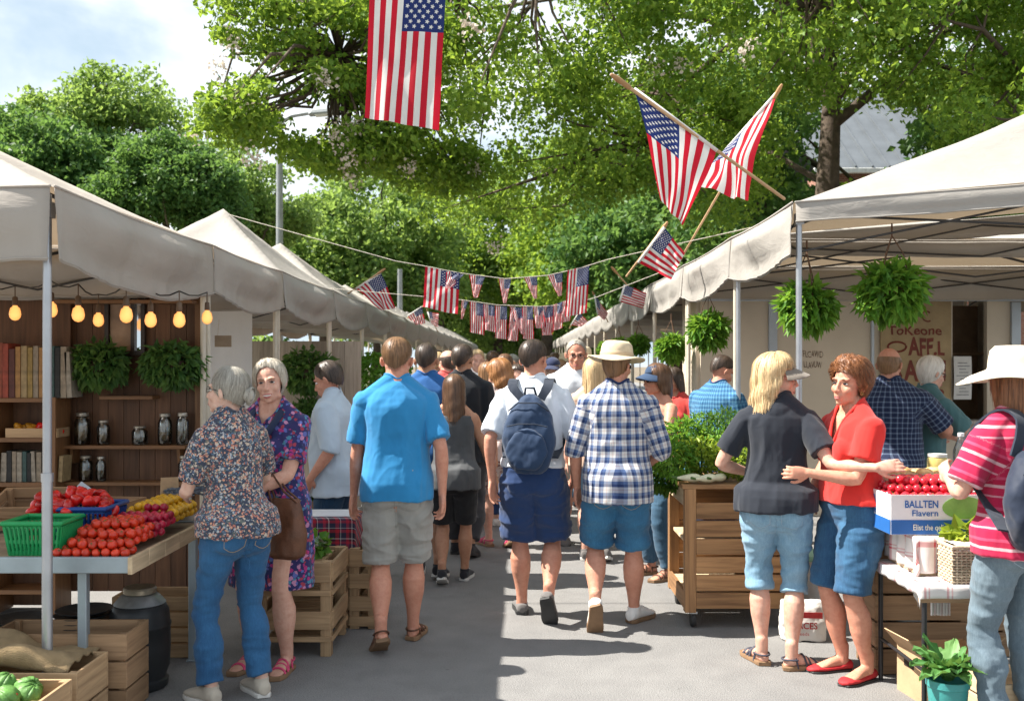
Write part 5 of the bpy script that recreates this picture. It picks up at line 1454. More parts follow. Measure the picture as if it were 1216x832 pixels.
# woman in black with the visor cap
r, b = person(922, 5.42, -16, 'blond woman in a black tee, grey cap and pale denim capris', H=1.70, sex='F', w=.97, hip=1.07, lean=1, head=(84, 3, 0), skin=SK_F, voxel=.0052, bust=.9,
    lh=(-.14, .20, 1.03), rh=(.50, -.27, 1.13), le=(-.9, -.8, 0), re=(.2, -.4, -1), rd=(.9, .0, .15), rn=(.1, .9, -.3), lf=(-.08, .05, 0, -30, 0), rf=(.08, -.01, 0, 62, 0), lc=35, rc=14, hs=1.05, arm=1.02)
b.hair(r, H_BLND, [.06, .058, .05, -.06, -.20, -.225, -.225], .021, 2200, 20, flare=.22, wave=.006, wid=.0026, lenj=.06); b.face(r, lip=(.4, .12, .1)); b.glasses(r, dark=False)
b.cap(r, cloth_mat('cap_taupe', (0.17, 0.145, 0.12)))
b.shirt(r, cloth_mat('tee_black', (0.014, 0.018, 0.028)), .505, .72, .014, .845, .014, .010, 'tee_shirt', 141, .016, puv=False)
g = b.legs(r, denim_mat('denim_ice', (0.10, 0.22, 0.33), (0.32, 0.48, 0.60)), 1.16, .010, .014, .57, .010, 'capris', 142, cuff=.09); b.pockets(g, _cache['denim_ice'], THREAD_W, .49); b.shoes(r, STRAP_D, RUB_T, 'sandal')
# woman in the red top
r, b = person(1012, 5.30, 108, 'woman with curly russet hair in a red top, denim shorts and red flats', H=1.665, sex='F', w=1.08, hip=1.02, belly=.025, lean=1, head=(-18, -2, -4), skin=SK_R, voxel=.005, bust=1.1,
    lh=(-.05, .31, 1.09), rh=(.24, .10, .92), le=(-.5, -.6, -.8), re=(.8, -.7, -.3), ld=(.35, .9, .0), rd=(0, .3, -.8), lf=(-.10, -.02, 0, -14, 0), rf=(.085, .0, 0, 6, 0), hs=1.05)
b.hair(r, H_RUSS, [.070, .062, .03, -.035, -.075, -.088, -.09], .034, 1500, 21, flare=None, curl=.020, wave=.004, wid=.0036); b.face(r, brow=(.14, .06, .03), lip=(.5, .10, .10))
b.shirt(r, cloth_mat('top_red', (0.64, 0.028, 0.022)), .555, .62, .014, .838, .010, .011, 'top', 151, .024, puv=False, hole=dict(rx=.082, ry=.07, yc=.006, v=.055))
b.legs(r, denim_mat('denim_short', (0.014, 0.05, 0.12), (0.05, 0.16, 0.28)), .95, .015, .024, .56, .010, 'shorts', 152, cuff=.06); b.shoes(r, RED_SH, RUB_B, 'flat')
mb = MB()
for sg in (-1, 1): mb.tube([b.hm((sg * .081, -.004, -.038 + .010 * math.cos(a) + 0)) + b.hrot @ Vector((0, .010 * math.sin(a), 0)) for a in np.linspace(0, 2 * PI, 13)], .0018, 6)
mb.build('earring', mat('gold', (0.75, 0.5, 0.18), 0.25, 0.05, metal=1.0), r, True)
# couple at the kiosk
r, b = person(1056, 7.1, -22, 'bald man in a navy and white checked shirt in front of the food kiosk', H=1.76, w=1.12, belly=.03, skin=SK_R, voxel=.006, head=(14, 4, 0), fat=.004, rh=(.34, .34, 1.12), lh=(-.28, .1, .85), re=(.8, -.5, -.6), rd=(.8, .5, .1))
b.hair(r, H_SAND, [.05, .04, .018, -.012, -.045, -.06, -.07], .003, 120, 22, flare=None, top=14); b.face(r)
b.shirt(r, plaid_mat('check_navy', (0.012, 0.022, 0.07), (0.015, 0.03, 0.09), (0.20, 0.26, 0.36), .036, .036, .55, (0.02, 0.04, 0.11)), .44, .86, .018, .85, name='checked_shirt', seed=161); b.legs(r, cloth_mat('trousers_dark', (0.03, 0.03, 0.035)), 1.95, .014, .018, .55, .006, 'trousers', 162, minr=.06); b.shoes(r, CANV_K, RUB_B, 'loafer')
r, b = person(1092, 7.35, -72, 'white haired woman in glasses and a teal blouse at the food kiosk', H=1.70, sex='F', w=1.08, skin=SK_F, voxel=.006, head=(4, 12, 0), lean=8, rh=(.14, .46, 1.02), lh=(-.14, .50, 1.06), le=(-.8, -.5, -.4), re=(.8, -.5, -.4), ld=(.1, .9, .1))
b.hair(r, H_WHITE, [.07, .066, .0, -.05, -.075, -.085, -.09], .016, 520, 23, flare=None); b.face(r, brow=(.4, .35, .3), smile=True); b.glasses(r, (0.1, 0.02, 0.02))
b.shirt(r, cloth_mat('blouse_teal', (0.06, 0.14, 0.15)), .46, .8, .016, .838, name='blouse', seed=171, puv=False); b.legs(r, CANV_K, 1.93, .014, .015, .55, .006, 'trousers', 172, minr=.055); b.shoes(r, CANV_K, RUB_B, 'loafer')
# woman in the big hat by the red fruit
r, b = person(1208, 4.42, 20, 'woman in a wide cream sun hat, pink striped tee and grey jeans', H=1.69, sex='F', w=.96, hip=1.06, lean=2, head=(4, 0, 0), skin=SK_F, voxel=.005,
    lh=(-.13, .27, 1.12), rh=(.22, .18, .95), le=(-.7, -.8, -.5), ld=(.2, .6, .6), lf=(-.10, .02, 0, -6, 0), rf=(.10, 0, 0, 6, 0), lc=30)
b.hair(r, H_RUSS, [.06, .06, -.04, -.12, -.145, -.155, -.16], .014, 520, 24, flare=.2); b.face(r)
b.brim_hat(r, mat('straw_pale', (0.68, 0.60, 0.47), 0.85, 0.06, 20, 0.4, 300), .125, .120, .050, None, .022, .004)
b.shirt(r, stripe_mat('stripe_pink', [(0, (0.42, 0.012, 0.06)), (.30, (0.56, 0.24, 0.29)), (.36, (0.44, 0.016, 0.065)), (.62, (0.60, 0.36, 0.39)), (.72, (0.38, 0.010, 0.05)), (.90, (0.50, 0.06, 0.13))], .130), .485, .80, .016, .84, .014, .010, 'striped_tee', 181, .024)
g = b.legs(r, denim_mat('denim_grey', (0.07, 0.105, 0.135), (0.20, 0.265, 0.31)), 1.93, .010, .012, .56, .009, 'jeans', 182, minr=.06); b.pockets(g, _cache['denim_grey'], THREAD_W, .495); b.shoes(r, CANV_G, RUB_W, 'sneaker')
WB = b, r

# far crowd: each one its own build, light enough for its size in the picture
TOPS = [('coral', (0.6, 0.10, 0.09)), ('cream', (0.64, 0.6, 0.52)), ('denim blue', (0.1, 0.2, 0.36)), ('teal', (0.05, 0.22, 0.25)), ('white', (0.7, 0.7, 0.7)), ('navy', (0.02, 0.04, 0.12)), ('mustard', (0.5, 0.32, 0.06)), ('lilac', (0.38, 0.3, 0.48)), ('black', (0.02, 0.02, 0.025)), ('olive', (0.14, 0.15, 0.07)), ('sky blue', (0.3, 0.48, 0.62)), ('maroon', (0.2, 0.02, 0.04))]
HR = [('dark', H_DARK), ('brown', H_BROWN), ('blond', H_BLND), ('grey', H_GREY), ('ginger', H_GING), ('sandy', H_SAND)]
far = [(532, 10.2, 'bald'), (579, 10.4, 'long'), (606, 11.0, 'bald'), (655, 10.6, 'cap'), (566, 12.0, 'short'), (585, 13.5, 'short'), (621, 12.6, 'long'), (640, 13.2, 'short'), (664, 12.4, 'long'), (672, 14.8, 'hat'), (540, 13.8, 'long'), (555, 15.5, 'cap'), (598, 16.0, 'short'), (614, 17.5, 'long'), (630, 18.5, 'hat'), (650, 17.0, 'short'), (575, 19.0, 'long'), (590, 21.5, 'short'), (605, 24.0, 'long'), (623, 23.0, 'short'), (640, 26.0, 'cap'), (582, 27.0, 'long'), (600, 31.0, 'short'), (618, 29.5, 'long'), (633, 33.0, 'short'), (692, 11.2, 'hat'), (520, 11.6, 'short'), (600, 10.0, 'short'), (614, 9.8, 'long'), (648, 11.8, 'long'), (574, 14.6, 'hat'), (633, 15.2, 'long'), (608, 14.2, 'cap'), (590, 12.4, 'long'), (660, 15.8, 'short'), (545, 17.0, 'short'), (566, 22, 'cap'), (648, 21, 'long'), (612, 20.5, 'short'), (628, 28, 'long'), (592, 34, 'cap')]
rf = random.Random(5)
USED = set()
for i, (px, Y, st) in enumerate(far):
    tn, tc = TOPS[i % 12]; hn, hm_ = HR[(i * 5 + i // 6) % 6]
    fem = st == 'long'; facing = 180 if rf.random() < .3 else 0
    bot = ['jeans', 'shorts'][rf.random() < .5]
    key = {'long': 'long hair', 'short': 'short hair', 'cap': 'cap', 'hat': 'sun hat', 'bald': 'bald head'}[st]
    H = rf.uniform(1.58, 1.68) if fem else rf.uniform(1.68, 1.8)
    lab = f"{'woman' if fem else 'man'} with {hn + ' ' if st in ('long', 'short') else 'a '}{key}, {tn} top and {bot}, in the far crowd"
    if lab in USED: lab = lab.replace('in the far crowd', 'near the street end')
    USED.add(lab)
    r, b = person(px, Y, facing + rf.uniform(-18, 18), lab, H=H, sex='F' if fem else 'M', w=rf.uniform(.98, 1.12), belly=rf.uniform(0, .04), skin=SKIN[i % 4], voxel=.012 if Y < 18 else .016, head=(rf.uniform(-25, 25), 5, 0), hs=1.04,
        lf=(-.08, .12, 0, -6, 0), rf=(.08, -.12, 15, 6, 0))
    r['group'] = 'far crowd between the tents'
    n = 160 if Y < 16 else 50
    if fem: b.hair(r, hm_, [.085, .07, -.05, -.16, -.19, -.2, -.21], .015, n, i, flare=.15, wid=.008)
    elif st == 'bald': b.hair(r, hm_, [.05, .04, .018, -.012, -.045, -.06, -.07], .004, 40, i, flare=None, top=14)
    else: b.hair(r, hm_, SHORT_TOP, .009, n, i, flare=None, wid=.008)
    if st == 'cap': b.cap(r, cloth_mat('cap_%d' % (i % 3), [(0.02, 0.03, 0.08), (0.3, 0.03, 0.03), (0.4, 0.38, 0.33)][i % 3]))
    if st == 'hat': b.brim_hat(r, STRAW, .08, .1, .015, None, .01)
    b.shirt(r, cloth_mat('far_' + tn, tc), .46, .8, .018, .845, name='shirt', seed=i, puv=False)
    b.legs(r, [J1, _cache['denim_slate'], _cache['shorts_grey'], _cache['shorts_navy']][i % 4], 1.93 if bot == 'jeans' else .93, .015, .02, .57, .006, bot, i, minr=.055 if bot == 'jeans' else 0)
    b.shoes(r, [CANV_W, CANV_K, CANV_G][i % 3], RUB_W, 'loafer')


# ------------------------------------------------------------------ bags carried by them
def carry(name, label, cat, root):
    t = thing(name, label, cat, root.location, root.rotation_euler.z)
    return t


def rucksack(b, root, label, body_m, strap_m, c, size, tilt=8, straps=((-1,), (1,))):
    t = carry('rucksack', label, 'rucksack', root)
    w, d, h = size
    Rt = Euler((R(-b.sp.get('lean', 2)), 0, R(b.sp.get('twist', 0)))).to_matrix()
    P = lambda x, y, z: Vector(c) + Rt @ Vector((x * w / 2, y * d / 2, z * h / 2))
    def bag(ys, xs, zlo, zhi, n=18, seed=0):
        mb = MB(); rings = []
        for k in range(n + 1):
            v = k / n; z = zlo + (zhi - zlo) * v; e = math.sin(PI * min(1, max(0, v * .94 + .05))) ** .42
            wx = xs * (1.0 - .22 * max(0, v - .45) / .55) * e
            ring = []
            for a in np.arange(28) * 2 * PI / 28:
                ca, sa = math.cos(a), math.sin(a)
                ring.append(P(math.copysign(abs(ca) ** .65, ca) * wx, ys[0] + (ys[1] - ys[0]) * (.5 + .5 * math.copysign(abs(sa) ** .8, sa)) * (0.55 + .45 * e), z))
            rings.append(ring)
        mb.loft(rings); me = remesh(mb, .008, 4); co = get_co(me); no = get_no(me)
        f = fnoise(co * np.array([11, 11, 9]) + seed, 3); set_co(me, co + no * ((f - .5) * .034)[:, None]); return me
    o = link_mesh('bag_body', bag((1, -1), 1.0, -1, 1), body_m, t)
    p = link_mesh('front_pocket', bag((-.75, -1.32), .78, -.88, .12, seed=4), body_m, t)
    mb = MB(); mb.tube([P(-.72, -1.15, .16), P(-.3, -1.3, .22), P(.3, -1.3, .22), P(.72, -1.15, .16)], .0045, 6)
    mb.tube([P(-.74, -.6, .55), P(-.35, -1.0, .74), P(.35, -1.0, .74), P(.74, -.6, .55)], .0045, 6)
    mb.build('zipper', strap_m, t, True)
    mb = MB(); mb.tube([P(-.22, .3, .93), P(-.16, -.1, 1.12), P(.16, -.1, 1.12), P(.22, .3, .93)], .008, 8, flat=.6); mb.build('handle', strap_m, t, True)
    for sg in straps:
        sg = sg[0]; k = b.k
        shx = abs(b.S['r'].x - b.S['l'].x) / 2
        pts = [P(sg * .35, .75, .86), b.T((sg * shx * .62, -.125 * b.k, .82 * b.H)) + Vector((0, -.012, .02)), b.T((sg * shx * .64, -.03, .853 * b.H)) + Vector((0, 0, .012)), b.T((sg * shx * .72, .09 * k, .80 * b.H)) + Vector((0, .03, .0)), b.T((sg * (shx * .86), .115 * k, .72 * b.H)) + Vector((0, .045, 0)), b.T((sg * (shx * .98), .04 * k, .64 * b.H)), P(sg * .86, .6, -.6)]
        q = []
        for i in range(len(pts) - 1):
            p0, p1, p2, p3 = pts[max(0, i - 1)], pts[i], pts[i + 1], pts[min(len(pts) - 1, i + 2)]
            for tt in np.linspace(0, 1, 5)[:-1]:
                q.append(.5 * ((2 * p1) + (p2 - p0) * tt + (2 * p0 - 5 * p1 + 4 * p2 - p3) * tt ** 2 + (-p0 + 3 * p1 - 3 * p2 + p3) * tt ** 3))
        q.append(pts[-1])
        mb = MB(); v = []
        for i, pt in enumerate(q):
            t_ = (q[min(i + 1, len(q) - 1)] - q[max(i - 1, 0)]).normalized(); sd = Vector((1, 0, 0)); sd = (sd - t_ * sd.dot(t_)).normalized(); n_ = sd.cross(t_)
            wd = .030 if i > 2 else .026
            v.append([pt + sd * wd + n_ * .005, pt + sd * wd - n_ * .005, pt - sd * wd - n_ * .005, pt - sd * wd + n_ * .005])
        mb.loft(v); mb.build('strap', strap_m, t, True, auto=40)
    return t


NAVY_BAG = cloth_mat('bag_navy', (0.014, 0.036, 0.085), .7); STRAP_N = cloth_mat('bag_strap', (0.010, 0.018, 0.036), .7)
b, r = BP
rucksack(b, r, 'dark blue rucksack with a rounded front pocket on the back of the white shirt', NAVY_BAG, STRAP_N, b.T((.0, -.235, .668 * b.H)), (.34, .17, .50))
b, r = WB
rucksack(b, r, 'small dark navy rucksack slung on the shoulder of the pink striped tee', cloth_mat('bag_ink', (0.012, 0.02, 0.042), .6), STRAP_N, b.T((-.10, -.20, .635 * b.H)), (.30, .15, .42))
b, r = HB
t = carry('handbag', 'brown leather shoulder bag hanging on the arm of the floral dress', 'handbag', r)
c = Vector((-.185, .20, .80)); mb = MB(); rings = []
for v, w, d in ((0, .07, .03), (.02, .105, .045), (.12, .118, .055), (.22, .10, .042), (.30, .082, .022), (.315, .078, .016)):
    rings.append([c + Vector((math.cos(a) * w, math.sin(a) * d, v - .16)) for a in np.arange(24) * 2 * PI / 24])
mb.loft(rings); me = remesh(mb, .006, 3); co = get_co(me); set_co(me, co + get_no(me) * ((fnoise(co * np.array([16, 16, 7]), 3) - .5) * .02)[:, None])
link_mesh('bag_body', me, mat('bag_leather', (0.115, 0.045, 0.022), 0.45, 0.3, 12, 0.2, 90), t)
for dy in (-.02, .02):
    mb = MB(); e = b.E['l'].lerp(b.W['l'], .35)
    mb.tube([c + Vector((-.07, dy, .14)), c.lerp(e, .6) + Vector((-.045, dy, .05)), e + Vector((0, dy * .6, .052)), c.lerp(e, .6) + Vector((.045, dy, .05)), c + Vector((.07, dy, .14))], .006, 8)
    mb.build('strap', _cache['bag_leather'], t, True)
# ================================================================== FLAGS
def flag_mat():
    m, nt, out = new_mat('flag_cloth')
    uv = nd(nt, 'ShaderNodeTexCoord').outputs['UV']; sx = nd(nt, 'ShaderNodeSeparateXYZ', {0: uv}); u, v = sx.outputs[0], sx.outputs[1]
    st = math_(nt, 'MODULO', math_(nt, 'FLOOR', math_(nt, 'MULTIPLY', v, 12.999)), 2.0)
    c = mixc(nt, st, (.56, .012, .032), (.76, .75, .73))
    can = math_(nt, 'MULTIPLY', math_(nt, 'LESS_THAN', u, .40), math_(nt, 'GREATER_THAN', v, 6 / 13))
    cu = math_(nt, 'MULTIPLY', u, 12 / .40); cv = math_(nt, 'MULTIPLY', math_(nt, 'SUBTRACT', v, 6 / 13), 10 / (7 / 13))
    # 9 rows of alternating 6 and 5 stars
    ru = math_(nt, 'ROUND', cu); rv = math_(nt, 'ROUND', cv)
    odd = math_(nt, 'COMPARE', math_(nt, 'MODULO', math_(nt, 'ADD', ru, rv), 2.0), 0.0, .1)
    inr = math_(nt, 'MULTIPLY', math_(nt, 'MULTIPLY', math_(nt, 'GREATER_THAN', ru, .5), math_(nt, 'LESS_THAN', ru, 11.5)), math_(nt, 'MULTIPLY', math_(nt, 'GREATER_THAN', rv, .5), math_(nt, 'LESS_THAN', rv, 9.5)))
    dx = math_(nt, 'MULTIPLY', math_(nt, 'SUBTRACT', cu, ru), 1.15); dy = math_(nt, 'SUBTRACT', cv, rv)
    d = math_(nt, 'SQRT', math_(nt, 'ADD', math_(nt, 'MULTIPLY', dx, dx), math_(nt, 'MULTIPLY', dy, dy)))
    an = math_(nt, 'ARCTAN2', dx, dy)
    rad = math_(nt, 'MULTIPLY_ADD', math_(nt, 'COSINE', math_(nt, 'MULTIPLY', an, 5.0)), .13, .37)
    star = math_(nt, 'MULTIPLY', math_(nt, 'MULTIPLY', math_(nt, 'LESS_THAN', d, rad), odd), inr)
    cc = mixc(nt, star, (.018, .035, .155), (.76, .75, .73))
    c = mixc(nt, can, c, cc)
    w = noise(nt, coords(nt), 500, 2); f = noise(nt, coords(nt), 9, 3)
    c = mixc(nt, .25, c, mixc(nt, 1.0, c, ramp(nt, f, [(.3, (.7, .7, .7)), (.7, (1, 1, 1))]), 'MULTIPLY'))
    finish(nt, out, c, .8, 0, w, .2, .002, transl=.38, sheen=.1, spec=.2); return m


FLAG = flag_mat(); STICK = wood('stick_wood', (.48, .31, .17), (.33, .20, .10)); FINIAL = wood('finial_wood', (.42, .24, .11), (.28, .15, .06))
ROPE = mat('rope', (.55, .50, .42), .9, .2, 30, .4, 200)


def flag_sheet(mb, HT, FT, FB, HB, rip=.02, seed=0, n=30, bow=0.0, waves=2.2):
    HT, FT, FB, HB = (Vector(q) for q in (HT, FT, FB, HB)); N = (FT - HT).cross(HB - HT).normalized(); L = (FT - HT).length
    def fn(u, v):
        a = HT.lerp(FT, u); b = HB.lerp(FB, u); p = b.lerp(a, v)
        p = p + N * (rip * u ** .7 * math.sin(2 * PI * (waves * u * .55 + 1.15 * v * waves * .5) + seed * 1.7) + rip * .5 * math.sin(2 * PI * (v * 2.3 - u * .6) + seed) * (.2 + u) + bow * math.sin(PI * u))
        q = vnoise(np.array([[u * 5 + seed * 3, v * 5 + 3, seed + .5]]))[0] - .5
        return p + N * q * rip * .9 + (HB - HT).normalized() * (.04 * L * math.sin(PI * v) * u * .6)
    mb.grid(fn, n, n)


def flag(label, c, pole=None, rip=.02, seed=0, group=None, pr=.011, bow=0.0, waves=2.2):
    base = Vector(pole[1]) if pole else Vector(c[0])
    t = thing('flag', label, 'flag', base, 0, group); B = Vector(base)
    mb = MB(); flag_sheet(mb, *[Vector(q) - B for q in c], rip=rip, seed=seed, bow=bow, waves=waves); mb.build('cloth', FLAG, t, True)
    if pole:
        a, b = Vector(pole[0]) - B, Vector(pole[1]) - B
        mb = MB(); mb.tube([b, a], pr, 10); p = mb.build('flagpole', STICK, t, True)
        d = (a - b).normalized(); mb = MB(); mb.tube([a - d * .11, a - d * .02, a + d * .015], [pr * 1.5, pr * 1.75, pr * 1.1], 12); mb.build('finial', FINIAL, p, True)
        mb = MB(); h, g = Vector(c[0]) - B, Vector(c[3]) - B; mb.tube([h, g], pr * 1.25, 10, round_=False); mb.build('sleeve', cloth_mat('flag_hem', (.66, .64, .62)), t, True)
    return t


GF = 'flags on sticks along the canopies'
YB = 7.0
t = flag('large flag hanging straight down from a line across the street, stripes vertical', [at(531, -36, YB), at(521, 154, YB), at(433, 140, YB), at(440, -36, YB)], rip=.022, seed=3, waves=1.2)
t2 = thing('hanging_line', 'white line strung across the street above the large hanging flag', 'rope', at(485, -38, YB)); mb = MB(); c0 = at(485, -38, YB)
mb.tube([at(-2600, -560, YB) - c0, at(-700, -190, YB) - c0, at(440, -40, YB) - c0, at(531, -40, YB) - c0, at(1700, -190, YB) - c0, at(3600, -560, YB) - c0], .006, 8); mb.build('line', ROPE, t2, True)
flag('large flag on a stick slanting up from the nearest basket row canopy corner', [at(753, 106, 5.85), at(784, 236, 5.95), at(810, 268, 6.0), at(851, 179, 6.0)], (at(729, 91, 5.8), at(931, 236, 6.14)), .022, 1, GF, .010, .03, 1.6)
flag('second large flag crossing behind the first, its stick slanting the other way', [at(853, 188, 8.6), at(829, 222, 8.5), at(888, 238, 8.4), at(925, 107, 8.35)], (at(927, 103, 8.3), at(800, 322, 9.6)), .035, 2, GF, .010, .04, 1.6)
flag('mid sized flag on a stick just above the wavy valance of the basket row', [at(789, 270, 8.9), at(813, 301, 8.9), at(797, 332, 8.9), at(758, 312, 9.0)], (at(791, 266, 8.9), at(744, 328, 9.2)), .03, 3, GF, .010, .02)
flag('small flag half hidden on the valance beyond the mid sized flag', [at(742, 338, 12.4), at(768, 348, 12.4), at(764, 366, 12.4), at(736, 358, 12.4)], (at(727, 318, 12.2), at(760, 356, 12.6)), .03, 4, GF, .010)
flag('small flag drooping from a thin stick between two far basket row canopies', [at(706, 350, 17), at(722, 372, 17), at(718, 380, 17), at(710, 374, 17)], (at(704, 347, 17), at(722, 382, 17.3)), .03, 5, GF, .010)
flag('tiny flag on the far basket row valance nearest the street end', [at(688, 370, 21), at(698, 382, 21), at(690, 388, 21), at(678, 386, 21)], (at(689, 368, 21), at(676, 390, 21.3)), .03, 6, GF, .010)
flag('flag on a slanting stick above the bulb lit row, hanging over the canopy edge', [at(452, 324, 12.6), at(469, 366, 12.6), at(452, 368, 12.6), at(423, 343, 12.7)], (at(456, 320, 12.5), at(411, 350, 12.9)), .035, 7, GF, .010, .03)
flag('small flag on a slanting stick further along the bulb lit row', [at(501, 364, 19), at(505, 384, 19), at(492, 386, 19), at(484, 375, 19)], (at(505, 362, 19), at(478, 382, 19.3)), .03, 8, GF, .010)
flag('tiny flag standing beyond the second small flag of the bulb lit row', [at(508, 370, 23), at(521, 372, 23), at(520, 388, 23), at(512, 384, 23)], (at(507, 368, 23), at(520, 394, 23.3)), .03, 9, GF, .010)


def bunting(label, Y, pts, flags, seed, pole_ends):
    c0 = at(pts[len(pts) // 2][0], pts[len(pts) // 2][1], Y)
    t = thing('bunting_string', label, 'bunting', c0)
    mb = MB(); mb.tube([pole_ends[0] - c0] + [at(x, y, Y) - c0 for x, y in pts] + [pole_ends[1] - c0], .0038, 8); mb.build('string', ROPE, t, True)
    for i, (x0, y0, x1, y1, h, kind, skew) in enumerate(flags):
        a, b = at(x0, y0, Y) - c0, at(x1, y1, Y) - c0; d = (b - a); dz = h * 1.08 / F * Y; sk = skew / F * Y
        mb = MB()
        yy = Vector((0, rng.uniform(-.06, .06), 0))
        if kind == 'pen':   # narrow pennant: gathers to a point
            flag_sheet(mb, b, a + d * .62 + Vector((sk, 0, -dz)) + yy, a + d * .38 + Vector((sk, 0, -dz)) + yy, a, rip=.016, seed=seed + i, n=16)
        elif kind == 'ver':   # hung by its hoist, stripes running down
            flag_sheet(mb, b, b + Vector((sk, 0, -dz)) + yy, a + Vector((sk, 0, -dz * .98)) + yy, a, rip=.018, seed=seed + i, n=24)
        else:
            flag_sheet(mb, a, b, b + Vector((sk, 0, -dz)), a + Vector((sk, 0, -dz)) + yy, rip=.04, seed=seed + i, n=20)
        mb.build('flag', FLAG, t, True)
    return t


bunting('first bunting string of large and small flags across the street', 9.4, [(470, 310), (505, 316), (545, 324), (600, 331), (650, 327), (690, 318), (722, 308)],
        [(505, 316, 546, 324, 46, 'ver', -2), (530, 322, 551, 326, 18, 'pen', -8), (557, 326, 576, 328, 24, 'pen', -2), (592, 331, 607, 331, 27, 'pen', 0), (622, 329, 638, 328, 24, 'pen', 6), (650, 327, 668, 324, 24, 'pen', 6), (674, 321, 700, 315, 52, 'ver', -3)], 1, (Vector((-2.9, 9.85, 3.12)), Vector((2.9, 9.0, 3.05))))
bunting('second bunting string crowded with small drooping flags, lower and further along the street', 10.6, [(548, 356), (590, 362), (640, 364), (680, 361), (708, 353)],
        [(558, 358, 575, 361, 34, 'ver', 0), (574, 361, 587, 363, 29, 'ver', 2), (588, 363, 602, 364, 36, 'ver', 0), (605, 364, 620, 365, 30, 'pen', 8), (606, 366, 618, 366, 36, 'ver', -3), (620, 364, 633, 364, 36, 'ver', 1), (633, 364, 645, 364, 24, 'ver', 3), (640, 364, 652, 363, 32, 'ver', 4), (644, 363, 657, 362, 30, 'ver', 0), (657, 362, 668, 358, 29, 'ver', 0), (668, 358, 680, 355, 24, 'ver', -3), (548, 356, 556, 358, 20, 'pen', -4)], 30, (Vector((-2.08, 10.9, 2.46)), Vector((1.66, 10.3, 2.66))))

# ================================================================== THE BULB LIT STALL
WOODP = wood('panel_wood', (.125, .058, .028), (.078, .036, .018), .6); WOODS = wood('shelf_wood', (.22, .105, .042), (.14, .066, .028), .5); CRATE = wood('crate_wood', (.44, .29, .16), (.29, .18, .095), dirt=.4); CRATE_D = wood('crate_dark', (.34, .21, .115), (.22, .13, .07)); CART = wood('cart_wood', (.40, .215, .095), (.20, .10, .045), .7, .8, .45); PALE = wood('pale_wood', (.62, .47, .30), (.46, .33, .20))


def glass(name, col, rough=.05):
    if name in _cache: return _cache[name]
    m, nt, out = new_mat(name)
    fr = nd(nt, 'ShaderNodeFresnel', {'IOR': 1.5}).outputs[0]; fr = math_(nt, 'MULTIPLY_ADD', fr, .9, .06)
    tr = nd(nt, 'ShaderNodeBsdfTransparent', {0: tuple(c * .93 for c in col)}); gl = nd(nt, 'ShaderNodeBsdfGlossy', {0: (.9, .9, .9), 'Roughness': rough})
    mx = nd(nt, 'ShaderNodeMixShader', {0: fr, 1: tr.outputs[0], 2: gl.outputs[0]}); nt.links.new(mx.outputs[0], out.inputs[0]); _cache[name] = m; return m


GLASS = glass('jar_glass', (.92, .95, .93)); LIDM = mat('lid_metal', (.45, .42, .36), .4, .15, 20, .1, 80, metal=.8)
PY = 6.78; PS = F / PY
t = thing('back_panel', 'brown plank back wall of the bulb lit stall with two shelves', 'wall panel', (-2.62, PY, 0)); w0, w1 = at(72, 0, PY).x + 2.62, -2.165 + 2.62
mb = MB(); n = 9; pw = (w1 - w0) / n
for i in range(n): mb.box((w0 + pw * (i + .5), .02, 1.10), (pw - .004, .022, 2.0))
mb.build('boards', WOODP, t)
for x in (w0 + .02, w1 - .02):
    mb = MB(); mb.box((x, -.008, 1.08), (.04, .03, 2.12)); mb.build('post', WOODS, t, bevel=.003)
for z, xa, xb in ((1.104, 82, 228), (1.435, 128, 190), (.86, 80, 232), (2.075, 72, 236)):
    a, b = at(xa, 0, PY).x + 2.62, at(xb, 0, PY).x + 2.62; mb = MB(); mb.box(((a + b) / 2, -.07, z - .012), (b - a, .14, .024)); mb.build('shelf', WOODS, t, bevel=.003)
    if z < 1.3:
        for x in (a + .06, b - .06): mb = MB(); mb.box((x, -.04, z - .075), (.02, .08, .10), taper=(1, 1.6)); mb.build('bracket', WOODS, t)


def jar(px, z, h, r, label, fill=None):
    t = thing('glass_jar', label, 'jar', (at(px, 0, PY - .075).x, PY - .075, z + .001), 0, 'glass jars on the back wall shelves')
    mb = MB(); mb.lathe([(r * .9, 0), (r, .01), (r, h * .70), (r * .72, h * .84), (r * .68, h * .90), (r * .66, h * .90), (r * .94, h * .68), (r * .94, .012), (.004, .012)], seg=20); mb.build('glass', GLASS, t, True)
    mb = MB(); mb.lathe([(r * .74, h * .89), (r * .76, h * .90), (r * .76, h * .985), (r * .70, h), (.003, h)], seg=20); mb.build('lid', LIDM, t, True, auto=40)
    if fill: mb = MB(); mb.lathe([(r * .88, .014), (r * .9, .02), (r * .9, h * fill), (.003, h * fill + .003)], seg=16); mb.build('contents', mat('jar_fill', (.30, .21, .13), .8, .3, 90), t, True)


for px, z, h, r, lb, fi in ((98, 1.104, .215, .052, 'tall wide glass jar at the bookshelf end of the middle shelf', .6), (123, 1.104, .165, .042, 'medium glass jar second along the middle shelf', .5), (166, 1.104, .125, .052, 'short squat glass jar alone in the middle of the middle shelf', 0), (196, 1.104, .21, .046, 'tall glass jar beside the one at the pole end of the middle shelf', .35), (217, 1.104, .215, .042, 'tall slim glass jar at the pole end of the middle shelf', 0), (102, .86, .17, .046, 'glass jar on the lowest shelf under the tall wide jar', .4), (120, .86, .165, .034, 'slim glass jar on the lowest shelf', 0), (219, .86, .17, .04, 'glass jar on the lowest shelf beside the pole', .3)):
    jar(px, z, h, r, lb, fi)
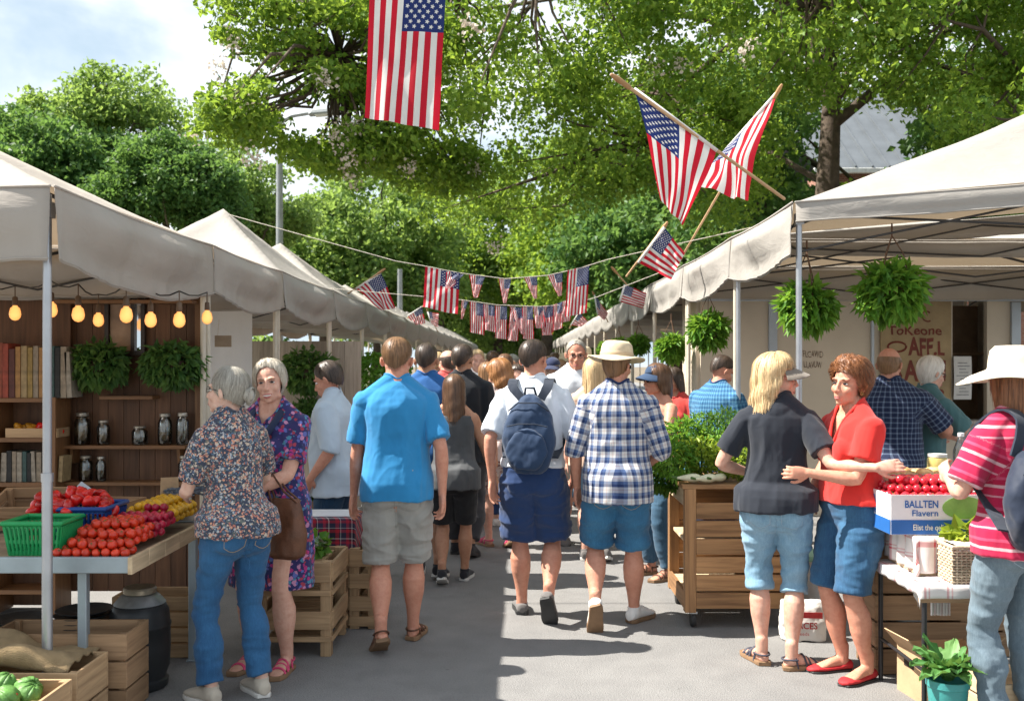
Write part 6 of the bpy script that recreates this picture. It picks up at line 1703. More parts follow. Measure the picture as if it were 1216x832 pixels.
# mirror in a dark frame
c = at(149, 384, PY - .03); t = thing('wall_mirror', 'dark framed mirror hung high on the brown plank wall behind the bulbs', 'mirror', c)
mb = MB(); W_, H_ = .245, .40
for x in (-W_ / 2, W_ / 2, .055): mb.box((x, 0, 0), (.026, .035, H_ + .03))
for z in (-H_ / 2, H_ / 2): mb.box((0, .002, z), (W_, .03, .03))
mb.build('frame', mat('frame_ebony', (.03, .02, .015), .35, .2), t)
mb = MB(); mb.box((-.03, .008, 0), (.15, .006, H_ - .03)); mb.build('panel', mat('mirror_tan', (.30, .19, .12), .35, .4, 6), t)
mb = MB(); mb.box((.088, .008, 0), (.05, .006, H_ - .03)); mb.build('glass', mat('mirror', (.75, .76, .76), .06, .02, bump=0, metal=1.0), t)


def foliage_ball(name, parent, r, n, L, lm, seed, droop=.5, wid=.4, rad=(1, 1, 1), out=1.2):
    rg = np.random.default_rng(seed); g = rg.normal(size=(n, 3)); g /= np.linalg.norm(g, axis=1, keepdims=True)
    C = g * np.array(rad) * r * rg.uniform(.45, 1, (n, 1)) ** .5
    mb = MB(); leaves(mb, C, L, rg, up=.6, droop=droop, wid=wid, spread=g * out); return mb.build(name, lm, parent)


for px, lb, sd in ((116, 'dark leafy plant hung on the plank wall beside the bookshelf', 1), (206, 'dark leafy plant hung on the plank wall beside the stall pole', 2)):
    t = thing('wall_planter', lb, 'plant', at(px, 432, PY - .15), 0, 'dark plants on the plank wall')
    foliage_ball('foliage', t, .19, 900, .075, LEAF_B, sd, .8, .5, (1.05, .55, .72))
    mb = MB(); mb.lathe([(.05, -.06), (.075, .0), (.08, .02)], seg=14); mb.build('pot', mat('pot_dark', (.10, .06, .04), .8), t, True)
# bookshelf
BY = 6.62; t = thing('bookcase', 'open wooden bookcase at the end of the plank wall', 'bookcase', (at(34, 0, BY).x, BY, 0)); bx = at(34, 0, BY).x
xl, xr = at(-60, 0, BY).x - bx, at(75, 0, BY).x - bx
for x in (xr - .012, at(4, 0, BY).x - bx, xl):
    mb = MB(); mb.box((x, 0, .72 if x != xr - .012 else .72), (.024, .22, 1.42)); mb.build('side_panel', WOODS, t, bevel=.002)
for z in (.17, .873, 1.165, 1.425):
    mb = MB(); mb.box(((xl + xr) / 2, -.002, z - .014), (xr - xl - .03, .215, .028)); mb.build('shelf', WOODS, t, bevel=.003)
mb = MB(); mb.box(((xl + xr) / 2, .115, 1.05), (xr - xl, .014, 2.06)); mb.build('back_board', WOODP, t)
BK = [((0.208, 0.156, 0.104), 'tan'), ((0.218, 0.052, 0.026), 'rust red'), ((0.260, 0.047, 0.026), 'red'), ((0.083, 0.026, 0.021), 'dark maroon'), ((0.302, 0.156, 0.052), 'orange'), ((0.291, 0.208, 0.104), 'straw'), ((0.260, 0.172, 0.052), 'ochre'), ((0.036, 0.073, 0.068), 'dark teal'), ((0.016, 0.016, 0.016), 'black'), ((0.239, 0.192, 0.140), 'beige'), ((0.270, 0.234, 0.187), 'cream')]


def book(px0, wpx, z, h, ci, shelf, lean=0.0, d=.16):
    col, cn = BK[ci]; wd = wpx / F * BY; x = at(px0 + wpx / 2, 0, BY).x
    k = (cn, shelf)
    t = thing('book', f'{cn} book standing on the {shelf}' + (' of the bookcase' if 'bookcase' not in shelf else ''), 'book', (x, BY - .02, z + .001 + abs(math.sin(lean)) * wd / 2), 0, 'books in the bookcase')
    t.rotation_euler = (0, lean, 0)
    mb = MB(); mb.box((-wd / 2 + .002, 0, h / 2), (.003, d, h)); mb.box((wd / 2 - .002, 0, h / 2), (.003, d, h)); mb.box((0, -d / 2 + .002, h / 2), (wd - .006, .004, h)); mb.build('cover', mat('book_' + cn.replace(' ', '_'), col, .6, .3, 30, .1, 100), t)
    mb = MB(); mb.box((0, .004, h / 2), (wd - .008, d - .012, h - .01)); mb.build('pages', mat('pages', (.60, .54, .42), .9, .1, 60), t)


x = -38
for w_, h, ci, ln in ((10, .30, 2, 0), (9, .33, 4, 0), (10, .31, 5, 0), (10, .34, 0, 0), (8, .36, 1, .02), (7, .355, 2, 0), (7, .32, 3, 0), (6, .335, 4, 0), (7, .34, 5, 0), (6, .33, 6, 0), (6, .34, 9, 0), (5, .33, 4, 0), (6, .335, 6, .02), (6, .34, 7, 0), (6, .33, 8, 0), (7, .335, 9, 0), (6, .30, 10, -.06)):
    book(x, w_, 1.425, h, ci, 'top shelf', ln); x += w_ + .6
x = 8
for w_, h, ci, ln in ((7, .19, 10, .05), (6, .205, 8, 0), (5, .2, 9, 0), (6, .195, 10, 0), (5, .2, 7, 0), (5, .19, 8, 0), (5, .20, 10, -.05), (6, .195, 9, 0), (5, .2, 8, 0), (6, .19, 10, 0), (6, .175, 6, 0), (5, .17, 5, .06)):
    book(x, w_, .873, h, ci, 'lowest bookcase shelf', ln, .13); x += w_ + .5
c = at(46, 0, BY); t = thing('fruit_tray', 'shallow tray of orange and red peppers on the middle bookcase shelf', 'tray', (c.x, BY - .01, 1.166))
mb = MB(); mb.box((0, 0, .006), (.34, .17, .012)); [mb.box((0, s * .085, .03), (.34, .008, .06)) for s in (-1, 1)]; [mb.box((s * .17, 0, .03), (.008, .162, .06)) for s in (-1, 1)]; mb.build('tray', CRATE, t)
PEP = []
def pepper_mesh(name, col, L, r, seed):
    rg = np.random.default_rng(seed); mb = MB(); rings = []
    for k in range(9):
        v = k / 8; rr = r * (math.sin(PI * min(.98, max(.03, v))) ** .5) * (1 - .25 * v)
        rings.append([(rr * math.cos(a) * (1 + .12 * math.cos(3 * a + seed)), rr * math.sin(a) * (1 + .12 * math.cos(3 * a + seed)), L * (v - .5)) for a in np.arange(14) * 2 * PI / 14])
    mb.loft(rings); return mb.mesh(name, [mat(name + '_skin', col, .22, .2, 30, .05, 60, rnd=.25, coat=.3)], True)
STEMM = mat('stem_green', (.07, .14, .03), .7, .2)


def fruit(name, cat, label, group, col, r, squash=.92, rough=.22, stem=True, rnd=.22, var=.18, hue2=None, bump=.04):
    """one fruit with its stem; copied for the heap"""
    t = thing(name, label, cat, (0, 0, -5), 0, group); mb = MB(); rings = []
    for k in range(11):
        a = PI * max(.03, min(.97, k / 10)); q = r * math.sin(a); z = -r * squash * math.cos(a) - (r * .16 * math.exp(-(q / (r * .35)) ** 2) if k > 5 else 0)
        rings.append([(q * math.cos(t_) * (1 + .025 * math.cos(5 * t_)), q * math.sin(t_) * (1 + .025 * math.cos(5 * t_)), z) for t_ in np.arange(16) * 2 * PI / 16])
    mb.loft(rings); mb.build('flesh', mat(name + '_skin', col, rough, var, 26, bump, 50, rnd=rnd, hue2=hue2, coat=.25), t, True)
    if stem:
        mb = MB(); z = r * squash * .80
        for i in range(5): a = i * 2 * PI / 5; mb.tube([(0, 0, z), (math.cos(a) * r * .35, math.sin(a) * r * .35, z + r * .10)], [r * .07, r * .03], 5)
        mb.tube([(0, 0, z - .002), (0, 0, z + r * .22)], [r * .07, r * .05], 5); mb.build('stem', STEMM, t, True)
    return t


def heap(src, pts, seed=0, jit=.25, smin=.88):
    rg = random.Random(seed); out = []
    for i, p in enumerate(pts):
        rot = (rg.uniform(-.9, .9), rg.uniform(-.9, .9), rg.uniform(0, 6.3)); s = rg.uniform(smin, 1.08)
        if i == 0: o = src; o.location = p; o.rotation_euler = rot; o.scale = (s,) * 3
        else: o = dup(src, p, rot, scale=s)
        out.append(o)
    return out


def pile(x0, x1, y0, y1, z, r, h, seed=0, top=None):
    """hex packed layers following a mound h(u,v)"""
    rg = random.Random(seed); pts = []; d = r * 1.93
    for L in range(9):
        zz = z + r * .93 + L * r * 1.5; off = (L % 2) * r
        ny = int((y1 - y0) / (d * .88)); nx = int((x1 - x0) / d)
        for j in range(ny + 1):
            for i in range(nx + 1):
                x = x0 + off + i * d + (j % 2) * r; y = y0 + off * .6 + j * d * .88
                if x > x1 or y > y1: continue
                u, v = (x - x0) / (x1 - x0), (y - y0) / (y1 - y0)
                hh = h(u, v)
                if zz + r > z + hh and L > 0: continue
                # keep only the shell that shows
                if zz + 2.6 * r * 1.5 < z + hh: continue
                pts.append((x + rg.uniform(-.12, .12) * r, y + rg.uniform(-.12, .12) * r, zz + rg.uniform(-.06, .06) * r))
    return pts


# the produce table
t = thing('produce_table', 'long metal legged table with a grey rail carrying the red and yellow fruit', 'table', (-2.6, 5.1, 0))
mb = MB()
for i in range(6): mb.box((0, -.42 + i * .168, .742), (1.60, .164, .03))
mb.build('table_top', wood('top_wood', (.30, .22, .15), (.20, .14, .09)), t)
RAIL = mat('rail_steel', (.34, .40, .44), .45, .14, 5, .08, 60, metal=.5)
mb = MB(); mb.box((0, -.515, .730), (1.62, .022, .075)); mb.build('front_rail', RAIL, t, bevel=.004)
mb = MB(); mb.box((0, .515, .730), (1.62, .022, .075)); mb.build('back_rail', RAIL, t, bevel=.004)
mb = MB(); [mb.box((.813, -.43 + i * .215, .728), (.022, .211, .078)) for i in range(5)]; mb.build('end_board', PALE, t, bevel=.003)
for x, y in ((.56, -.44), (.78, .45), (-.74, -.44), (-.74, .45)):
    mb = MB(); mb.box((x, y, .352), (.042, .042, .692)); mb.box((x, y, .006), (.06, .06, .012)); mb.build('leg', RAIL, t, bevel=.004)
TZ = .757
rg_ = random.Random(2)
tom = fruit('tomato', 'tomato', 'glossy orange red tomato heaped on the table corner beside the green basket', 'tomatoes heaped on the produce table', (.56, .020, .010), .0235, rnd=.22, hue2=(.60, .045, .012))
P = pile(-2.145, -1.825, 4.622, 4.955, TZ, .0232, lambda u, v: .05 + .125 * math.sin(PI * min(1, max(0, .15 + u * .62))) * min(1, .25 + v * 1.2), 1)
heap(tom, P, 1)
plum = fruit('plum', 'plum', 'small crimson plum in the band between the tomatoes and the yellow fruit', 'crimson plums heaped on the produce table', (.42, .012, .045), .0215, .95, .3, False, .3)
P = pile(-2.06, -1.80, 4.965, 5.19, TZ, .0215, lambda u, v: .075 + .06 * math.sin(PI * (.2 + .5 * u)) + .04 * v, 2)
heap(plum, P, 2)
lem = fruit('yellow_plum', 'fruit', 'yellow fruit heaped along the table end behind the crimson plums', 'yellow fruit heaped on the produce table', (.66, .36, .015), .0217, .97, .35, False, .2)
P = pile(-2.08, -1.80, 5.21, 5.58, TZ, .0215, lambda u, v: .105 + .07 * math.sin(PI * (.25 + .5 * u)), 3)
heap(lem, P, 3)


def lattice_basket(name, label, loc, size, m, rz=0.0):
    w, d, h = size; t = thing(name, label, 'basket', loc, rz)
    mb = MB(); q = .86
    for k in range(4):
        for i in range(13):
            f = -1 + 2 * (i + .5) / 13
            a, b = ((f * w / 2 * q, -d / 2 * q), (f * w / 2, -d / 2)) if k == 0 else ((f * w / 2 * q, d / 2 * q), (f * w / 2, d / 2)) if k == 1 else ((-w / 2 * q, f * d / 2 * q), (-w / 2, f * d / 2)) if k == 2 else ((w / 2 * q, f * d / 2 * q), (w / 2, f * d / 2))
            mb.tube([(*a, .006), (*b, h - .03)], .0052, 5)
    for z, s in ((.008, q), (h * .36, q + .05), (h - .035, .985)):
        mb.loft([[(sx * w / 2 * s + ox, sy * d / 2 * s + oy, z + oz) for sx, sy in ((-1, -1), (1, -1), (1, 1), (-1, 1))] for ox, oy, oz in ((0, 0, 0), (0, 0, .016))], cap=False)
    mb.box((0, 0, .004), (w * q, d * q, .006)); mb.build('lattice', m, t)
    mb = MB(); pts = [(-w / 2, -d / 2), (w / 2, -d / 2), (w / 2, d / 2), (-w / 2, d / 2)]
    for i in range(4): a, b = pts[i], pts[(i + 1) % 4]; mb.tube([(*a, h - .012), (*b, h - .012)], .0125, 8)
    mb.build('rim', m, t, True); return t


GRN = mat('plastic_green', (.012, .30, .09), .35, .12, bump=.03); BLU = mat('plastic_blue', (.012, .06, .25), .35, .12, bump=.03)
lattice_basket('plastic_basket', 'green plastic lattice basket at the front of the produce table', (-2.275, 4.76, TZ), (.27, .24, .165), GRN)
lattice_basket('plastic_basket', 'blue plastic lattice basket heaped with red peppers behind the green one', (-2.20, 5.06, TZ), (.30, .28, .19), BLU)
pm = pepper_mesh('red_pepper', (.56, .012, .010), .085, .034, 1)
for i in range(46):
    a = rg_.uniform(0, 2 * PI); q = rg_.uniform(0, 1) ** .5; x, y = -2.26 + q * .22 * math.cos(a), 5.06 + q * .135 * math.sin(a); z = TZ + .16 + .085 * (1 - q ** 2) + rg_.uniform(-.02, .02)
    o = bpy.data.objects.new('red_pepper', pm); COL.objects.link(o); o.location = (x, y, z); o.rotation_euler = (rg_.uniform(0, 3), rg_.uniform(0, 3), rg_.uniform(0, 6)); s = rg_.uniform(.75, 1.05); o.scale = (s,) * 3
    tag(o, 'shiny red pepper heaped over the blue basket on the produce table', 'pepper', 'red peppers heaped on the blue basket')
for i, (c, col) in enumerate((((.52, .24, .02), 'orange'), ((.60, .05, .02), 'red'))):
    me = pepper_mesh(col + '_pepper', c, .075, .03, 3 + i)
    for k in range(9):
        o = bpy.data.objects.new('sweet_pepper', me); COL.objects.link(o); o.location = (at(46, 0, BY).x + (-.13 if i == 0 else .02) + .03 * (k % 5), BY - .05 + .03 * (k // 3), 1.20 + .022 * (k // 5) + .012 * (k % 2)); o.rotation_euler = (1.4, rg_.uniform(0, 3), rg_.uniform(0, 6))
        tag(o, f'{col} pepper in the shallow tray on the middle bookcase shelf', 'pepper', f'{col} peppers in the bookcase tray')


def slat_crate(name, label, loc, size, m, rz=0, rows=3, gap=.012, group=None, th=.014, tilt=0, solid_ends=True, floor=True):
    w, d, h = size; t = thing(name, label, 'crate', loc, rz, group)
    if tilt: t.rotation_euler = (tilt, 0, rz)
    rh = (h - gap * (rows - 1)) / rows
    for nm, ax in (('front_side', (0, -1)), ('rear_side', (0, 1)), ('end_side', (-1, 0)), ('end_side', (1, 0))):
        mb = MB()
        for r_ in range(rows):
            z = rh / 2 + r_ * (rh + gap)
            if ax[0] == 0: mb.box((0, ax[1] * (d / 2 - th / 2), z), (w, th, rh))
            else: mb.box((ax[0] * (w / 2 - th / 2), 0, z), (th, d - 2 * th - .002, rh))
        mb.build(nm, m, t, bevel=.0025)
    for sx in (-1, 1):
        for sy in (-1, 1):
            mb = MB(); mb.box((sx * (w / 2 - th - .014), sy * (d / 2 - th - .014), h / 2), (.026, .026, h - .002)); mb.build('corner_post', m, t)
    if floor:
        mb = MB(); n = max(3, int(d / .1)); [mb.box((0, -d / 2 + th + (i + .5) * (d - 2 * th) / n, .010), (w - 2 * th - .002, (d - 2 * th) / n - .006, .012)) for i in range(n)]; mb.build('bottom', m, t)
    return t


slat_crate('wooden_crate', 'tilted brown wooden crate at the back of the produce table beside the bookcase', (-2.62, 5.42, TZ + .05), (.42, .30, .13), CRATE_D, .1, 2, tilt=R(14))
slat_crate('wooden_crate', 'brown wooden crate standing behind the pepper basket on the produce table', (-2.27, 5.46, TZ + .002), (.34, .26, .15), CRATE_D, -.12, 2, tilt=0)
c = Vector((-2.28, 5.30, TZ + .20)); t = thing('price_board', 'silvery price card leaning against the brown crate behind the peppers', 'card', c); mb = MB(); mb.box((0, 0, .0), (.17, .006, .055), (R(-35), R(38), R(10))); mb.build('card', mat('card_silver', (.52, .56, .60), .35, .15, 8), t, bevel=.002)
for i in range(6):
    t = thing('folded_towel', 'folded white and red striped towel in the stack behind the yellow fruit', 'towel', (-2.10 + .006 * (i % 3), 5.60 - .004 * i, TZ + .010 + i * .021), R(i * 5 - 9), 'folded striped towels')
    mb = MB(); rings = []
    for x in np.linspace(-.12, .12, 9): rings.append([(x, .075 * math.copysign(abs(math.cos(a)) ** .4, math.cos(a)), .0105 * math.sin(a) + .0015 * math.sin(x * 60 + i)) for a in np.arange(14) * 2 * PI / 14])
    mb.loft(rings)
    if 'towel' not in _cache:
        m, nt, out = new_mat('towel'); sx = nd(nt, 'ShaderNodeSeparateXYZ', {0: coords(nt)}); f = noise(nt, coords(nt), 300, 2)
        finish(nt, out, bands(nt, sx.outputs[0], .05, [(0, (.66, .62, .58)), (.55, (.50, .05, .05)), (.68, (.64, .60, .56)), (.78, (.46, .08, .08)), (.83, (.66, .62, .58))]), .9, 0, f, .3, .002); _cache['towel'] = m
    mb.build('cloth', _cache['towel'], t, True)
t = thing('paper_bag', 'upright brown paper bag behind the striped towel stack', 'bag', (-1.99, 5.66, TZ + .08), R(20)); mb = MB(); mb.loft([[(sx * .05 * q, sy * .03 * q2, z) for sx, sy in ((-1, -1), (1, -1), (1, 1), (-1, 1))] for z, q, q2 in ((-.08, 1, 1), (.05, 1.02, 1), (.12, .98, .5), (.17, .95, .1))]); mb.build('paper', mat('kraft', (.42, .28, .16), .9, .2, 14, .4, 40), t)
t = thing('milk_bottle', 'cream ceramic bottle with a cork at the table end beside the floral blouse', 'bottle', (-1.90, 5.68, TZ)); mb = MB(); mb.lathe([(.042, 0), (.045, .01), (.040, .07), (.024, .14), (.018, .185), (.021, .19)], seg=20); mb.build('body', mat('ceramic_cream', (.42, .38, .32), .4, .2, 20), t, True); mb = MB(); mb.lathe([(.017, .185), (.019, .192), (.019, .21), (.002, .212)], seg=14); mb.build('cork', mat('cork', (.45, .30, .17), .9, .2, 60), t, True)
for i in range(4):
    t = thing('lavender_bunch', 'dried grey blue lavender bunch lying behind the yellow fruit', 'lavender', (-1.95 + .03 * i, 5.605 - .012 * i, TZ + .17 + .008 * i), R(-30 + 6 * i), 'lavender bunches'); mb = MB(); rg = np.random.default_rng(i)
    for k in range(20): a, b = rg.normal(size=2) * .018, rg.normal(size=2) * .006; mb.tube([(-.10, b[0], b[1]), (.02, a[0] * .6, a[1] * .4), (.10, a[0], a[1] * .7)], [.0012, .0016, .0036], 5)
    mb.build('stalks', mat('lavender', (.13, .16, .21), .8, .4, 60, island=.4), t, True); mb = MB(); mb.tube([(-.03, 0, -.014), (-.03, .014, 0), (-.03, 0, .014), (-.03, -.014, 0), (-.03, 0, -.014)], .003, 6); mb.build('tie', ROPE, t, True)

# string of lit bulbs
BULB, nt, out = new_mat('lit_bulb'); lw = nd(nt, 'ShaderNodeLayerWeight', {0: .35}); finish(nt, out, (.5, .25, .08), .3, emit=mixc(nt, lw.outputs['Facing'], (1.0, .46, .13), (.55, .12, .015)), estr=.60)
FIL, nt, out = new_mat('filament'); finish(nt, out, (1, .7, .3), .3, emit=(1.0, .72, .34), estr=7.0)
spots = [(61, 368, 5.5), (93, 373, 5.3), (117, 380, 6.2), (150, 374, 5.2), (179, 380, 5.6), (213, 380, 5.5), (246, 377, 6.3), (18, 372, 5.8), (-30, 372, 5.5)]
t = thing('string_lights', 'string of warm lit round bulbs hung under the deep valance of the produce stall', 'string lights', (-2.5, 5.5, 2.0)); O = Vector((-2.5, 5.5, 2.0))
hooks = []
for px, py, Y in sorted(spots):
    c = at(px, py, Y); r = .0320; b = Vector(c) - O
    mb = MB(); mb.lathe([(.013, .048), (.014, .040), (.026, .030), (r * .96, .010), (r * 1.03, -.006), (r * .90, -.024), (r * .55, -.037), (.003, -.042)], b, 20); g = mb.build('bulb', BULB, t, True)
    mb = MB(); mb.tube([b + Vector((-.006, 0, .02)), b + Vector((-.01, 0, -.008)), b + Vector((.0, 0, -.018)), b + Vector((.01, 0, -.008)), b + Vector((.006, 0, .02))], .0045, 6); mb.build('filament', FIL, g, True)
    mb = MB(); mb.lathe([(.004, .10), (.0145, .094), (.0165, .05), (.014, .046)], b, 16); mb.tube([b + Vector((0, 0, .095)), b + Vector((0, 0, .16))], .0035, 6); mb.build('socket', mat('socket_dark', (.10, .06, .035), .6), t, True)
    hooks.append(b + Vector((0, 0, .16)))
mb = MB(); pts = []
for a, b in zip(hooks[:-1], hooks[1:]): pts += [a, a.lerp(b, .33) - Vector((0, 0, .022)), a.lerp(b, .66) - Vector((0, 0, .022))]
pts.append(hooks[-1]); mb.tube(pts, .0042, 6); mb.build('wire', mat('wire_black', (.02, .018, .016), .6), t, True)

# low crates, keg, trays in front of and under the table
slat_crate('wooden_crate', 'open wooden crate of green cabbages and red peppers at the foot of the steel pole', (-2.31, 4.03, .004), (.86, .31, .33), CRATE, 0, 2)
slat_crate('wooden_crate', 'pale wooden crate with burlap over its back, behind the cabbage crate', (-2.30, 4.435, .004), (.80, .33, .325), CRATE, 0, 2)
slat_crate('wooden_crate', 'taller brown wooden crate under the table beside the black keg', (-2.17, 4.80, .004), (.66, .28, .385), CRATE_D, 0, 3)
slat_crate('wooden_crate', 'wooden crate standing under the far end of the produce table', (-2.06, 5.72, .004), (.46, .26, .34), CRATE, 0, 4)
cab = thing('cabbage', 'green cabbage in the open crate at the foot of the steel pole', 'cabbage', (0, 0, 0), 0, 'cabbages in the front crate'); mb = MB(); mb.ell((0, 0, 0), (.050, .050, .046), None, 20, 12)
mb.build('head', mat('cabbage_green', (.11, .26, .055), .5, .3, 22, .5, 40, rnd=.25), cab, True)
for k in range(5):
    mb = MB(); a0 = k * 1.3
    mb.grid(lambda u, v: (math.cos(a0 + (u - .5) * 1.7) * .054 * math.cos((v - .35) * 2.0) * (1 + .05 * math.sin(u * 9)), math.sin(a0 + (u - .5) * 1.7) * .054 * math.cos((v - .35) * 2.0), .052 * math.sin((v - .35) * 2.0) + .004 * math.sin(u * 13)), 8, 7); o = mb.build('outer_leaf', _cache['cabbage_green'], cab, True); sm = o.modifiers.new('t', 'SOLIDIFY'); sm.thickness = .003
pts = [(-2.655 + .103 * i + .04 * (j % 2), 3.945 + .088 * j, .295 + rg_.uniform(0, .035)) for j in range(3) for i in range(7)] + [(-2.66 + .11 * i, 4.03 + .06 * (i % 2), .365) for i in range(5)]
heap(cab, pts, 5, smin=.82)
pm2 = pepper_mesh('long_red_pepper', (.40, .02, .018), .17, .026, 6)
for i in range(7):
    o = bpy.data.objects.new('red_pepper', pm2); COL.objects.link(o); o.location = (-2.22 + .05 * (i % 4), 3.905 + .02 * (i % 2), .345 + .02 * (i // 4)); o.rotation_euler = (rg_.uniform(-.2, .2), 1.57 + rg_.uniform(-.25, .25), rg_.uniform(-.4, .4)); tag(o, 'long dark red pepper lying with the cabbages in the front crate', 'pepper', 'long peppers in the front crate')
t = thing('burlap_sack', 'coarse burlap sacking slumped over the back of the pale crate', 'sack', (-2.33, 4.50, .30)); mb = MB()
def burl(u, v):
    q = vnoise(np.array([[u * 4 + 3, v * 4 + 8, 2.2], [u * 11, v * 11, 5.1]])); a = v * PI
    return ((u - .5) * .74, -.17 * math.cos(a) * (.6 + .8 * q[0]), .015 + .115 * math.sin(a) * (.3 + 1.1 * q[0]) * math.sin(PI * (.12 + .76 * u)) + .035 * (q[1] - .5))
mb.grid(burl, 44, 24); o = mb.build('cloth', mat('burlap', (.34, .24, .13), .95, .25, 12, .9, 190), t, True); sm = o.modifiers.new('t', 'SOLIDIFY'); sm.thickness = .008
t = thing('keg', 'black barrel keg with a galvanised shoulder and lid under the produce table', 'keg', (-1.945, 5.10, 0)); KB = mat('keg_black', (.022, .024, .026), .42, .2, 5, .08, 30)
mb = MB(); mb.lathe([(.125, .0), (.138, .012), (.140, .045), (.128, .055), (.132, .075), (.146, .11), (.150, .22), (.149, .31), (.153, .315), (.153, .328), (.148, .333), (.143, .39), (.128, .425), (.120, .43)], seg=40); mb.build('barrel', KB, t, True, auto=50)
GALV = mat('galvanised', (.38, .41, .43), .42, .2, 18, .1, 50, metal=.75); mb = MB(); mb.lathe([(.1215, .428), (.128, .432), (.094, .472), (.084, .478), (.002, .479)], seg=36); mb.build('shoulder', GALV, t, True, auto=40)
mb = MB(); mb.lathe([(.070, .478), (.080, .484), (.082, .505), (.076, .514), (.003, .517)], seg=32); o = mb.build('lid', mat('lid_brass', (.33, .29, .22), .4, .2, 20, .1, 60, metal=.7), t, True, auto=35)
TRAY = mat('tray_black', (.03, .035, .04), .35, .2, 6)
for s, (x, y, n) in enumerate(((-2.22, 4.92, 8), (-2.55, 4.93, 6))):
    for i in range(n):
        t = thing('tray', 'black plastic tray in the taller stack behind the brown crate' if s == 0 else 'black plastic tray in the shorter stack behind the steel pole', 'tray', (x + rg_.uniform(-.01, .01), y + .14, .22 + i * .024), rg_.uniform(-.1, .1), 'stacked black trays'); mb = MB(); mb.lathe([(.10, 0), (.135, .018), (.14, .021), (.137, .023), (.10, .005), (.003, .005)], seg=26); mb.build('dish', TRAY, t, True, auto=35)
    t = thing('low_stool', 'low dark bench holding the taller tray stack' if s == 0 else 'low dark bench holding the shorter tray stack', 'bench', (x, y + .14, 0)); mb = MB(); mb.box((0, 0, .205), (.28, .24, .025)); mb.build('seat', CRATE_D, t, bevel=.003)
    for sx in (-1, 1):
        for sy in (-1, 1): mb = MB(); mb.box((sx * .11, sy * .09, .096), (.03, .03, .192)); mb.build('leg', CRATE_D, t)

# beyond the floral dress: pallets, plaid cloth, plants, white tarp
def rack(label, x0, x1, y0, y1, h, levels, m, group=None):
    t = thing('pallet_crate', label, 'crate', ((x0 + x1) / 2, (y0 + y1) / 2, 0), 0, group); w, d = x1 - x0, y1 - y0
    for sx in (-1, 1):
        for sy in (-1, 1): mb = MB(); mb.box((sx * (w / 2 - .03), sy * (d / 2 - .03), h / 2), (.06, .06, h)); mb.build('post', m, t, bevel=.003)
    for z, hh in levels:
        for sy in (-1, 1): mb = MB(); mb.box((0, sy * (d / 2 - .009 + .012), z), (w - .004, .018, hh)); mb.build('side_board', m, t, bevel=.002)
        for sx in (-1, 1): mb = MB(); mb.box((sx * (w / 2 - .009 + .012), 0, z), (.018, d - .016, hh)); mb.build('end_board', m, t, bevel=.002)
        mb = MB(); n = 5; [mb.box((0, -d / 2 + .04 + (i + .5) * (d - .08) / n, z + hh / 2 - .02), (w - .125, (d - .08) / n - .012, .014)) for i in range(n)]; mb.build('deck', m, t)
    return t


rack('open sided pallet crate with shelves behind the floral dress', -1.50, -1.065, 5.62, 6.12, .535, ((.475, .11), (.36, .03), (.205, .10), (.10, .03)), CRATE)
rack('narrow pallet crate beside the grey shorts, behind the open sided one', -1.06, -.885, 6.20, 6.62, .50, ((.44, .10), (.30, .09), (.16, .09), (.05, .06)), CRATE)
rack('pallet crate carrying the plaid covered box', -1.42, -1.07, 6.22, 6.60, .455, ((.40, .10), (.22, .10), (.06, .08)), CRATE_D)
PL2 = None
def plaid_box_mat():
    m, nt, out = new_mat('plaid_red'); sx = nd(nt, 'ShaderNodeSeparateXYZ', {0: coords(nt)})
    st = [(0, (.012, .012, .03)), (.26, (.42, .012, .03)), (.42, (.02, .02, .05)), (.47, (.6, .6, .62)), (.50, (.03, .03, .08)), (.72, (.46, .02, .05)), (.84, (.10, .012, .03)), (.95, (.55, .5, .5))]
    a = bands(nt, math_(nt, 'ADD', sx.outputs[0], sx.outputs[1]), .145, st); b = bands(nt, math_(nt, 'ADD', sx.outputs[2], math_(nt, 'MULTIPLY', sx.outputs[1], .6)), .13, st)
    finish(nt, out, mixc(nt, .5, a, b), .8, 0, noise(nt, coords(nt), 400, 2), .3, .002, coat=.25); return m
t = thing('plaid_box', 'box wrapped in dark red and navy plaid cloth on the pallet crates', 'box', (-1.215, 6.40, .458)); mb = MB()
mb.box((0, 0, .115), (.37, .34, .23)); mb.build('cloth', plaid_box_mat(), t, bevel=.02)
mb = MB(); mb.box((0, 0, .233), (.30, .27, .008)); mb.build('top_sheet', mat('white_sheet', (.66, .66, .68), .4, .12, 8, .3, 20), t, bevel=.003)
t = thing('produce_bag', 'clear bag of pale green lettuce on the pallet crate behind the brown handbag', 'bag', (-1.27, 5.86, .535)); foliage_ball('lettuce', t, .10, 260, .07, LEAF_H, 5, .2, .8, (1.2, .9, .55)).location = (0, 0, .055)
mb = MB(); mb.ell((0, 0, .058), (.14, .11, .062), None, 24, 14); me = mb.mesh('film', [glass('film', (.95, .96, .95), .25)], True); co = get_co(me); set_co(me, co * (1 + .25 * (fnoise(co * 22 + 5, 2) - .5))[:, None]); o = bpy.data.objects.new('film', me); COL.objects.link(o); o.parent = t
slat_crate('wooden_crate', 'small crate of mixed greens beyond the plaid box', (-1.72, 7.6, .004), (.5, .4, .62), CRATE_D, 0, 4); t = thing('greens_heap', 'reddish green salad heads on the small crate beyond the plaid box', 'salad', (-1.72, 7.6, .64)); foliage_ball('foliage', t, .20, 420, .085, LEAF_B, 8, .3, .7, (1.1, .9, .42))
TARP = canvas('tarp_white', (.72, .73, .74), .12, (.8, .8, .8)); t = thing('white_tarp', 'white sheet wall hung behind the second stall', 'tarp', (-3.3, 9.3, 0)); mb = MB()
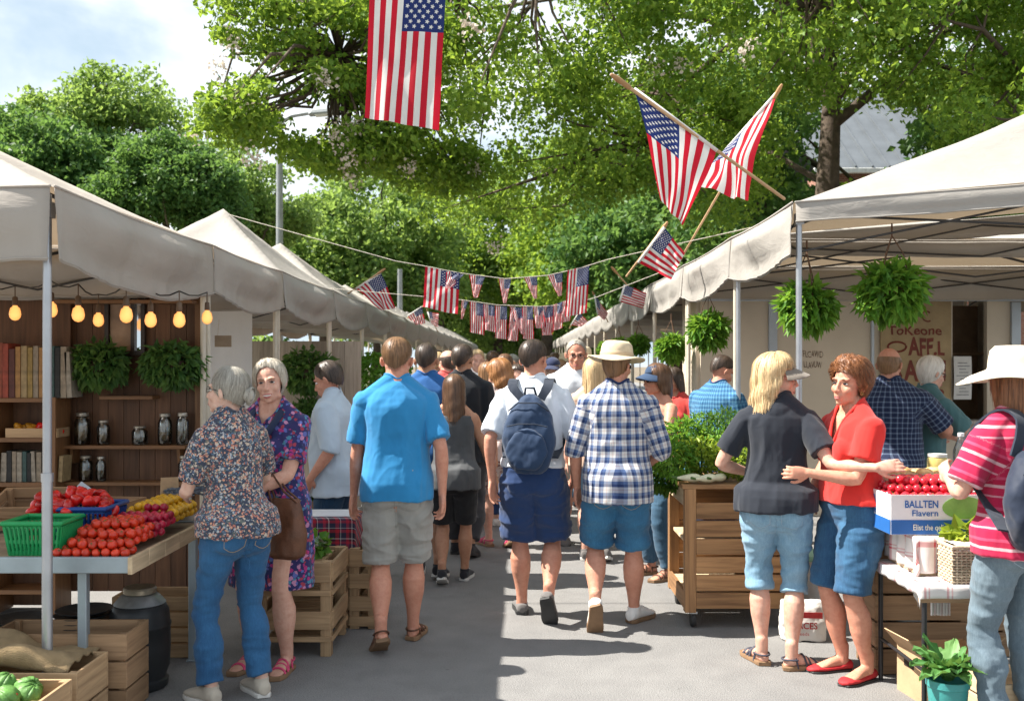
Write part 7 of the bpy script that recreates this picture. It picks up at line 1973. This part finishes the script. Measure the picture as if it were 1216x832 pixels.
mb.grid(lambda u, v: (-1.55 + 2.35 * u, .03 * math.sin(u * 31) * (1 - v * .6) + .02 * math.sin(u * 13 + 2), .25 + 2.0 * v), 60, 8); mb.build('sheet', TARP, t, True); mb = MB(); mb.tube([(-1.6, 0, 2.26), (.85, 0, 2.26)], .018, 10); mb.build('rail', STEEL, t, True)
t = thing('stall_wall', 'tan board wall behind the man in the pale shirt', 'wall panel', (-2.55, 11.3, 0)); mb = MB(); [mb.box((-.45 + .185 * i, 0, .95), (.181, .03, 1.88)) for i in range(7)]; mb.build('boards', wood('tan_board', (.34, .29, .23), (.26, .22, .17)), t)
for py, s, lb in ((440, .30, 'upper dark trailing plant on the tan board wall behind the pale shirt'), (497, .26, 'lower dark trailing plant on the tan board wall behind the pale shirt')):
    t = thing('wall_planter', lb, 'plant', at(366, py, 10.9), 0, 'dark plants on the tan board wall'); foliage_ball('foliage', t, s, 900, .10, LEAF_B, int(s * 100), .8, .5, (1.05, .5, .75)); mb = MB(); mb.lathe([(.07, -.08), (.10, 0), (.105, .02)], seg=14); mb.build('pot', _cache['pot_dark'], t, True)
t = thing('cardboard_tag', 'small brown cardboard tag hung from the canopy frame beside the white sheet', 'tag', at(265, 405, 7.4)); mb = MB(); mb.box((0, 0, 0), (.125, .006, .085)); mb.build('card', mat('card_brown', (.36, .27, .18), .9, .15), t, bevel=.002); mb = MB(); mb.tube([(-.04, 0, .04), (-.03, 0, .16)], .002, 5); mb.build('string', ROPE, t, True)
for i, (yy, lb) in enumerate(((14.6, 'dark green hedge bank behind the bulb lit row'), (20, 'farther green hedge bank behind the bulb lit row'), (27, 'farthest hedge bank behind the bulb lit row'))):
    rg = np.random.default_rng(60 + i); g = rg.normal(size=(9000, 3)); g /= np.linalg.norm(g, axis=1, keepdims=True); g[:, 2] = np.abs(g[:, 2]); t = thing('hedge', lb, 'hedge', (-6.3 - i * 1.2, yy + 3, 0)); mb = MB(); leaves(mb, g * np.array([2.4 + i * 1.4, 3.2, 2.5]) * rg.uniform(.75, 1, (9000, 1)), .13 + .03 * i, rg); mb.build('foliage', [LEAF_C, LEAF_C, LEAF_B][i], t)
    mb = MB(); [mb.tube([(k - 1.5, 0, 0), (k - 1.4, .1, .8), (k - 1.2, .1, 1.5)], [.05, .03, .012], 6) for k in range(4)]; mb.build('stem', BARK, t, True)

# ================================================================== THE BASKET ROW
def hanging(px, py, Y, r, label, seed, src=None, top=None):
    c = at(px, py, Y); t = thing('hanging_basket', label, 'plant', c, rg_.uniform(0, 6), 'hanging plants under the basket row canopies')
    rg = np.random.default_rng(seed); n = 900
    g = rg.normal(size=(n, 3)); g /= np.linalg.norm(g, axis=1, keepdims=True); g[:, 2] *= np.where(g[:, 2] < 0, 1.0, .85)
    C = g * r * np.array([.80, .80, .80]) * rg.uniform(.35, 1, (n, 1)) ** .6
    mb = MB(); leaves(mb, C, r * .44, rg, up=.8, droop=.45, wid=.42, spread=g * 1.3); mb.build('foliage', LEAF_H, t)
    mb = MB(); mb.lathe([(r * .30, -r * .42), (r * .46, -r * .1), (r * .50, r * .05), (r * .47, r * .05), (r * .28, -r * .38), (.003, -r * .40)], seg=20); mb.build('pot', mat('basket_coir', (.13, .075, .04), .95, .3, 40, .6, 120), t, True)
    top = top or r * 1.9; mb = MB()
    for a in (0, 2.1, 4.2): mb.tube([(math.cos(a) * r * .48, math.sin(a) * r * .48, r * .04), (math.cos(a) * r * .30, math.sin(a) * r * .30, r * .95), (0, 0, top * .82)], .0038, 6)
    mb.tube([(0, 0, top * .80), (0, 0, top)], .0055, 6); mb.build('hanger', mat('hanger_rust', (.13, .07, .04), .7, .3, 30), t, True)
    return t


hanging(958, 362, 6.55, .205, 'leafy hanging basket nearest the steel corner pole of the basket row', 1, top=.42)
hanging(1059, 344, 6.35, .235, 'largest leafy hanging basket, under the front edge of the nearest basket row canopy', 2, top=.42)
hanging(841, 391, 9.0, .205, 'leafy hanging basket between the gingham shirt and the wavy valance', 3, top=.38)
hanging(797, 412, 10.9, .19, 'smaller hanging basket just above the navy cap', 4)
hanging(758, 408, 13.4, .17, 'distant hanging basket beside a pole above the cream sun hat', 5); hanging(735, 410, 16.5, .17, 'distant hanging basket second from the far end of the row', 6); hanging(719, 413, 19.5, .17, 'farthest hanging basket under the basket row', 7)
# the herb cart
cx0, cx1, cy0, cy1 = 1.03, 1.72, 6.20, 6.92; t = thing('herb_cart', 'brown wooden market cart on castors with open shelves, heaped with herbs', 'cart', ((cx0 + cx1) / 2, (cy0 + cy1) / 2, 0)); w, d = cx1 - cx0, cy1 - cy0
for sx in (-1, 1):
    for sy in (-1, 1):
        mb = MB(); mb.box((sx * (w / 2 - .035), sy * (d / 2 - .035), .485), (.07, .07, .77)); mb.build('post', CART, t, bevel=.004)
        mb = MB(); mb.lathe([(.012, -.018), (.046, -.016), (.050, -.008), (.050, .008), (.046, .016), (.012, .018)], (sx * (w / 2 - .06), sy * (d / 2 - .06), .050), 18, rot=(0, R(90), 0)); wh = mb.build('castor', mat('castor_rubber', (.03, .03, .03), .7), t, True, auto=40)
        mb = MB(); mb.box((sx * (w / 2 - .06), sy * (d / 2 - .06), .095), (.045, .07, .014)); mb.build('bracket', GALV, wh)
mb = MB(); [mb.box((0, -d / 2 + .012 - .004 * (i % 2), .175 + i * .112), (w - .142, .018, .098)) for i in range(6)]; mb.build('front_boards', CART, t, bevel=.002)
mb = MB(); [mb.box((w / 2 - .012, 0, .175 + i * .112), (.018, d - .142, .106)) for i in range(6)]; mb.build('end_boards', CART, t, bevel=.002)
mb = MB(); [mb.box((0, d / 2 - .012, .175 + i * .112), (w - .142, .018, .106)) for i in range(6)]; mb.build('rear_boards', CART, t, bevel=.002)
for z, hh in ((.17, .11), (.815, .11)): mb = MB(); mb.box((-w / 2 + .010, 0, z), (.02, d - .142, hh)); mb.build('rail', PALE if z > .5 else CART, t, bevel=.003)
for z in (.20, .52): mb = MB(); [mb.box((0, -d / 2 + .09 + (i + .5) * (d - .18) / 5, z), (w - .05, (d - .18) / 5 - .005, .022)) for i in range(5)]; mb.build('shelf', PALE, t, bevel=.002)
mb = MB(); [mb.box((0, -d / 2 + (i + .5) * d / 6, .883), (w + .03, d / 6 - .004, .026)) for i in range(6)]; mb.build('cart_top', CART, t, bevel=.003)
tones = [LEAF_H, leaf_mat('leaf_herb_dark', (.022, .085, .012), (.045, .14, .02), (.09, .2, .03)), leaf_mat('leaf_herb_lime', (.12, .23, .02), (.24, .35, .035), (.40, .48, .06), .4, (.5, .55, .05))]
names = ['fine leaved bright green herb bunch', 'dark green herb bunch', 'lime green leafy bunch']
for i, (px, py, Y, r, k, L, lb) in enumerate([(800, 545, 6.42, .16, 0, .05, 'bright green herb bunch spilling over the street side of the cart'), (812, 520, 6.65, .17, 0, .05, 'tall bright herb bunch behind the spilling one'), (838, 512, 6.75, .18, 0, .035, 'fine feathery herb bunch under the gingham shirt'), (862, 508, 6.70, .17, 1, .035, 'fine dark herb bunch beside the blond woman'), (885, 516, 6.7, .16, 0, .035, 'feathery herb bunch half hidden by the black tee'), (832, 540, 6.45, .14, 2, .045, 'lime green bunch in the middle of the cart top'), (862, 545, 6.38, .14, 2, .035, 'yellowish sprouts at the front edge of the cart'), (882, 550, 6.32, .12, 2, .03, 'yellow green sprouts next to the elbow of the black tee'), (790, 565, 6.55, .13, 1, .055, 'dark drooping herb bunch hanging over the cart side'), (846, 528, 6.58, .15, 0, .04, 'bright herb bunch in the centre of the heap'), (905, 530, 6.5, .15, 1, .04, 'dark herb bunch behind the black tee'), (872, 530, 6.55, .14, 0, .03, 'small leaved herb bunch behind the yellowish sprouts')]):
    c = at(px, py, Y); t = thing('herb_bunch', lb, 'herbs', (c.x, Y, c.z)); foliage_ball('foliage', t, r, 620, L, tones[k], 70 + i, .15 if k else .4, .45, (1, .9, .78), 1.0)
    mb = MB(); rg = np.random.default_rng(i); [mb.tube([(a * .2, b * .2, -r * .9 if c.z - r * .9 > .9 else .9 - c.z), (a * .6, b * .6, 0), (a, b, r * .7)], .0025, 5) for a, b in rg.normal(size=(16, 2)) * r * .4]; mb.build('stalks', STEMM, t, True)
SQ = mat('squash_cream', (.62, .60, .42), .45, .15, 20, .1, 30, rnd=.15)
for i, (px, py, Y, lb) in enumerate(((818, 553, 6.27, 'pale cream squash on the street side corner of the cart'), (838, 556, 6.24, 'pale squash second along the front edge of the cart'), (852, 551, 6.27, 'pale squash third along the front edge of the cart'))):
    c = at(px, py, Y); t = thing('squash', lb, 'squash', (c.x, Y, .898 + .035), .4 * i); mb = MB(); rings = []
    for k in range(11): v = k / 10; rr = (.016 + .030 * v ** 1.3) * math.sin(PI * max(.06, min(.97, v))) ** .4; rings.append([(.15 * (v - .5), rr * math.cos(a), rr * math.sin(a) * .85) for a in np.arange(14) * 2 * PI / 14])
    mb.loft(rings); mb.build('flesh', SQ, t, True); mb = MB(); mb.tube([(-.075, 0, 0), (-.10, .004, .006)], [.007, .009], 7); mb.build('stem', STEMM, t, True)
# buckets and sack on the ground behind the two women
def bucket(label, loc, r, h, m, lid=None, handle=True):
    t = thing('bucket', label, 'bucket', loc); mb = MB(); mb.lathe([(r * .82, 0), (r * .84, .006), (r, h * .93), (r * 1.05, h * .935), (r * 1.06, h), (r * .97, h), (r * .80, .012), (.003, .012)], seg=30); mb.build('pail', m, t, True, auto=40)
    if lid: mb = MB(); mb.lathe([(r * 1.07, h - .018), (r * 1.09, h), (r * 1.06, h + .016), (r * .9, h + .014), (.003, h + .012)], seg=30); mb.build('lid', lid, t, True, auto=40)
    if handle: mb = MB(); mb.tube([(r * 1.06 * math.cos(a), -.02 - r * .65 * math.sin(a), h * .9 - r * .55 * math.sin(a)) for a in np.linspace(0, PI, 13)], .0035, 6); mb.build('handle', GALV, t, True)
    return t


bucket('white plastic bucket with a pale green lid behind the two embracing women', (1.96, 6.72, 0), .145, .36, mat('pail_white', (.66, .66, .64), .4, .08), mat('lid_green', (.25, .48, .36), .4, .1))
bucket('grey metal pail on the ground under the red fruit table', (2.10, 5.42, 0), .11, .30, GALV, None)
t = thing('feed_sack', 'white paper feed sack with red lettering standing on the ground behind the two women', 'sack', (1.70, 5.98, 0), R(-6)); mb = MB(); rings = []
for v, w_, d_ in ((0, .12, .06), (.03, .135, .075), (.5, .14, .082), (.85, .130, .060), (1.0, .128, .030)): rings.append([(math.copysign(abs(math.cos(a)) ** .55, math.cos(a)) * w_, math.copysign(abs(math.sin(a)) ** .7, math.sin(a)) * d_, v * .235) for a in np.arange(28) * 2 * PI / 28])
mb.loft(rings); me = remesh(mb, .008, 2); co = get_co(me); set_co(me, co + get_no(me) * ((fnoise(co * 18, 3) - .5) * .022)[:, None]); link_mesh('paper', me, mat('sack_paper', (.66, .64, .60), .7, .08, 8, .3, 30), t)
mb = MB(); text_mesh(mb, 'BLACES', (-.10, -.091, .085), .055, (1, 0, 0), (0, -.06, 1), offset=.02, width=.17); text_mesh(mb, 'feeds', (-.04, -.090, .045), .03, (1, 0, 0), (0, 0, 1)); mb.box((.0, -.0895, .165), (.20, .004, .035)); mb.build('printing', mat('print_red', (.42, .03, .03), .7, .2), t)
# cluttered ground behind: dark bags
for i, (x, y, s, lb) in enumerate(((2.62, 6.0, .20, 'dark shopping bag on the ground beyond the red top'), (2.95, 6.4, .24, 'grey shopping bag on the ground before the checked shirt'))):
    t = thing('shopping_bag', lb, 'bag', (x, y, 0), .4 * i); mb = MB(); mb.ell((0, 0, s * .55), (s * .8, s * .5, s * .56), None, 20, 12); me = remesh(mb, .012, 2); co = get_co(me); set_co(me, co + get_no(me) * ((fnoise(co * 9 + i, 3) - .5) * .08)[:, None]); link_mesh('bag_body', me, mat('bag_dark%d' % i, [(.03, .035, .04), (.16, .17, .18)][i], .5, .2), t); mb = MB(); mb.tube([(-.06, 0, s * 1.0), (-.03, 0, s * 1.25), (.05, 0, s * 1.25), (.08, 0, s * 1.0)], .008, 7); mb.build('handle', STRAP_N, t, True)

# the red fruit table
tx0, tx1, ty0, ty1, tz = 1.86, 2.75, 4.62, 5.24, .62; t = thing('fruit_table', 'folding table with a wooden top and thin black steel legs under the striped cloth', 'table', ((tx0 + tx1) / 2, (ty0 + ty1) / 2, 0)); w, d = tx1 - tx0, ty1 - ty0; BS = mat('black_steel', (.02, .02, .022), .4, .15)
mb = MB(); [mb.box((0, -d / 2 + (i + .5) * d / 4, tz - .017), (w, d / 4 - .004, .034)) for i in range(4)]; mb.build('table_top', CRATE, t, bevel=.003)
for sx in (-1, 1):
    for sy in (-1, 1): mb = MB(); mb.tube([(sx * (w / 2 - .03), sy * (d / 2 - .03), .004), (sx * (w / 2 - .03), sy * (d / 2 - .03), tz - .035)], .0125, 10, round_=False); mb.build('leg', BS, t, True, auto=40)
mb = MB(); mb.box((0, -d / 2 + .015, tz - .055), (w, .02, .038)); mb.build('apron', CRATE_D, t); mb = MB(); mb.tube([(-w / 2 + .03, -d / 2 + .03, .22), (-w / 2 + .03, d / 2 - .03, .22)], .009, 8); mb.build('stretcher', BS, t, True)
slat_crate('wooden_crate', 'slatted crate hidden under the red striped cloth on the fruit table', (2.24, 5.02, tz + .010), (.62, .40, .185), PALE, 0, 2)
def cloth_stripe():
    m, nt, out = new_mat('cloth_stripe'); uv = nd(nt, 'ShaderNodeTexCoord').outputs['UV']; sx = nd(nt, 'ShaderNodeSeparateXYZ', {0: uv})
    a = bands(nt, sx.outputs[0], .11, [(0, (.70, .66, .64)), (.60, (.46, .03, .05)), (.70, (.70, .66, .64)), (.80, (.50, .10, .12)), (.86, (.70, .66, .64))]); b = bands(nt, sx.outputs[1], .30, [(0, (.70, .67, .65)), (.72, (.52, .05, .07)), (.86, (.70, .66, .64))])
    finish(nt, out, mixc(nt, .5, a, b), .85, 0, noise(nt, coords(nt), 400, 2), .3, .002, sheen=.1, transl=.1); return m
CS = cloth_stripe()
def draped(label, cx, cy, w, d, z, dl, dr, df, seed, amp=.012, name='tablecloth'):
    t = thing(name, label, 'tablecloth', (cx, cy, z)); mb = MB()
    def fn(u, v):
        X = -w / 2 - dl + u * (w + dl + dr); Yv = -d / 2 - df + v * (d + df); q = vnoise(np.array([[u * 6 + seed, v * 6, 1.3]]))[0] - .5
        x, y, zz = X, Yv, .004 + amp * .4 * q
        if X < -w / 2: zz -= (-w / 2 - X); x = -w / 2 - .006 + amp * math.sin(v * 34 + seed) * min(1, (-w / 2 - X) / .08)
        if X > w / 2: zz -= (X - w / 2); x = w / 2 + .006 + amp * math.sin(v * 34 + seed) * min(1, (X - w / 2) / .08)
        if Yv < -d / 2: zz -= (-d / 2 - Yv); y = -d / 2 - .006 + amp * math.sin(u * 40 + seed) * min(1, (-d / 2 - Yv) / .08)
        return (x, y, zz)
    mb.grid(fn, 60, 44); o = mb.build('cloth', CS, t, True); sm = o.modifiers.new('t', 'SOLIDIFY'); sm.thickness = .002; return t
draped('white and red striped cloth draped over the crate on the fruit table', 2.24, 5.02, .63, .41, tz + .190, .165, .05, .17, 1)
draped('red and white striped cloth spread over the fruit table top under the crate', (tx0 + tx1) / 2, (ty0 + ty1) / 2, tx1 - tx0, ty1 - ty0, tz + .0035, .05, .03, .06, 21, .006)
# printed cardboard fruit box
bx, by, bz = 2.055, 5.06, tz + .198; bw, bd, bh = .47, .36, .195; t = thing('fruit_box', 'white printed cardboard box with a blue band, heaped with red fruit', 'box', (bx, by, bz)); WCARD = mat('card_white', (.68, .69, .70), .6, .06, 6); BCARD = mat('card_blue', (.02, .12, .38), .55, .1, 6); GCARD = mat('card_green', (.22, .42, .10), .6, .25, 9)
for nm, c, s in (('front_panel', (0, -bd / 2, bh / 2), (bw, .006, bh)), ('rear_panel', (0, bd / 2, bh / 2), (bw, .006, bh)), ('end_panel', (-bw / 2, 0, bh / 2), (.006, bd - .008, bh)), ('end_panel', (bw / 2, 0, bh / 2), (.006, bd - .008, bh)), ('bottom', (0, 0, .004), (bw - .01, bd - .01, .006))):
    mb = MB(); mb.box(c, s); o = mb.build(nm, WCARD, t)
    if nm == 'front_panel': fr = o
    if nm == 'end_panel' and c[0] < 0: en = o
mb = MB(); mb.box((0, -bd / 2 - .0042, bh * .19), (bw, .0024, bh * .36)); mb.build('blue_band', BCARD, fr); mb = MB(); mb.box((-bw / 2 - .0042, 0, bh * .19), (.0024, bd, bh * .36)); mb.build('blue_band', BCARD, en)
mb = MB(); mb.loft([[(.12 + math.cos(a) * .105, -bd / 2 - y, bh * .68 + math.sin(a) * .055) for a in np.arange(24) * 2 * PI / 24] for y in (.0034, .0052)]); mb.build('leaf_print', GCARD, fr)
mb = MB(); yy = -bd / 2 - .0036; text_mesh(mb, 'BALLTEN', (-.17, yy, bh * .68), .05, (1, 0, 0), (0, 0, 1), offset=.02, width=.165); text_mesh(mb, 'Flavern', (-.135, yy, bh * .47), .042, (1, 0, 0), (0, 0, 1), offset=.015, width=.13); mb.build('lettering', BCARD, fr)
mb = MB(); text_mesh(mb, 'Elist the qelictery', (-.13, -bd / 2 - .006, bh * .12), .04, (1, 0, 0), (0, 0, 1), width=.215, offset=.01); text_mesh(mb, 'Allany heyl', (.10, -bd / 2 - .006, bh * .13), .03, (1, 0, 0), (0, 0, 1), width=.11); mb.build('band_lettering', mat('card_pale', (.7, .72, .62), .6), fr)
mb = MB(); xx = -bw / 2 - .0038; mb.loft([[(xx + e, .06 + math.cos(a) * .05, bh * .68 + math.sin(a) * .045) for a in np.arange(6) * 2 * PI / 6] for e in (0, -.0015)]); text_mesh(mb, 'Nd', (xx, .06, bh * .42), .04, (0, -1, 0), (0, 0, 1), offset=.02); mb.build('emblem', BCARD, en)
red = fruit('red_fruit', 'fruit', 'bright red round fruit heaped in the white printed box', 'red fruit in the printed box', (.56, .018, .035), .0225, .96, .25, True, .2)
P = pile(bx - bw / 2 + .025, bx + bw / 2 - .02, by - bd / 2 + .022, by + bd / 2 - .02, bz + bh - .035, .0225, lambda u, v: .055 + .085 * math.sin(PI * v) ** .7 * math.sin(PI * u) ** .5, 9); heap(red, P, 9)
slat_crate('wooden_crate', 'crate raising the bread tray behind the red fruit', (2.14, 5.44, tz - .615), (.50, .30, .99), CRATE_D, 0, 7)
t = thing('bread_tray', 'shallow wooden tray of golden buns behind the red fruit', 'tray', (2.10, 5.42, 1.0)); mb = MB(); mb.box((0, 0, .008), (.46, .26, .014)); mb.build('base', PALE, t)
for nm, c, s in (('side', (0, -.13, .035), (.47, .014, .07)), ('side', (0, .13, .035), (.47, .014, .07)), ('end', (-.228, 0, .035), (.014, .245, .07)), ('end', (.228, 0, .035), (.014, .245, .07))): mb = MB(); mb.box(c, s); mb.build(nm, PALE, t, bevel=.002)
bun = fruit('bread_bun', 'bun', 'golden brown bun in the wooden tray behind the red fruit', 'buns in the bread tray', (.55, .25, .07), .047, .62, .55, False, .2, .35, (.68, .42, .18)); P = [(2.10 - .175 + .086 * i, 5.365 + .09 * j, 1.052 + .012 * ((i + j) % 2)) for j in range(2) for i in range(5)]
for i, p in enumerate(P):
    o = bun if i == 0 else dup(bun); o.location = p; o.rotation_euler = (0, 0, i)
t = thing('preserve_jar', 'jar of pale yellow preserve behind the bread tray', 'jar', (at(1113, 0, 5.75).x, 5.75, 1.02)); mb = MB(); mb.lathe([(.052, 0), (.056, .006), (.056, .085), (.050, .095)], seg=24); mb.build('glass', mat('preserve', (.55, .45, .15), .15, .1, bump=0, coat=.5), t, True, auto=40); mb = MB(); mb.lathe([(.052, .094), (.054, .096), (.054, .112), (.003, .114)], seg=24); mb.build('lid', mat('lid_white', (.6, .6, .56), .4), t, True, auto=40)
slat_crate('wooden_crate', 'upended crate carrying the preserve jar and water bottle', (2.52, 5.74, .004), (.50, .26, 1.012), CRATE_D, 0, 7)
t = thing('water_bottle', 'clear plastic water bottle beside the raised hand of the striped tee', 'bottle', (at(1141, 0, 5.72).x, 5.72, 1.02)); mb = MB(); mb.lathe([(.036, 0), (.042, .008), (.042, .05), (.040, .055), (.042, .06), (.042, .13), (.036, .155), (.018, .20), (.015, .215)], seg=24); mb.build('bottle', glass('pet', (.86, .92, .95)), t, True); mb = MB(); mb.lathe([(.017, .213), (.018, .215), (.018, .235), (.003, .237)], seg=16); mb.build('cap', mat('cap_white', (.7, .7, .72), .4), t, True, auto=40)
# wicker basket, lettuce and towel at the front of the cloth
t = thing('wicker_basket', 'pale woven wicker basket at the front corner of the fruit table', 'basket', (2.15, 4.72, tz + .010)); mb = MB(); wm = mat('wicker', (.52, .42, .30), .8, .2, 40, .3, 120, island=.25); w_, d_, h_ = .26, .15, .17
per = [(-w_ / 2, -d_ / 2), (w_ / 2, -d_ / 2), (w_ / 2, d_ / 2), (-w_ / 2, d_ / 2)]; pp = []
for i in range(4): a, b = per[i], per[(i + 1) % 4]; pp += [(a[0] + (b[0] - a[0]) * f, a[1] + (b[1] - a[1]) * f) for f in np.linspace(0, 1, 13 if i % 2 == 0 else 9)[:-1]]
for k in range(13): mb.tube([(x * (.96 if (j + k) % 2 else 1.03), y * (.96 if (j + k) % 2 else 1.05), .008 + k * .0128) for j, (x, y) in enumerate(pp)] + [(pp[0][0] * (.96 if k % 2 else 1.03), pp[0][1], .008 + k * .0128)], .0052, 5)
for j, (x, y) in enumerate(pp): mb.tube([(x, y, .002), (x, y, h_)], .004, 5)
mb.build('weave', wm, t, True); mb = MB(); mb.tube([(x, y, h_) for x, y in pp] + [(*pp[0], h_)], .009, 7); mb.build('rim', wm, t, True); mb = MB(); mb.box((0, 0, .006), (w_ - .01, d_ - .01, .008)); mb.build('bottom', wm, t)
draped('white napkin with red checks over the wicker basket', 2.17, 4.72, .24, .14, tz + .182, .0, .07, .03, 5, .006, 'napkin'); draped('narrow red striped towel hanging from the fruit table cloth', 2.0, 4.80, .09, .12, tz + .006, .0, .0, .17, 9, .008, 'striped_towel')
t = thing('lettuce', 'loose bright green lettuce leaves on the striped cloth before the printed box', 'lettuce', (2.17, 4.83, tz + .215)); foliage_ball('foliage', t, .06, 70, .085, tones[2], 12, .1, .7, (1.5, .7, .4)); mb = MB(); mb.tube([(-.05, 0, -.01), (.06, .01, -.005)], [.012, .006], 7); mb.build('stalk', STEMM, t, True)
# under and beside the fruit table
KR = mat('cardboard', (.46, .31, .18), .85, .12, 7, .15, 50); t = thing('cardboard_box', 'brown cardboard box on the ground under the fruit table', 'box', (2.12, 4.98, 0), R(8)); bw, bd, bh = .36, .24, .24
for nm, c, s in (('side', (0, -bd / 2, bh / 2), (bw, .006, bh)), ('side', (0, bd / 2, bh / 2), (bw, .006, bh)), ('end', (-bw / 2, 0, bh / 2), (.006, bd - .008, bh)), ('end', (bw / 2, 0, bh / 2), (.006, bd - .008, bh)), ('bottom', (0, 0, .004), (bw - .01, bd - .01, .005))): mb = MB(); mb.box(c, s); mb.build(nm, KR, t)
for sx, an in ((-1, 50), (1, -40)): mb = MB(); mb.box((sx * (bw / 2 + .04), 0, bh + .035), (.10, bd - .01, .005), (0, R(an), 0)); mb.build('flap', KR, t)
mb = MB(); mb.box((-bw / 2 - .0045, 0, bh * .70), (.003, .09, .045)); mb.build('handhold_shade', mat('painted_hole_shade', (.03, .02, .015), .9), t)  # no opening cut: dark slab carries the shade of a handhold as colour
slat_crate('wooden_crate', 'pale crate on the ground behind the teal pot of kale', (2.30, 4.66, .004), (.30, .30, .20), PALE, .1, 2)
t = thing('kale_pot', 'frilly green kale in a teal pot beside the fruit table leg', 'potted plant', (1.935, 4.50, 0)); mb = MB(); mb.lathe([(.066, 0), (.070, .006), (.088, .20), (.094, .205), (.094, .235), (.084, .235), (.078, .19), (.003, .185)], seg=28); mb.build('pot', mat('pot_teal', (.05, .27, .26), .4, .15, 5), t, True, auto=40)
rg = np.random.default_rng(8); mb = MB()
for i in range(26):
    a = i * 2.4; q = .03 + .0046 * i; L = rg.uniform(.13, .20); dr = np.array([math.cos(a), math.sin(a), 0]); tilt = .35 + .75 * i / 26
    def fr_(u, v):
        s = v * L; wv = .048 * math.sin(PI * min(1, v * .85 + .12)) * (1 + .25 * math.sin(v * 21 + i)); x = (u - .5) * 2 * wv; fr = .012 * math.sin(u * 2 * PI * 2.5 + i + v * 19) * abs(u - .5) * 2
        out_ = math.sin(tilt * (.4 + v)) * s; up = math.cos(tilt * (.4 + v)) * s + fr; pr = np.array([-dr[1], dr[0], 0]); p = dr * (.012 + out_) + pr * x; return (p[0], p[1], .225 + up + abs(u - .5) * .03)
    mb.grid(fr_, 8, 9)
mb.build('foliage', leaf_mat('leaf_kale', (.045, .15, .04), (.09, .24, .06), (.18, .34, .11), .3, (.25, .4, .06)), t, True)
